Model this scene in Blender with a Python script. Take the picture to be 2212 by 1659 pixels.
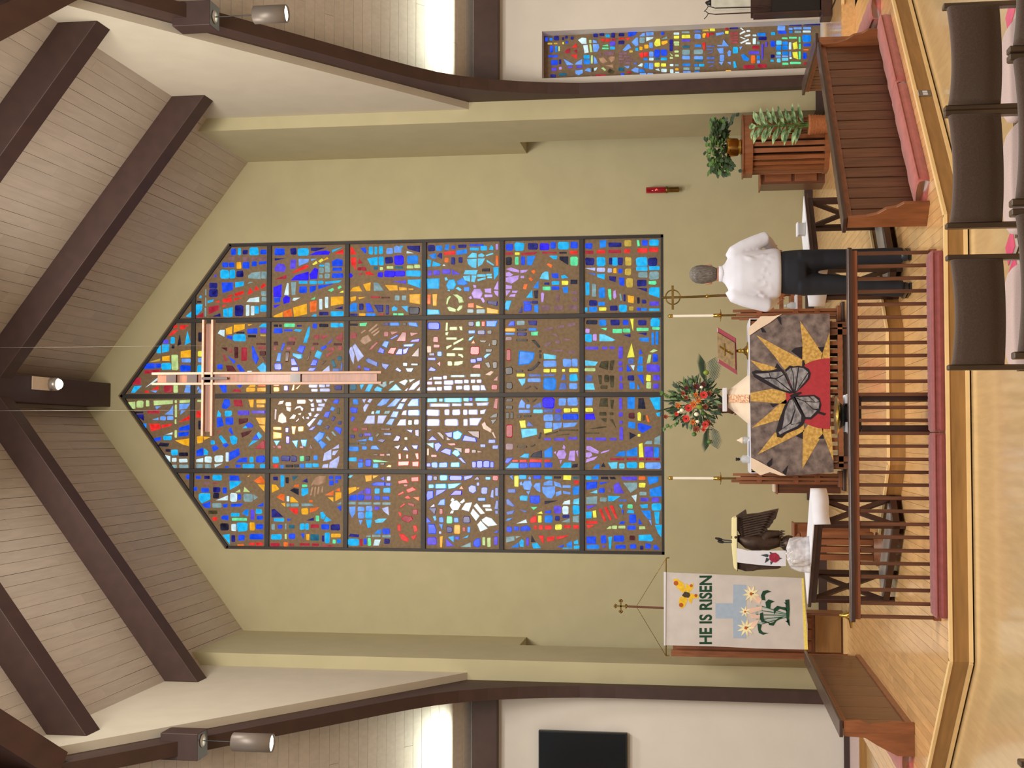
import bpy, math, random
from mathutils import Vector, Matrix
random.seed(7)
for o in list(bpy.data.objects): bpy.data.objects.remove(o)
C = bpy.context.scene.collection
S = bpy.context.scene
# ---------------------------------------------------------------- camera (the photograph is a portrait picture turned on its side)
FPX, CAMH = 2806.4, 1.9
PITCH, YAW, ROLL = .14448, .042605, -.00505
def _basis():
    cp, sp, cy, sy = math.cos(PITCH), math.sin(PITCH), math.cos(YAW), math.sin(YAW)
    fwd = Vector((sy*cp, cy*cp, sp)); right = Vector((cy, -sy, 0)); up = right.cross(fwd)
    r2 = right*math.cos(ROLL) + up*math.sin(ROLL); u2 = up*math.cos(ROLL) - right*math.sin(ROLL)
    return r2, u2, fwd
CR, CU, CF = _basis()
cam = bpy.data.cameras.new('camera'); cam_o = bpy.data.objects.new('camera', cam); C.objects.link(cam_o)
# image right = world down, image up = world right
ix, iy, iz = -CU, CR, -CF
cam_o.matrix_world = Matrix(((ix.x, iy.x, iz.x, 0), (ix.y, iy.y, iz.y, 0), (ix.z, iy.z, iz.z, CAMH), (0, 0, 0, 1)))
cam.sensor_fit = 'HORIZONTAL'; cam.sensor_width = 36; cam.lens = 36*FPX/2212
cam.clip_start = .05; cam.clip_end = 200
S.camera = cam_o
# ---------------------------------------------------------------- light
def lin(c):
    return tuple((x/255/12.92 if x/255 <= .04045 else ((x/255+.055)/1.055)**2.4) for x in c)
S.view_settings.view_transform = 'Standard'; S.view_settings.look = 'None'
S.view_settings.gamma = 1; S.view_settings.exposure = 0; S.view_settings.use_curve_mapping = False
S.cycles.max_bounces = 6; S.cycles.diffuse_bounces = 4; S.cycles.glossy_bounces = 3; S.cycles.transparent_max_bounces = 6
S.cycles.sample_clamp_indirect = 4; S.cycles.caustics_reflective = False; S.cycles.caustics_refractive = False
W = bpy.data.worlds.new('room_glow'); S.world = W; W.use_nodes = True
W.node_tree.nodes['Background'].inputs[0].default_value = (.98, .98, .98, 1)
W.node_tree.nodes['Background'].inputs[1].default_value = .42
def lamp(name, kind, loc, target, power, col, size=1, size_y=None, spot=None, blend=.5):
    l = bpy.data.lights.new(name, kind); l.energy = power; l.color = col
    if kind == 'AREA':
        l.size = size
        if size_y: l.shape = 'RECTANGLE'; l.size_y = size_y
    else: l.shadow_soft_size = size
    if kind == 'SPOT': l.spot_size = math.radians(spot); l.spot_blend = blend
    o = bpy.data.objects.new(name, l); C.objects.link(o); o.location = loc
    o.rotation_euler = (Vector(target)-Vector(loc)).to_track_quat('-Z', 'Y').to_euler()
    return o
WARM = (1, .93, .82)
lamp('nave_light', 'AREA', (.7, 1.5, 8.6), (.7, 17, 4.5), 760, WARM, 6, 2)
lamp('sanctuary_light', 'AREA', (.7, 8.2, 8.8), (.6, 12.2, .2), 460, WARM, 3.2, 1)
lamp('chancel_light', 'AREA', (.7, 13.0, 9.9), (.7, 15.8, 0), 230, WARM, 1.6, 1.2)
lamp('cove_light_right', 'AREA', (5.45, 16.45, 5.0), (5.45, 15.9, 6.2), 26, (.92, 1, .82), 1.3, .12)
lamp('cove_light_left', 'AREA', (-4.1, 16.45, 5.0), (-4.1, 15.9, 6.2), 26, (.92, 1, .82), 1.0, .12)
# ---------------------------------------------------------------- photograph pixel -> point at a real depth (y), height (z) or side (x)
def ray(x, y):
    return CR*(829.5-y) - CU*(x-1106) + CF*FPX
O0 = Vector((0, 0, CAMH))
def at(x, y, d): r = ray(x, y); return O0 + r*(d/r.y)
def atz(x, y, z): r = ray(x, y); return O0 + r*((z-CAMH)/r.z)
# ---------------------------------------------------------------- mesh builder
class MB:
    def __init__(s): s.v = []; s.f = []; s.m = []; s.sm = []
    def add(s, vs, fs, mi=0, smooth=False):
        b = len(s.v); s.v += [tuple(p) for p in vs]
        for f in fs: s.f.append([b+i for i in f]); s.m.append(mi); s.sm.append(smooth)
        return s
    def box(s, x0, y0, z0, x1, y1, z1, mi=0):
        vs = [(x0,y0,z0),(x1,y0,z0),(x1,y1,z0),(x0,y1,z0),(x0,y0,z1),(x1,y0,z1),(x1,y1,z1),(x0,y1,z1)]
        return s.add(vs, [(0,3,2,1),(4,5,6,7),(0,1,5,4),(1,2,6,5),(2,3,7,6),(3,0,4,7)], mi)
    def bar(s, a, b, w, h, up=(0,0,1), mi=0):
        a, b = Vector(a), Vector(b); t = (b-a).normalized(); sd = t.cross(Vector(up))
        if sd.length < 1e-6: sd = t.cross(Vector((0,1,0)))
        sd.normalize(); u = sd.cross(t); q = []
        for p in (a, b):
            for i, j in ((-1,-1),(1,-1),(1,1),(-1,1)): q.append(p+sd*(w/2*i)+u*(h/2*j))
        return s.add(q, [(0,1,2,3),(7,6,5,4),(0,4,5,1),(1,5,6,2),(2,6,7,3),(3,7,4,0)], mi)
    def prism(s, pts, vec, mi=0, top=1.0, smooth=False):
        """polygon pts (3D) pushed along vec; top<1 shrinks the far face for a bevelled look"""
        pts = [Vector(p) for p in pts]; vec = Vector(vec); n = len(pts)
        nn = Vector((0,0,0))
        for i in range(n): nn += pts[i].cross(pts[(i+1) % n])
        if nn.dot(vec) < 0: pts = pts[::-1]
        c = sum(pts, Vector((0,0,0)))/n
        tp = [c+(p-c)*top+vec for p in pts]
        fs = [tuple(range(n))[::-1], tuple(range(n, 2*n))] + [(i, (i+1) % n, n+(i+1) % n, n+i) for i in range(n)]
        return s.add(pts+tp, fs, mi, smooth)
    def tube(s, pts, r, n=8, mi=0, cap=True):
        pts = [Vector(p) for p in pts]; rs = r if isinstance(r, (list, tuple)) else [r]*len(pts)
        rings = []; prev = None
        for i, p in enumerate(pts):
            t = (pts[min(i+1, len(pts)-1)]-pts[max(i-1, 0)]).normalized()
            if prev is None:
                a = t.cross(Vector((0,0,1)))
                if a.length < 1e-3: a = t.cross(Vector((1,0,0)))
            else: a = prev - t*prev.dot(t)
            a.normalize(); prev = a; b = t.cross(a)
            rings.append([p+a*(rs[i]*math.cos(2*math.pi*k/n))+b*(rs[i]*math.sin(2*math.pi*k/n)) for k in range(n)])
        vs = [p for q in rings for p in q]; fs = []
        for i in range(len(rings)-1):
            for k in range(n): fs.append((i*n+k, i*n+(k+1) % n, (i+1)*n+(k+1) % n, (i+1)*n+k))
        s.add(vs, fs, mi, True)
        if cap:
            s.add(rings[0], [tuple(range(n))[::-1]], mi); s.add(rings[-1], [tuple(range(n))], mi)
        return s
    def loft(s, rings, mi=0, cap=True, n=16):
        """rings: (centre, rx, ry[, axis u, axis v]) ellipses"""
        vs = []; fs = []
        for r in rings:
            c = Vector(r[0]); u = Vector(r[3]) if len(r) > 3 else Vector((1,0,0)); w = Vector(r[4]) if len(r) > 3 else Vector((0,1,0))
            for k in range(n): vs.append(c+u*(r[1]*math.cos(2*math.pi*k/n))+w*(r[2]*math.sin(2*math.pi*k/n)))
        for i in range(len(rings)-1):
            for k in range(n): fs.append((i*n+k, i*n+(k+1) % n, (i+1)*n+(k+1) % n, (i+1)*n+k))
        if cap: fs += [tuple(range(n))[::-1], tuple(range((len(rings)-1)*n, len(rings)*n))]
        return s.add(vs, fs, mi, True)
    def lathe(s, c, prof, n=20, mi=0, axis=(0,0,1)):
        c = Vector(c); q = Vector(axis).normalized().to_track_quat('Z', 'Y'); vs = []; fs = []
        for r, z in prof:
            for k in range(n): vs.append(c+q @ Vector((r*math.cos(2*math.pi*k/n), r*math.sin(2*math.pi*k/n), z)))
        for i in range(len(prof)-1):
            for k in range(n): fs.append((i*n+k, i*n+(k+1) % n, (i+1)*n+(k+1) % n, (i+1)*n+k))
        if prof[0][0] > 1e-4: fs.append(tuple(range(n))[::-1])
        if prof[-1][0] > 1e-4: fs.append(tuple(range((len(prof)-1)*n, len(prof)*n)))
        return s.add(vs, fs, mi, True)
    def ball(s, c, r, n=10, mi=0, sc=(1,1,1)):
        c = Vector(c); m = n//2; vs = []; fs = []
        for i in range(m+1):
            a = math.pi*i/m
            for k in range(n): vs.append((c.x+sc[0]*r*math.sin(a)*math.cos(2*math.pi*k/n), c.y+sc[1]*r*math.sin(a)*math.sin(2*math.pi*k/n), c.z-sc[2]*r*math.cos(a)))
        for i in range(m):
            for k in range(n): fs.append((i*n+k, i*n+(k+1) % n, (i+1)*n+(k+1) % n, (i+1)*n+k))
        return s.add(vs, fs, mi, True)
    def grid(s, fn, nu, nv, mi=0, smooth=True, thick=None):
        vs = [fn(i/nu, j/nv) for j in range(nv+1) for i in range(nu+1)]
        fs = [(j*(nu+1)+i, j*(nu+1)+i+1, (j+1)*(nu+1)+i+1, (j+1)*(nu+1)+i) for j in range(nv) for i in range(nu)]
        return s.add(vs, fs, mi, smooth)
def base_of(parent):
    b = Vector((0,0,0))
    while parent: b += parent.location; parent = parent.parent
    return b
def obj(name, mb, mat, parent=None, bevel=0, seg=2, kind=None, label=None, mods=()):
    me = bpy.data.meshes.new(name); b = base_of(parent)
    me.from_pydata([(p[0]-b.x, p[1]-b.y, p[2]-b.z) for p in mb.v], [], mb.f)
    for m in (mat if isinstance(mat, (list, tuple)) else [mat]): me.materials.append(m)
    me.polygons.foreach_set('material_index', mb.m); me.polygons.foreach_set('use_smooth', mb.sm); me.update()
    o = bpy.data.objects.new(name, me); C.objects.link(o)
    if parent: o.parent = parent
    if bevel:
        m = o.modifiers.new('edge', 'BEVEL'); m.width = bevel; m.segments = seg; m.limit_method = 'ANGLE'; m.angle_limit = .7
    for k, kw in mods:
        m = o.modifiers.new(k.lower(), k)
        for a, v in kw.items(): setattr(m, a, v)
    if kind: o['kind'] = kind
    if label: o['label'] = label
    return o
def tag(o, label, cat, group=None):
    o['label'] = label; o['category'] = cat
    if group: o['group'] = group
    return o
def thing(name, label, cat, loc=(0,0,0), group=None):
    o = bpy.data.objects.new(name, None); C.objects.link(o); o.location = loc; o.empty_display_size = .1
    return tag(o, label, cat, group)
def struct(name, mb, mat, parent=None, **k):
    o = obj(name, mb, mat, parent, **k)
    if not parent: o['kind'] = 'structure'
    return o
def copy_tree(o, parent=None):
    c = o.copy(); C.objects.link(c); c.parent = parent
    for ch in o.children: copy_tree(ch, c)
    return c
# ---------------------------------------------------------------- materials
def mat(name, col, rough=.6, metal=0, var=.12, scale=6, stretch=(1,1,1), bump=0, rnd=0, spec=.5, coat=0, sheen=0, col2=None, alpha=1, detail=4, trans=0, emit=0):
    m = bpy.data.materials.new(name); m.use_nodes = True; nt = m.node_tree; N = nt.nodes; L = nt.links
    b = N['Principled BSDF']; b.inputs['Roughness'].default_value = rough; b.inputs['Metallic'].default_value = metal
    b.inputs['Specular IOR Level'].default_value = spec; b.inputs['Coat Weight'].default_value = coat; b.inputs['Coat Roughness'].default_value = .12
    b.inputs['Sheen Weight'].default_value = sheen; b.inputs['Alpha'].default_value = alpha; b.inputs['Transmission Weight'].default_value = trans
    tc = N.new('ShaderNodeTexCoord'); mp = N.new('ShaderNodeMapping'); mp.inputs['Scale'].default_value = stretch
    no = N.new('ShaderNodeTexNoise'); no.inputs['Scale'].default_value = scale; no.inputs['Detail'].default_value = detail
    L.new(tc.outputs['Object'], mp.inputs[0]); L.new(mp.outputs[0], no.inputs['Vector'])
    rp = N.new('ShaderNodeValToRGB'); c = lin(col)
    lo = tuple(x*(1-var) for x in c) if not col2 else lin(col2); hi = tuple(min(1, x*(1+var)) for x in c)
    rp.color_ramp.elements[0].position = .33; rp.color_ramp.elements[1].position = .67
    rp.color_ramp.elements[0].color = (*lo, 1); rp.color_ramp.elements[1].color = (*hi, 1)
    L.new(no.outputs['Fac'], rp.inputs[0]); out = rp.outputs[0]
    if rnd:
        oi = N.new('ShaderNodeObjectInfo'); mr = N.new('ShaderNodeMapRange'); mr.inputs['To Min'].default_value = 1-rnd; mr.inputs['To Max'].default_value = 1+rnd
        hs = N.new('ShaderNodeHueSaturation'); L.new(oi.outputs['Random'], mr.inputs[0]); L.new(mr.outputs[0], hs.inputs['Value']); L.new(out, hs.inputs['Color']); out = hs.outputs[0]
        ad = N.new('ShaderNodeVectorMath'); ad.operation = 'ADD'; L.new(tc.outputs['Object'], ad.inputs[0])
        ml = N.new('ShaderNodeMath'); ml.operation = 'MULTIPLY'; ml.inputs[1].default_value = 37; L.new(oi.outputs['Random'], ml.inputs[0]); L.new(ml.outputs[0], ad.inputs[1]); L.new(ad.outputs[0], mp.inputs[0])
    L.new(out, b.inputs['Base Color'])
    if bump:
        bp = N.new('ShaderNodeBump'); bp.inputs['Strength'].default_value = bump; bp.inputs['Distance'].default_value = .01; L.new(no.outputs['Fac'], bp.inputs['Height']); L.new(bp.outputs[0], b.inputs['Normal'])
    if emit:
        L.new(out, b.inputs['Emission Color']); b.inputs['Emission Strength'].default_value = emit
    return m
def glow(name, col, strength=1, var=.25, scale=16):
    """glass lit from behind by daylight: emission with a glassy unevenness under a gloss coat"""
    m = mat(name, tuple(x*.25 for x in col), .15, 0, .2, scale); nt = m.node_tree; b = nt.nodes['Principled BSDF']
    rp = nt.nodes.new('ShaderNodeValToRGB'); c = lin(col); no = [n for n in nt.nodes if n.type == 'TEX_NOISE'][0]
    rp.color_ramp.elements[0].position = .3; rp.color_ramp.elements[1].position = .72
    rp.color_ramp.elements[0].color = (*[x*(1-var) for x in c], 1); rp.color_ramp.elements[1].color = (*[min(1, x*(1+var)+.02) for x in c], 1)
    nt.links.new(no.outputs['Fac'], rp.inputs[0]); nt.links.new(rp.outputs[0], b.inputs['Emission Color']); b.inputs['Emission Strength'].default_value = strength
    return m
def plain(name, col, rough=.6, **k): return mat(name, col, rough, **k)
M = {}
M['wall'] = mat('tan_plaster', (180, 172, 138), .85, var=.03, scale=3, bump=.05)
M['wall_side'] = mat('grey_plaster', (192, 184, 168), .85, var=.03, scale=3, bump=.05)
M['wall_white'] = mat('white_plaster', (214, 208, 200), .85, var=.02, scale=3)
M['plank'] = mat('painted_plank', (184, 174, 164), .55, var=.06, scale=5, stretch=(4, .4, 4), rnd=.04, bump=.05)
M['plank_gap'] = mat('dark_gap', (70, 58, 46), .9)
M['beam'] = mat('dark_beam', (60, 38, 32), .55, var=.14, scale=7, stretch=(1, .3, 1), rnd=.06)
M['brown'] = mat('dark_baseboard', (66, 48, 44), .5)
M['maple'] = mat('maple_board', (218, 172, 116), .22, var=.1, scale=6, stretch=(5, .5, 5), rnd=.09, coat=.35)
M['maple_nave'] = mat('pale_maple_board', (198, 168, 122), .2, var=.07, scale=5, stretch=(5, .5, 5), rnd=.05, coat=.5)
M['oak'] = mat('oak_step', (156, 116, 66), .4, var=.14, scale=5, stretch=(.6, .6, 5), rnd=.04)
M['nosing'] = mat('pale_nosing', (238, 206, 150), .3, var=.05)
M['walnut'] = mat('walnut', (98, 58, 37), .4, var=.3, scale=9, stretch=(4, 4, .35), rnd=.12, coat=.15)
M['walnut_h'] = mat('walnut_rail', (128, 72, 42), .4, var=.25, scale=8, stretch=(.4, 2, 4), rnd=.06, coat=.15)
M['dark_wood'] = mat('dark_stained_wood', (58, 34, 28), .4, var=.2, scale=8, rnd=.06, coat=.2)
M['mid_wood'] = mat('red_oak', (132, 80, 48), .42, var=.2, scale=8, stretch=(3, 3, .5), rnd=.08)
M['brass'] = mat('brass', (198, 160, 78), .25, 1, var=.1, scale=12)
M['old_brass'] = mat('old_brass', (130, 104, 56), .4, 1, var=.15, scale=12)
M['black'] = mat('black_paint', (22, 20, 20), .35)
M['steel'] = mat('satin_steel', (190, 186, 182), .4, .6, var=.05)
M['lampgrey'] = mat('bronze_grey_paint', (122, 112, 104), .45, .3, var=.05)
M['white_cloth'] = mat('white_linen', (214, 214, 224), .85, var=.03, scale=10, sheen=.2)
M['cream_cloth'] = mat('cream_linen', (226, 206, 184), .85, var=.04, scale=10, sheen=.2)
M['red_cushion'] = mat('dusty_red_cushion', (170, 88, 82), .9, var=.12, scale=14, sheen=.4, bump=.1)
M['kneeler'] = mat('ribbed_burgundy_fabric', (140, 72, 74), .9, var=.1, scale=20, sheen=.3)
M['chair_fab'] = mat('brown_tweed', (74, 54, 42), .95, var=.18, scale=160, sheen=.3, bump=.15)
M['seat_fab'] = mat('rose_grey_tweed', (196, 172, 168), .95, var=.1, scale=120, sheen=.2, bump=.1)
M['chair_wood'] = mat('dark_chair_wood', (74, 54, 34), .4, var=.2, scale=9, stretch=(3, 3, .4), coat=.2)
M['matrix'] = mat('sandy_cement', (132, 112, 88), .9, var=.12, scale=22, bump=.2)
M['mullion'] = mat('dark_bronze_mullion', (48, 42, 40), .5, .2)
# ================================================================= THE ROOM
AX = .665; YB = 18.86; YT = 16.86; P = .16; Q = .31
def X(s, h): return AX+s*h
def clip(poly, sub):
    """Sutherland-Hodgman: polygon sub clipped by convex CCW poly (2D)"""
    out = sub
    for i in range(len(poly)):
        a, b = poly[i], poly[(i+1) % len(poly)]; inp, out = out, []
        def side(p): return (b[0]-a[0])*(p[1]-a[1])-(b[1]-a[1])*(p[0]-a[0])
        for j in range(len(inp)):
            p, q = inp[j], inp[(j+1) % len(inp)]; sp, sq = side(p), side(q)
            if sp >= 0: out.append(p)
            if sp*sq < 0:
                t = sp/(sp-sq); out.append((p[0]+(q[0]-p[0])*t, p[1]+(q[1]-p[1])*t))
        if len(out) < 3: return []
    return out
def area(p): return abs(sum(p[i][0]*p[(i+1) % len(p)][1]-p[(i+1) % len(p)][0]*p[i][1] for i in range(len(p))))/2
def inside(poly, p): return all((b[0]-a[0])*(p[1]-a[1])-(b[1]-a[1])*(p[0]-a[0]) > 0 for a, b in zip(poly, poly[1:]+poly[:1]))
rb = random.Random(3)
def boards(parent, poly, w, length, z, t, m, limit, hole=None, near=None):
    """strip flooring running away from the camera; the `limit` nearest boards are parts, the rest one mesh"""
    x0 = min(p[0] for p in poly); x1 = max(p[0] for p in poly); y0 = min(p[1] for p in poly); y1 = max(p[1] for p in poly)
    L = []; x = x0
    while x < x1:
        y = y0-rb.random()*length
        while y < y1:
            l = length*(.6+.8*rb.random()); g = .0012
            q = clip(poly, [(x+g, y+g), (x+w-g, y+g), (x+w-g, y+l-g), (x+g, y+l-g)])
            if q and area(q) > .004:
                c = (sum(p[0] for p in q)/len(q), sum(p[1] for p in q)/len(q))
                if not (hole and all(inside(hole, p) for p in q)): L.append((c[1]-.15*area(q)/w+abs(c[0]-.3)*.25, q))
            y += l
        x += w
    L.sort(key=lambda e: e[0]); rest = MB()
    for i, (d, q) in enumerate(L):
        mb = MB() if i < limit else rest
        mb.prism([(p[0], p[1], z-t) for p in q], (0, 0, t-.0008*rb.random()))
        if i < limit: obj('floor_board', mb, m, parent)
    if rest.v: obj('floor_boards', rest, m, parent, kind='stuff')
# ---- nave floor
nf = struct('floor', MB().box(-8, -4, -.2, 10, 19.5, -.012), M['maple_nave'])
boards(nf, [(-2.9, 5.2), (5.0, 5.2), (5.0, 12.99), (1.63, 9.645), (-1.59, 9.645), (-2.9, 10.96)], .12, 1.7, 0, .012, M['maple_nave'], 150)
boards(nf, [(-8, 10), (-3.4, 10), (-3.4, 15.9), (-8, 15.9)], .12, 1.7, 0, .012, M['maple_nave'], 40)
# ---- sanctuary platform, one step up
PP = [(-1.58, 9.67), (1.62, 9.67), (4.9, 12.95), (4.9, 16.9), (-3.3, 16.9), (-3.3, 11.39)]
QP = [(-.22, 11.58), (.94, 11.58), (4.2, 14.84), (4.2, 18.86), (-.86, 18.86), (-.86, 12.22)]
def slab(poly, z0, z1): return MB().prism([(p[0], p[1], z0) for p in poly], (0, 0, z1-z0))
def inset(poly, d):
    cx = sum(p[0] for p in poly)/len(poly); cy = sum(p[1] for p in poly)/len(poly); out = []
    n = len(poly)
    for i in range(n):
        a, b, c = Vector(poly[i-1]), Vector(poly[i]), Vector(poly[(i+1) % n])
        e1 = (b-a).normalized(); e2 = (c-b).normalized(); n1 = Vector((-e1.y, e1.x)); n2 = Vector((-e2.y, e2.x))
        k = (n1+n2)/(1+n1.dot(n2)); out.append((b.x+k.x*d, b.y+k.y*d))
    return out
pf = struct('floor_platform', slab(PP, 0, P-.012), M['oak'])
boards(pf, inset(PP, .03), .083, 1.25, P, .012, M['maple'], 300, hole=QP)
def edge_strip(poly, idx, z0, z1, out, name, parent, m):
    for i in idx:
        a, b = Vector(poly[i]), Vector(poly[(i+1) % len(poly)]); e = (b-a).normalized(); nn = Vector((e.y, -e.x))
        a2, b2 = a-e*.0, b+e*.0
        q = [a2-nn*.03, b2-nn*.03, b2+nn*out, a2+nn*out]
        obj(name, MB().prism([(p.x, p.y, z0) for p in q], (0, 0, z1-z0)), m, parent)
edge_strip(PP, (0, 1, 5), P-.022, P+.001, .012, 'nosing', pf, M['nosing'])
edge_strip(PP, (0, 1, 5), 0, .026, .022, 'shoe_moulding', pf, M['nosing'])
qf = struct('floor_chancel', slab(QP, P, Q-.012), M['oak'])
boards(qf, inset(QP, .03), .083, 1.25, Q, .012, M['maple'], 180)
edge_strip(QP, (0, 1, 5), Q-.02, Q+.001, .01, 'nosing', qf, M['nosing'])
struct('floor_chancel_left', MB().box(-3.6, 16.9, 0, -.861, 18.86, P), M['maple'])
struct('floor_transept_right', MB().box(4.22, 14.86, P, 9, 16.9, Q), M['maple'])
struct('trim_transept_step', MB().box(4.9, 14.83, Q-.03, 9, 14.87, Q+.002), M['nosing'])
struct('floor_transept_left', MB().box(-8, 15.9, 0, -3.32, 16.9, .08), M['seat_fab'])
struct('trim_transept_left_step', MB().box(-8, 15.87, 0, -3.32, 15.9, .078), M['oak'])
# ---- ceilings: painted planks over a dark backing
def zc(h): return 11.40-.76*h
ch = Vector((1, 0, -.76)).normalized()
PW = .147
for s in (1, -1):
    nm = 'right' if s > 0 else 'left'
    poly = [(0, 7.8), (3.74, 11.83), (3.74, YB), (0, YB)]   # (h, y)
    def pt(h, y, up=0): return (X(s, h), y, zc(h)+up)
    back = struct('ceiling_chancel_'+nm, MB().prism([pt(h, y, .03) for h, y in poly], (0, 0, .1)), M['plank_gap'])
    dh = PW*ch.x; n = int(3.74/dh)+1
    for k in range(n):
        y = YB-rb.random()*1.5-.6; y1 = YB
        while y1 > 9.2:
            g = .0008+.0024*rb.random()**2; g2 = .001
            q = clip(poly, [(k*dh+g, y+g2), ((k+1)*dh-g, y+g2), ((k+1)*dh-g, y1-g2), (k*dh+g, y1-g2)])
            if q and area(q) > .01:
                if y1 > 11: obj('plank', MB().prism([pt(h, yy, .004*rb.random()*0+.012) for h, yy in q], (0, 0, .02)), M['plank'], back)
            y1 = y; y = y1-1.6-2.2*rb.random()
    # transept ceiling, planks running sideways
    zt = lambda y: 4.87+.715*(16.9-y)
    def pt2(x, y, up=0): return (x, y, zt(y)+up)
    xa, xb = (X(1, 3.9), 8.0) if s > 0 else (-6.8, X(-1, 3.9))
    tb = struct('ceiling_transept_'+nm, MB().prism([pt2(xa, 16.9, .05), pt2(xb, 16.9, .05), pt2(xb, 11.6, .05), pt2(xa, 11.6, .05)], (0, 0, .1)), M['plank_gap'])
    dy = PW*.81; y = 16.9; far = X(s, 3.9)
    while y > 11.7:
        l = .5+2.2*rb.random(); xs = far
        for j in range(2):
            g = .001+.003*rb.random()**2
            e = xs+s*l if j == 0 else far+s*3.2
            if abs(e-far) > abs(xs-far):
                obj('plank', MB().prism([pt2(xs, y-g, .02), pt2(e-s*.003, y-g, .02), pt2(e-s*.003, y-dy+g, .02), pt2(xs, y-dy+g, .02)], (0, 0, .02)), M['plank'], tb)
            xs = e
        y -= dy
    # beyond the valley
    struct('ceiling_crossing_'+nm, MB().prism([(X(s, .05), 7.8, zt(7.8)+.03), (X(s, 7), 7.8, zt(7.8)+.03), (X(s, 7), 11.83, zt(11.83)+.03), (X(s, 3.72), 11.83, zt(11.83)+.03)], (0, 0, .1)), M['plank'])
# ---- back wall with its tall gabled opening
wl, wr, wb, wsz, wax, waz = -1.665, 2.972, 2.43, 9.02, .652, 10.76
mb = MB()
def wp(pts, m=mb): m.prism([(x, YB, z) for x, z in pts], (0, .14, 0))
wp([(-4.6, 0), (wl, 0), (wl, 9.7), (-2.88, 8.75), (-4.6, 8.75)])
wp([(wr, 0), (5.9, 0), (5.9, 8.75), (4.21, 8.75), (wr, 9.7)])
wp([(wl, 0), (wr, 0), (wr, wb), (wl, wb)])
wp([(wl, wsz), (wax, waz), (wax, 11.5), (wl, 9.7)]); wp([(wax, waz), (wr, wsz), (wr, 9.7), (wax, 11.5)])
struct('wall_back', mb, M['wall'])
struct('baseboard_back', MB().box(-.86, YB-.02, Q, 4.6, YB, Q+.115).box(-3.6, YB-.02, P, -.86, YB, P+.115), M['brown'])
for s in (1, -1):
    nm = 'right' if s > 0 else 'left'
    a, b = sorted((X(s, 3.545), X(s, 3.81)))
    mb = MB().box(a, YT, 0, b, 18.12, 8.75).box(a, 18.12, 4.43, b, YB, 8.75)
    struct('wall_chancel_'+nm, mb, M['wall'])
    bb = MB().box(a, YT-.015, Q if s > 0 else P, b, YT, (Q if s > 0 else P)+.12)
    x = X(s, 3.545); zq = Q if s > 0 else P; bb.box(min(x, x-s*.015), YT-.015, zq, max(x, x-s*.015), 18.12, zq+.12)
    struct('baseboard_chancel_'+nm, bb, M['brown'])
    # upper wall over the transept arch
    a, b = sorted((X(s, 3.715), X(s, 3.81)))
    struct('wall_upper_'+nm, MB().prism([(a, YT, 4.94), (a, YT, 8.62), (a, 11.7, 8.62), (a, 11.7, 8.58)], (b-a, 0, 0)), M['wall_side'])
    # transept end wall facing the nave
    mb = MB(); y0, y1 = 16.9, 17.14
    if s > 0:
        l, r, zb, zt_ = 4.77, 5.40, Q+.02, 3.965
        mb.box(X(1, 3.81), y0, 0, l, y1, 6).box(r, y0, 0, 9.5, y1, 6).box(l, y0, zt_, r, y1, 6).box(l, y0, 0, r, y1, zb)
    else: mb.box(-8.5, y0, 0, X(-1, 3.81), y1, 6)
    struct('wall_transept_'+nm, mb, M['wall_white'])
    xa, xb = sorted((X(s, 3.95), X(s, 9)))
    struct('trim_eave_beam_'+nm, MB().box(xa, 16.74, 4.53, xb, 16.9, 4.86), M['beam'], bevel=.006)
    if s < 0: struct('baseboard_transept_left', MB().box(-8.5, 16.88, .08, X(-1, 3.96), 16.9, .15), M['brown'])
    # laminated arch: column bending into the sloping transept beam
    low = [(16.69, 0), (16.69, 1.5), (16.69, 3.0), (16.66, 3.45), (16.58, 3.85), (16.47, 4.22), (16.32, 4.58), (16.12, 4.92), (15.9, 5.18), (15.6, 5.44), (15.27, 5.69), (14.5, 6.23), (13.76, 6.76), (12.6, 7.58), (11.3, 8.5)]
    hi = [(16.93, 0), (16.93, 1.5), (16.93, 3.0), (16.93, 3.45), (16.93, 3.85), (16.93, 4.3), (16.93, 4.8), (16.75, 5.15), (16.3, 5.48), (15.85, 5.78), (15.5, 6.03), (14.75, 6.55), (14.0, 7.07), (12.85, 7.9), (11.5, 8.8)]
    a, b = X(s, 3.81), X(s, 3.96); mb = MB(); vs = []; n = len(low)
    for xx in (a, b):
        vs += [(xx, y, z) for y, z in low]+[(xx, y, z) for y, z in hi]
    fs = []
    for i in range(n-1):
        fs += [(i, i+1, n+i+1, n+i), (2*n+i, 3*n+i, 3*n+i+1, 2*n+i+1), (i, 2*n+i, 2*n+i+1, i+1), (n+i, n+i+1, 3*n+i+1, 3*n+i)]
    fs += [(0, n, 3*n, 2*n), (n-1, 3*n-1, 4*n-1, 2*n-1)]
    mb.add(vs, fs); struct('trim_arch_beam_'+nm, mb, M['beam'])
    # roof timbers
    for k, (ya, yb) in enumerate(((15.67, 15.97), (12.69, 13.0), (9.7, 10.0))):
        t = 3.715; struct('trim_rafter_%s_%d' % (nm, k+1), MB().prism([(X(s, t), ya, zc(t)+.02), (X(s, t), ya, 8.15), (X(s, .1), ya, 8.15+.76*(t-.1)), (X(s, .1), ya, zc(.1)+.02)], (0, yb-ya, 0)), M['beam'], bevel=.008)
    struct('trim_valley_beam_'+nm, MB().bar((X(s, 3.9), 12.03, 8.22), (X(s, 0), 7.8, 11.12), .3, .42), M['beam'])
struct('trim_ridge_beam', MB().box(AX-.18, 7.2, 10.88, AX+.18, YB, 11.42), M['beam'], bevel=.008)
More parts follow.
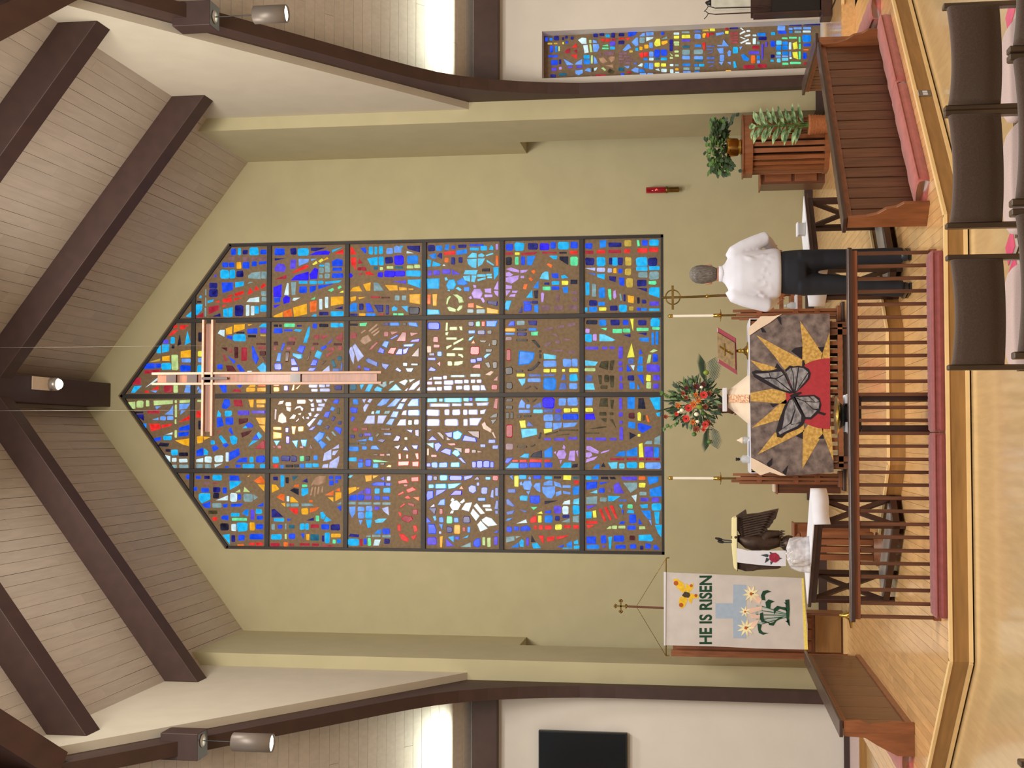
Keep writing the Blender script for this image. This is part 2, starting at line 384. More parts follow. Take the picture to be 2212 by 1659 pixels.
# far room behind the camera, only closing the light in
struct('wall_nave_right', MB().box(9.5, -4, 0, 9.7, 17.1, 6), M['wall_white'])
struct('wall_nave_left', MB().box(-8.7, -4, 0, -8.5, 17.1, 6), M['wall_white'])
# ================================================================= STAINED GLASS
GC = dict(b=(0,70,238), n=(8,14,118), k=(10,8,42), c=(0,178,252), a=(0,128,236), v=(34,6,250), l=(105,158,250), L=(182,190,252), w=(206,236,248), x=(226,248,255),
  C=(96,206,252), g=(126,158,162), G=(96,230,160), y=(246,236,72), o=(250,172,24), O=(238,104,26), r=(232,34,30), R=(166,22,48), m=(78,8,24), p=(86,66,220),
  P=(186,148,226), e=(186,212,136), d=(62,54,24), f=(170,128,98), s=(158,62,68), t=(0,92,118), u=(74,104,186), B=(30,22,20), h=(126,88,98), z=(196,166,62))
GM = {k: glow('glass_'+k, c, 1.0, .22 if sum(c) > 160 else .5, 14) for k, c in GC.items()}
def parse(txt):
    out = []; cur = None
    for t in txt.replace(';', ' ').split():
        if t.isalpha(): cur = (t, []); out.append(cur)
        elif ',' in t:
            a, b = t.split(','); cur[1].extend((float(a), float(b)))
        else: cur[1].append(float(t))
    return out
rg = random.Random(11)
def pane_poly(nums):
    if len(nums) == 4:
        x0, y0, x1, y1 = nums; w, h = x1-x0, y1-y0; c = .16*min(w, h); j = lambda q=.05: rg.uniform(-q, q)*min(w, h)
        return [(x0+c+j(), y0+j()), (x1-c+j(), y0+j()), (x1+j(), y0+c+j()), (x1+j(), y1-c+j()), (x1-c+j(), y1+j()), (x0+c+j(), y1+j()), (x0+j(), y1-c+j()), (x0+j(), y0+c+j())]
    return [(nums[i], nums[i+1]) for i in range(0, len(nums)-1, 2)]
def glaze(window, crops, yg, limit, proud=.012):
    allp = []
    for (ox, oy, sc), txt in crops:
        for c, nums in parse(txt):
            pts = [at(ox+px/sc, oy+py/sc, yg) for px, py in pane_poly(nums)]
            allp.append((area([(p.x, p.z) for p in pts]), c, pts))
    allp.sort(key=lambda e: -e[0]); rest = MB(); keys = sorted(GC)
    for i, (a, c, pts) in enumerate(allp):
        mb = MB() if i < limit else rest
        mb.prism(pts, (0, -proud, 0), keys.index(c) if i >= limit else 0, .86)
        if i < limit: obj('pane', mb, GM[c], window)
    if rest.v: obj('small_panes', rest, [GM[k] for k in keys], window, kind='stuff')
YG = YB+.10
mull = MB()
# the gabled window: mullion frame in front of cement panels
w1 = struct('window_1', MB().prism([(wl-.02, YG+.05, wb-.02), (wr+.02, YG+.05, wb-.02), (wr+.02, YG+.05, wsz), (wax, YG+.05, waz+.02), (wl-.02, YG+.05, wsz)], (0, .06, 0)), M['mullion'])
def pz(v): return at(v, 855, YG).z
xs = [at(900, y, YG).x for y in (1186, 1019, 854, 687, 521)]; xs[0], xs[-1] = wl-.01, wr+.01
zs = [pz(v) for v in (1432, 1257, 1084, 916, 749, 580, 417)]
roof = lambda x: wsz+(waz-wsz)*(1-abs(x-wax)/(wr-wax))
for i in range(4):
    for j in range(7):
        z0 = zs[j]; z1 = zs[j+1] if j+1 < len(zs) else 11.5
        poly = clip([(wl, wb), (wr, wb), (wr, wsz), (wax, waz), (wl, wsz)], [(xs[i]+.02, z0+.02), (xs[i+1]-.02, z0+.02), (xs[i+1]-.02, z1-.02), (xs[i]+.02, z1-.02)])
        if poly and area(poly) > .02: obj('cement_panel', MB().prism([(x, YG+.045, z) for x, z in poly], (0, -.043, 0)), M['matrix'], w1)
fw = .034
for x in xs[1:4]: obj('mullion', MB().box(x-fw, YG-.035, wb, x+fw, YG+.05, roof(x)), M['mullion'], w1, bevel=.005)
for j, z in enumerate(zs[1:]):
    hw = (wr-wl)/2 if z < wsz else max(0, (waz-z)/(waz-wsz)*(wr-wax))
    if hw > .1: obj('transom', MB().box(wax-hw, YG-.03, z-fw, wax+hw, YG+.05, z+fw), M['mullion'], w1, bevel=.005)
fr = [(wl, wb), (wr, wb), (wr, wsz), (wax, waz), (wl, wsz)]
for i in range(5):
    a, b = Vector(fr[i]), Vector(fr[(i+1) % 5]); obj('frame', MB().bar((a.x, YG-.005, a.y), (b.x, YG-.005, b.y), .08, .075, up=(0, 1, 0)), M['mullion'], w1)
CROPS = [
((250,680,4.879), """r 608 108 650 140 r 675 105 732 155 r 735,110 780,110 735,130 r 552,230 605,165 665,155 610,205 p 500 262 555 305 c 578 235 620 305 k 650,330 675,205 692,310 c 728,318 755,170 790,290 k 590 318 618 355
c 430,405 445,310 475,300 478,405 c 488,400 490,312 565,310 560,385 o 685,385 795,368 795,450 685,452 o 490,440 568,430 568,488 490,485 z 355,498 470,460 465,490 e 588 418 658 582 l 695 462 790 502 b 295,570 325,512 412,510 412,568 b 418 510 475 560 c 482 508 585 580 b 680 530 790 598
R 300,625 305,585 475,578 472,600 R 160,735 200,665 265,662 265,738 w 312,768 440,665 440,690 c 160,822 195,752 275,748 200,822 r 375,790 455,745 452,790 r 305 800 348 822 l 365,800 440,798 420,822 R 505 745 600 818 e 610 730 655 822 l 735 730 790 760 l 720,818 735,765 790,765 790,822
k 870 185 910 285 y 865 382 912 440 l 868 455 918 502 c 860 530 922 612 l 855,795 870,750 885,775 l 862,820 885,780 912,800 910,822
w 1075,195 1100,160 1148,158 1145,232 o 1160,145 1228,122 1225,200 1165,210 o 1245,105 1360,98 1358,150 1242,188 o 1390,100 1440,98 1400,118 c 1505,130 1550,92 1598,92 1590,132 b 1385,150 1495,140 1495,200 1388,200 p 1522 142 1590 192 k 1270 178 1358 198 b 1162,240 1185,218 1230,222 1228,265 c 1238 205 1370 280 k 1392 212 1478 238 z 1525 208 1582 225
m 1110,345 1175,345 1172,385 s 1198 352 1225 402 m 1250 338 1292 458 R 1322 345 1382 485 b 1435,330 1450,330 1508,460 1480,525 1440,460 s 1128,420 1145,410 1182,490 1150,488 b 1180,430 1265,490 1245,518 m 1158,532 1230,535 1275,600 1175,595 b 1270,535 1305,520 1365,598 1310,600 c 1488,555 1555,502 1590,540 1585,605 1530,605 b 1068 522 1125 575 w 1385 590 1435 608 s 1500 330 1580 365 m 1480 300 1580 315 m 1515 380 1580 430 m 1540,440 1580,440 1575,500
b 1078,725 1165,722 1170,815 1130,822 b 1252,722 1350,722 1310,772 R 1225,810 1250,782 1320,790 1318,815 o 1395,760 1430,728 1475,728 1470,760 O 1500 728 1585 755 o 1375 768 1472 810 o 1490 768 1588 808
e 105,925 205,915 208,988 150,995 e 220 905 292 982 e 318 902 355 965 e 398,905 602,900 602,938 402,955 e 622 900 645 930 e 672,902 785,895 780,925 672,930 e 624 945 645 1080 e 624 1100 640 1150 e 622 1215 645 1295
l 415,968 478,962 430,998 l 515,1050 570,1010 605,955 605,1055 l 385,1105 450,1082 450,1110 l 468 1068 528 1112 l 542 1068 608 1108 R 332 1010 465 1040 l 668,940 785,935 750,990 670,1000 l 680,1055 690,1008 735,1010 r 662,1130 780,1060 780,1108 r 352,1150 465,1148 475,1200 375,1230 r 480,1160 600,1148 580,1170 485,1195 k 205 1020 290 1040 n 220,1050 295,1048 300,1120 240,1080 a 255,1150 325,1145 322,1230 b 665,1190 780,1155 780,1215 665,1225 b 655,1240 772,1232 765,1275 660,1285 w 525,1262 600,1238 595,1262 b 380,1335 410,1300 480,1285 475,1325 c 502 1275 590 1320 o 625,1325 775,1302 772,1385 700,1365 k 435,1385 470,1345 565,1355 550,1390 k 525 1415 578 1445 c 585 1420 655 1480 k 665 1450 762 1490 w 490,1470 575,1490 575,1555 545,1555 w 592 1508 642 1550 w 668 1518 757 1555 g 592 1580 645 1615 g 668 1578 765 1615
e 860 897 912 918 r 850 1012 910 1085 k 870 1115 905 1210 o 855,1285 920,1272 918,1345 860,1358 o 925,1285 1000,1288 930,1320 b 850,1430 920,1398 925,1485 850,1490 c 930,1405 975,1440 970,1475 930,1478 w 848,1525 922,1508 922,1555 848,1552 w 938 1495 1012 1558 g 848 1572 918 1615 g 940 1575 1005 1615
b 1118,960 1145,888 1200,892 1208,955 1165,995 1120,985 R 1240,895 1325,895 1340,965 1250,965 o 1398,895 1455,892 1450,975 1420,975 o 1482 892 1582 935 o 1485 945 1570 975 c 1065,1070 1080,1005 1110,1045 1105,1075 c 1148 1010 1222 1070 b 1065,1085 1120,1078 1140,1170 1068,1188 b 1155 1082 1242 1162 p 1285 1010 1408 1055 p 1432 1010 1580 1038 m 1295,1095 1395,1090 1390,1130 1300,1158 c 1335,1195 1380,1160 1385,1195 b 1360,1160 1410,1130 1452,1165 1445,1190 1390,1190 o 1475,1085 1580,1082 1575,1160 1510,1150 o 1510,1165 1575,1165 1572,1240 m 1318,1245 1440,1212 1400,1260 1332,1295 s 1068,1250 1085,1220 1125,1220 b 1185,1215 1215,1180 1242,1260 1225,1262 c 1085,1285 1110,1268 1175,1345 1130,1358 b 1120,1372 1165,1352 1195,1370 1160,1402 c 1200,1280 1250,1272 1282,1300 1275,1355 1235,1370 1215,1350 c 1000 1325 1045 1368 b 1010,1390 1055,1372 1090,1410 1030,1445 b 1440,1310 1480,1255 1510,1310 1445,1318 c 1482,1258 1505,1232 1545,1280 1515,1312 c 1395,1388 1440,1325 1500,1325 R 1460,1410 1560,1320 1575,1340 1572,1412 w 1160 1448 1190 1548 b 1195,1450 1300,1405 1308,1480 1195,1540 w 1042 1482 1132 1552 w 1040,1575 1125,1568 1045,1610 b 1265,1555 1305,1512 1388,1502 1385,1555 c 1410 1498 1452 1555 b 1478 1485 1572 1560 b 1152 1595 1190 1612 b 1262 1578 1318 1610 c 1335 1572 1460 1615 c 1520 1575 1575 1615"""),
((400,510,4.608), """b 455 125 508 188 c 525 120 555 188 n 572 138 622 182 c 640 115 732 192 b 748 135 810 182 h 430 210 495 240 h 515 210 550 240 h 572 210 640 245 h 660 212 725 240 h 735 212 808 240 b 370 262 430 312 b 438 262 490 312 o 512 258 558 325 b 572 255 640 325 b 662 252 715 300 b 732,255 810,248 810,275 732,285 c 350 335 437 422 c 442 335 498 422 n 508 345 580 410 g 625,395 660,365 750,352 750,428 630,420 g 757 352 810 425 p 290 385 312 410
n 238 465 320 522 n 238 530 325 610 b 362,462 480,462 475,535 372,568 c 498,460 585,450 582,495 500,512 g 620,475 640,455 680,458 c 140,615 150,590 165,595 160,618 r 490,572 580,542 585,575 495,602 r 485,620 575,608 485,650 r 420,600 470,580 472,598 430,608 r 620,590 645,512 678,560 r 685,545 708,492 738,535 r 750,510 780,468 808,490 760,528 r 372,625 465,612 465,658 375,662 r 295,655 340,640 342,662 R 232,705 340,685 335,735 232,780 r 370,690 420,682 375,710 c 222,645 285,630 275,652 225,668 g 757 550 808 595 g 762 605 808 650 w 610,655 640,620 738,605 738,658
c 5,800 75,738 110,790 80,812 c 70,738 90,680 172,678 165,740 115,788 R 95,808 180,760 180,810 n 270,800 350,768 352,803 c 378,730 425,718 425,808 380,800 c 430,716 475,708 470,800 430,808 n 490 688 578 795 w 605 685 638 795 w 655 695 688 790 c 692 695 735 770 c 745 685 812 755 k 118 645 160 665 g 202 530 212 590 g 200 610 210 700 g 196 715 208 800
b 890 122 992 188 n 1048 120 1108 185 c 1120 122 1228 195 n 1252,115 1410,115 1300,150 1252,145 v 1232,190 1300,155 1400,142 1445,155 1430,185 c 1462,140 1565,110 1462,162 r 1480,175 1575,130 1575,180 n 890,222 1000,222 892,245 p 1050,235 1105,232 1100,320 1045,330 l 1128,225 1235,228 1225,260 1130,298 l 1250,228 1310,225 1255,248 y 1265,280 1305,248 1318,270 1280,290 y 1325,250 1360,222 1380,240 1345,265 o 1380,235 1415,208 1428,225 1385,242 b 1462,250 1510,225 1568,235 1568,298 1462,300 p 888,320 925,270 985,280 1005,320 985,358 895,350 R 890,432 1010,385 1005,425 r 1050,370 1190,290 1235,290 1215,318 1100,362 v 1050,440 1100,390 1230,352 1230,440 v 1235,380 1290,312 1325,330 1315,425 1245,430 c 1335 285 1385 303 g 1332 315 1380 370 g 1332 382 1370 420 g 1392 265 1440 362 g 1388 372 1440 422 b 1468 312 1560 348 b 1460 370 1572 418
c 1132 448 1218 475 c 1238 445 1312 478 c 1322 445 1375 475 c 1390,455 1560,438 1530,462 1395,475 v 878,510 962,478 958,608 880,605 w 985,585 1015,465 1030,470 1030,590 g 1052,458 1105,458 1095,585 1062,588 b 1135 500 1212 568 b 1240,500 1305,492 1298,540 1242,568 b 1322,490 1480,475 1325,530 G 1420,540 1470,515 1482,535 1455,555 G 1518,510 1545,490 1558,510 1525,530 y 1535,562 1575,542 1575,562 b 880,612 950,608 945,655 890,665 v 970,620 1005,590 1045,610 1040,660 980,675 w 1065,640 1080,615 1145,612 1090,645 G 1250,630 1295,605 1290,630 v 878,690 950,680 890,718 o 878,795 970,755 970,805 880,808 O 978,750 1058,722 1068,800 978,805 o 1072,712 1210,672 1212,775 1085,805 O 1240,655 1310,640 1305,748 1245,758 w 1335 625 1365 730 w 1392 605 1425 715 o 1450,605 1575,600 1575,675 1450,695 n 1490,722 1568,698 1568,730 c 1255,798 1285,778 1310,780 1305,802 n 1332 752 1425 790 c 1450 748 1578 798
k 882 878 925 905 k 935 878 962 905 G 985 870 1092 905 n 1112 885 1160 902 b 1268 870 1312 920 k 1335 872 1425 908 c 1448 865 1530 908 c 1535 865 1575 905 b 882 918 968 970 b 985 928 1068 948 c 1078,940 1100,925 1165,932 1140,955 c 1175,1060 1225,905 1242,900 1235,985 1210,1062 s 1280,985 1335,980 1330,1025 1290,1030 s 1345,985 1435,990 1360,1035 s 1490,1020 1568,955 1565,1055 m 882 1050 922 1085 s 1030 1010 1100 1040 m 1015,1050 1095,1050 1085,1085 1015,1085 m 1270 1062 1325 1085 m 1478 1065 1560 1088 b 950,1140 975,1065 995,1068 970,1145 s 885 1100 905 1140 s 1010 1105 1055 1130 a 905,1250 925,1160 960,1158 948,1250 b 888 1268 962 1330 m 1000,1148 1045,1150 1025,1250 1000,1250 b 1110,1145 1140,1088 1200,1095 1170,1170 c 1070,1165 1165,1178 1165,1215 1130,1225 1070,1190 b 1050,1220 1085,1215 1120,1285 1060,1290 b 1055 1302 1132 1345 s 1255 1100 1290 1140 m 1215,1245 1245,1150 1255,1155 1225,1240 p 1410,1078 1470,1020 1440,1070 b 1345,1110 1400,1085 1410,1105 1365,1140 c 1285,1200 1315,1135 1365,1160 1340,1225 b 1245,1290 1275,1222 1325,1235 1305,1290 b 1222,1340 1240,1312 1310,1310 1280,1345 s 1420 1105 1490 1140 s 1395,1180 1460,1150 1480,1155 1410,1210 s 1520 1095 1565 1135 m 1360,1285 1375,1240 1410,1240 t 1450,1245 1475,1225 1505,1300 1475,1308 t 1515 1195 1558 1240 L 1362,1348 1435,1285 1440,1345 u 1465 1320 1535 1345 u 1545,1340 1555,1260 1568,1262 1560,1342
O 878 1470 940 1492 o 880 1500 938 1548 p 985 1485 1025 1540 o 1060,1540 1080,1470 1090,1475 1085,1535 o 1095,1525 1160,1468 1120,1520 L 1230 1468 1318 1508 L 1332 1470 1392 1505 L 1402 1468 1440 1498 L 1255 1520 1320 1548 L 1340 1518 1440 1548 n 1490 1485 1560 1535"""),
((740,510,4.608), """r 78,110 100,112 138,182 80,182 b 175,120 225,112 240,150 225,175 c 262 105 302 182 c 318 105 345 182 c 362 100 402 178 l 435 118 502 178 l 510,110 540,95 588,115 585,165 515,165 c 565,98 605,98 590,118 n 640,98 770,95 770,162 650,130 w 635,172 640,148 710,170 r 80,215 135,212 135,292 90,295 R 152,278 165,220 200,270 c 245,225 350,205 350,290 280,290 c 360 202 408 290 n 425 205 502 272 v 510 190 608 285 a 642 190 752 275 r 108,300 135,298 130,342 R 148 308 190 342 R 190,305 230,310 240,345 195,345 t 310 300 352 335 e 370 308 402 340 e 438 298 505 325 t 522 300 602 325 e 640 292 705 322 e 712 285 772 318
v 65,375 85,368 105,395 85,415 68,410 s 155 368 195 388 r 218,362 270,350 320,390 235,385 v 350 358 402 408 v 415 345 520 410 v 522 345 622 402 c 635 340 778 402 p 490,452 632,440 632,475 c 648,435 778,430 775,518 650,475 o 75,550 100,515 165,498 195,550 o 205,480 280,460 275,545 235,545 g 310,462 355,465 412,545 312,545 o 420,485 545,490 550,540 465,542 o 560,508 640,515 640,538 565,540 o 655 522 705 535 o 78,610 135,598 130,640 85,652 o 155,610 232,605 165,630 R 280 598 370 618 m 388 605 470 620 g 520 590 568 640 g 590 590 635 640 o 665,580 775,575 772,678 668,662
a 72,690 105,665 145,668 145,750 72,752 n 165 672 210 735 b 230,670 270,668 315,755 240,752 n 312,685 405,685 405,755 355,755 n 430 688 460 780 c 490,715 515,695 550,718 540,742 492,745 c 585,700 650,695 648,760 k 658 705 768 778 n 75 770 148 795 o 165 768 228 795 a 232 768 328 795 R 360 772 412 790 G 505 768 545 788 G 550 768 608 788
n 848 88 920 152 a 930 92 992 150 a 1015,135 1025,85 1062,82 1055,140 b 1085 95 1122 130 n 1150 85 1232 118 b 1265 82 1405 100 c 1268 115 1358 142 c 1372 98 1438 142 c 1455,135 1480,88 1500,110 1500,138 P 1525 78 1548 135 a 858,188 930,170 935,220 895,225 n 940,200 965,168 990,170 990,228 r 1005,160 1120,145 1122,185 1010,190 a 1132,145 1238,130 1238,172 1135,188 O 1015 215 1055 262 n 1080 212 1120 282 n 1155 210 1195 265 C 1240,215 1290,165 1335,170 1335,215 C 1350,185 1385,170 1415,190 1400,210 1350,205 C 1238,230 1335,225 1330,318 1290,312 1250,280 C 1345,222 1418,222 1390,280 1348,305 C 1425,190 1500,165 1500,180 1430,200 C 1435,235 1510,285 1500,295 1435,255 O 1525 195 1548 295
c 840,235 885,235 875,305 845,308 c 900,250 980,280 970,298 890,302 w 995,295 1010,280 1025,295 p 848 340 888 395 p 902 340 970 388 p 990 332 1075 375 p 1085,330 1175,380 1090,385 C 1205,380 1220,340 1345,338 1330,385 k 1388 322 1468 352 c 1500,310 1552,308 1550,380 1510,435 C 1198,400 1270,390 1270,455 1215,440 C 1285,390 1335,392 1315,460 1280,455 C 1340 380 1425 405 C 1430 375 1485 395 C 1340,430 1425,410 1425,428 1345,450 C 1440 402 1488 420 c 840,425 965,420 960,525 845,525 C 1015,415 1035,410 1050,435 1025,445 c 1030,490 1060,435 1110,430 1130,480 1105,530 1050,530 a 1135,450 1195,415 1250,470 1215,490 1145,485 C 1040,540 1065,532 1070,550 C 1125,520 1150,505 1185,530 1170,548 a 1205,510 1265,505 1262,550 1210,548
P 1300,485 1330,490 1330,515 1305,515 P 1282,570 1310,525 1370,525 1395,570 1370,625 1305,620 P 1412,525 1480,520 1480,570 1420,560 P 1412 582 1492 608 P 1505,530 1545,445 1550,450 1550,535 P 1505,545 1550,545 1550,605 1520,580 P 1255,610 1280,595 1290,620 1270,628 P 1370,615 1400,610 1418,650 1400,668 O 845 580 878 680 o 895,578 942,575 935,695 900,695 e 1030,680 1040,620 1065,595 1080,600 1055,640 1045,680 e 1098,580 1140,580 1190,610 1208,660 1160,668 1145,620 e 1040,710 1060,700 1130,728 1125,755 1060,745 e 1135,735 1165,690 1195,690 1190,720 1150,748 O 1250,670 1310,665 1308,715 1248,710 o 1330,685 1410,715 1330,718 n 1438,648 1545,650 1540,695 1440,670 g 1240 728 1305 765 g 1330 728 1420 770 o 1435,712 1552,735 1550,772 1435,768 c 842,728 960,735 970,778 842,782
k 75 870 150 892 G 170,868 245,862 230,895 172,895 n 408 865 462 888 a 470 860 568 892 k 602 865 635 890 a 652,858 740,860 755,905 660,890 f 175,1045 195,1010 255,980 290,1040 225,1080 200,1070 f 255,945 345,870 350,885 270,955 f 280,960 365,905 360,925 290,975 f 300,985 370,935 365,955 310,1000 f 180,960 225,930 232,940 190,970 s 78 965 140 1020 s 410 950 460 1000 s 475,950 560,952 490,985 s 530,1050 600,950 640,955 630,1052 s 670,960 760,965 680,1000 b 470,1025 550,980 555,992 490,1028 L 65,1150 75,1110 95,1100 120,1180 110,1275 85,1230 L 100,1095 125,1070 212,1195 152,1250 s 260,1140 290,1095 345,1050 360,1055 290,1130 a 390,1090 420,1042 465,1050 440,1115 b 348,1155 375,1105 418,1130 410,1170 R 445,1165 480,1110 540,1110 510,1180 p 670,1055 690,1035 770,1020 765,1050 a 602,1080 720,1072 695,1100 605,1100 b 525,1180 560,1120 600,1120 595,1180 b 600,1130 665,1105 635,1170 605,1178 m 680,1200 765,1100 762,1205
u 225,1230 255,1215 355,1260 350,1300 250,1260 u 390,1265 470,1280 430,1330 395,1300 t 600 1260 648 1295 t 680 1268 755 1288 t 625,1315 715,1312 690,1355 640,1350 u 520,1330 545,1305 590,1340 575,1355 b 210,1305 275,1320 270,1340 215,1335 p 150 1290 180 1312 m 135 1320 178 1340 g 345,1470 435,1445 440,1490 410,1508 g 460,1480 470,1445 520,1440 g 555,1455 630,1425 655,1440 620,1490 g 660,1430 730,1420 670,1460 t 75 1470 135 1535 c 172,1480 220,1470 185,1530 c 220,1545 260,1470 315,1460 270,1548 c 315,1525 345,1495 395,1515 385,1548 320,1542 C 455,1540 530,1470 590,1535 L 655,1535 700,1470 770,1430 768,1470 710,1530 L 618,1540 655,1508 640,1540 L 735,1538 770,1500 770,1538
b 848 858 970 932 e 1025,945 1030,860 1050,860 1045,945 e 1065 905 1142 935 e 1160,900 1190,900 1195,940 1170,935 e 1025,960 1055,955 1045,990 1025,985 e 1030 1008 1140 1032 e 1100,1065 1200,1012 1205,1030 1105,1085 e 1030,1100 1085,1080 1088,1095 1035,1130 e 1085,1135 1115,1110 1202,1112 1202,1135 e 1035 1165 1122 1195 e 1150,1170 1190,1175 1205,1200 1195,1215 1175,1195 1150,1190 e 1045 1245 1092 1292 e 1108,1288 1112,1250 1200,1242 1195,1270 1150,1288
n 1252 850 1310 895 G 1328 850 1368 900 r 1385 848 1418 900 a 1428,845 1548,842 1525,902 1430,900 a 1252 938 1322 970 n 1340 938 1420 980 k 1440 938 1488 975 c 1252,1040 1265,1010 1312,995 1275,1040 O 1280,1070 1305,1035 1320,1068 B 1360,1038 1440,1040 1420,1060 1375,1055 B 1450,1090 1470,1060 1470,1100 B 1490 1030 1538 1090 R 1268 1095 1368 1180 k 1420,1125 1498,1125 1485,1155 1425,1155 c 1405,1200 1435,1170 1480,1168 1420,1220 b 1272 1225 1330 1262 b 1335 1210 1392 1245 R 1285,1310 1320,1280 1375,1275 1375,1320 B 1415,1260 1460,1250 1475,1310 1450,1315 B 1495 1250 1540 1320 s 900 1000 955 1060 s 905 1080 970 1110 f 842 1090 885 1165 a 942 1148 988 1195 n 860 1165 920 1190 b 848 1210 930 1235 s 940,1270 975,1245 975,1300 b 850,1340 880,1300 935,1330 920,1345
L 855,1430 890,1405 890,1432 L 900 1400 990 1428 L 1002 1390 1040 1425 g 1072 1382 1222 1405 g 1268 1372 1375 1400 P 842 1448 895 1478 L 915 1445 990 1475 L 1008 1435 1105 1478 L 1115 1432 1200 1470 L 1208 1430 1255 1465 L 1275 1428 1322 1462 L 1335 1428 1385 1462 L 842 1505 930 1540 L 938 1500 990 1538 L 1008 1490 1088 1535 L 1128 1490 1192 1528 L 1205 1485 1268 1535 L 1288 1485 1368 1535 L 1375,1482 1410,1485 1430,1535 1375,1535 R 1480 1480 1545 1530 s 1500,1440 1545,1390 1545,1440 f 1415,1380 1480,1340 1510,1350 1470,1390"""),
((1080,500,4.608), """b 60 120 130 190 c 145 110 240 192 n 278 115 380 180 v 395 118 490 185 b 502 105 558 170 c 580 100 685 180 b 702 100 772 170 R 58 208 130 232 y 150 208 195 235 R 210,215 300,208 375,205 340,230 215,235 R 420 205 565 222 k 590 205 665 220 r 695 192 775 225 k 60 255 115 335 G 150 252 185 330 b 210 250 248 332 a 268,248 355,240 315,338 270,335 c 488,242 572,240 565,278 530,275 k 592,248 680,248 680,335 592,280 G 702 250 775 342
P 58,375 110,358 190,385 190,410 110,395 P 58,410 90,400 132,430 100,450 58,445 P 58,460 190,435 180,480 115,520 58,500 P 202,385 280,380 260,405 205,415 P 205 440 240 465 P 58,530 120,540 118,570 58,575 P 58,585 108,588 62,645 P 120,590 180,588 165,612 120,608 P 88,650 105,628 155,622 150,650 O 310,395 340,380 355,400 335,425 O 465,330 480,315 522,330 512,365 O 285,465 310,458 330,480 310,498 O 228,570 240,525 275,525 260,578 C 395,470 420,420 450,398 480,400 488,480 b 512,420 580,415 582,470 520,460 c 608,440 645,432 680,460 615,470 k 702,480 770,480 770,522 702,525 y 615 490 680 532 c 515 495 590 530 n 440 508 490 530 G 425 548 505 585 b 515 545 590 582 a 622,555 678,548 675,610 635,615 a 330,560 385,485 385,570 c 260,660 320,580 325,660 k 335,590 380,585 375,665 345,665
c 52,720 65,690 115,688 85,785 52,775 b 232 695 308 720 n 315 690 378 718 b 235 725 315 795 a 338,735 385,728 380,810 340,800 n 185,808 220,740 222,808 P 408,615 425,605 440,620 432,700 412,705 h 560 630 590 700 h 712 595 770 625 h 722 655 772 695 h 415,735 500,735 485,790 415,785 h 540 740 630 785 h 672,735 772,735 770,785 690,770
b 850 118 918 172 a 992,90 1060,85 1055,155 995,165 n 1080 110 1208 155 z 1242 85 1305 150 G 1362,85 1385,88 1392,145 1370,150 b 1415 85 1470 142 c 1485 80 1580 140 R 850 192 930 225 r 962 185 1048 220 R 1080 182 1205 215 r 1235 175 1295 215 r 1368 168 1470 212 r 1485 160 1575 205 n 850 262 940 335 c 962 255 1048 345 n 1085 262 1118 330 c 1120 258 1170 342 n 1175 260 1222 335 z 1245 255 1310 340 c 1355 255 1468 342 n 1475 262 1562 342 L 845,365 950,360 945,392 L 965 362 1045 402 L 1072 365 1115 408 o 1128 365 1160 415 b 1178 372 1218 415 z 1245 368 1305 435 c 1355 352 1468 392 c 1485 345 1588 385
u 870,410 950,415 950,440 c 965,425 1045,422 1040,478 970,455 n 1085,445 1155,448 1150,505 1090,485 b 1182,458 1238,460 1235,545 1190,530 z 1255 465 1325 555 g 1378 405 1470 460 g 1485 398 1580 478 n 1362 482 1460 545 G 1480,495 1550,490 1560,515 1545,530 1480,525 c 852 508 892 635 g 915 522 955 648 a 982 560 1045 660 G 1075,575 1105,572 1110,675 1095,685 1080,650 P 1128,595 1150,582 1160,650 1140,675 1128,660 g 1188,620 1205,620 1215,685 1200,690 n 1228 625 1248 695 n 1362,562 1462,565 1462,602 c 1482,570 1510,555 1588,558 1588,660 1482,625 o 1270,635 1335,645 1330,715 1275,705 k 1365 655 1388 718 n 1412 678 1455 718 p 1490 698 1582 740 n 888 685 968 740 a 978 702 1045 738 c 845 755 872 800 a 888 748 968 800 y 985 755 1060 788 n 1095 738 1170 790 c 1185 730 1265 798 z 1285 745 1328 785 b 1362 758 1400 790 a 1405 762 1465 790 c 1482 768 1588 790
b 75,940 110,892 145,892 145,940 g 168 890 245 932 n 280,888 370,888 365,935 290,930 o 52 962 155 995 k 170 970 265 990 a 285 962 365 990 a 52 1010 148 1028 n 170 1005 265 1038 G 308,1002 380,995 375,1035 312,1035 h 425,985 450,965 530,950 530,980 h 570,945 640,925 645,950 575,970 h 672,915 750,908 755,935 672,952 h 505,1020 560,1020 580,1050 h 430,1150 465,1105 520,1095 480,1140 h 550 1080 600 1115 h 620,1060 720,1075 640,1085 h 510 1178 630 1195 h 680 1185 750 1215 B 165 1072 275 1092 B 315,1085 345,1080 400,1140 398,1158 380,1155 B 388 1180 410 1205 B 390 1220 410 1262 B 275,1390 275,1372 340,1345 380,1295 405,1300 370,1350 320,1385 B 160 1380 230 1398 B 245,1570 300,1535 310,1545 265,1570 B 335,1535 380,1568 360,1572 a 190,1185 345,1205 335,1270 290,1320 180,1332 R 65 1172 105 1290 h 55 1050 120 1085 B 55 1350 125 1425 B 60 1500 125 1570 C 435,1215 558,1235 555,1270 438,1270 l 432 1285 560 1348 l 625 1268 710 1348 l 718 1268 775 1345 y 432 1368 495 1402 y 508 1368 560 1402 y 618 1370 648 1395 y 690 1362 778 1400
y 165 1415 248 1445 u 285 1420 405 1445 C 180,1468 255,1462 250,1505 220,1540 l 275 1462 405 1500 u 432 1422 545 1440 a 430 1452 558 1575 u 610,1480 625,1420 650,1425 655,1480 c 695 1420 772 1492 u 585,1575 605,1508 660,1508 660,1572 l 688 1512 772 1568
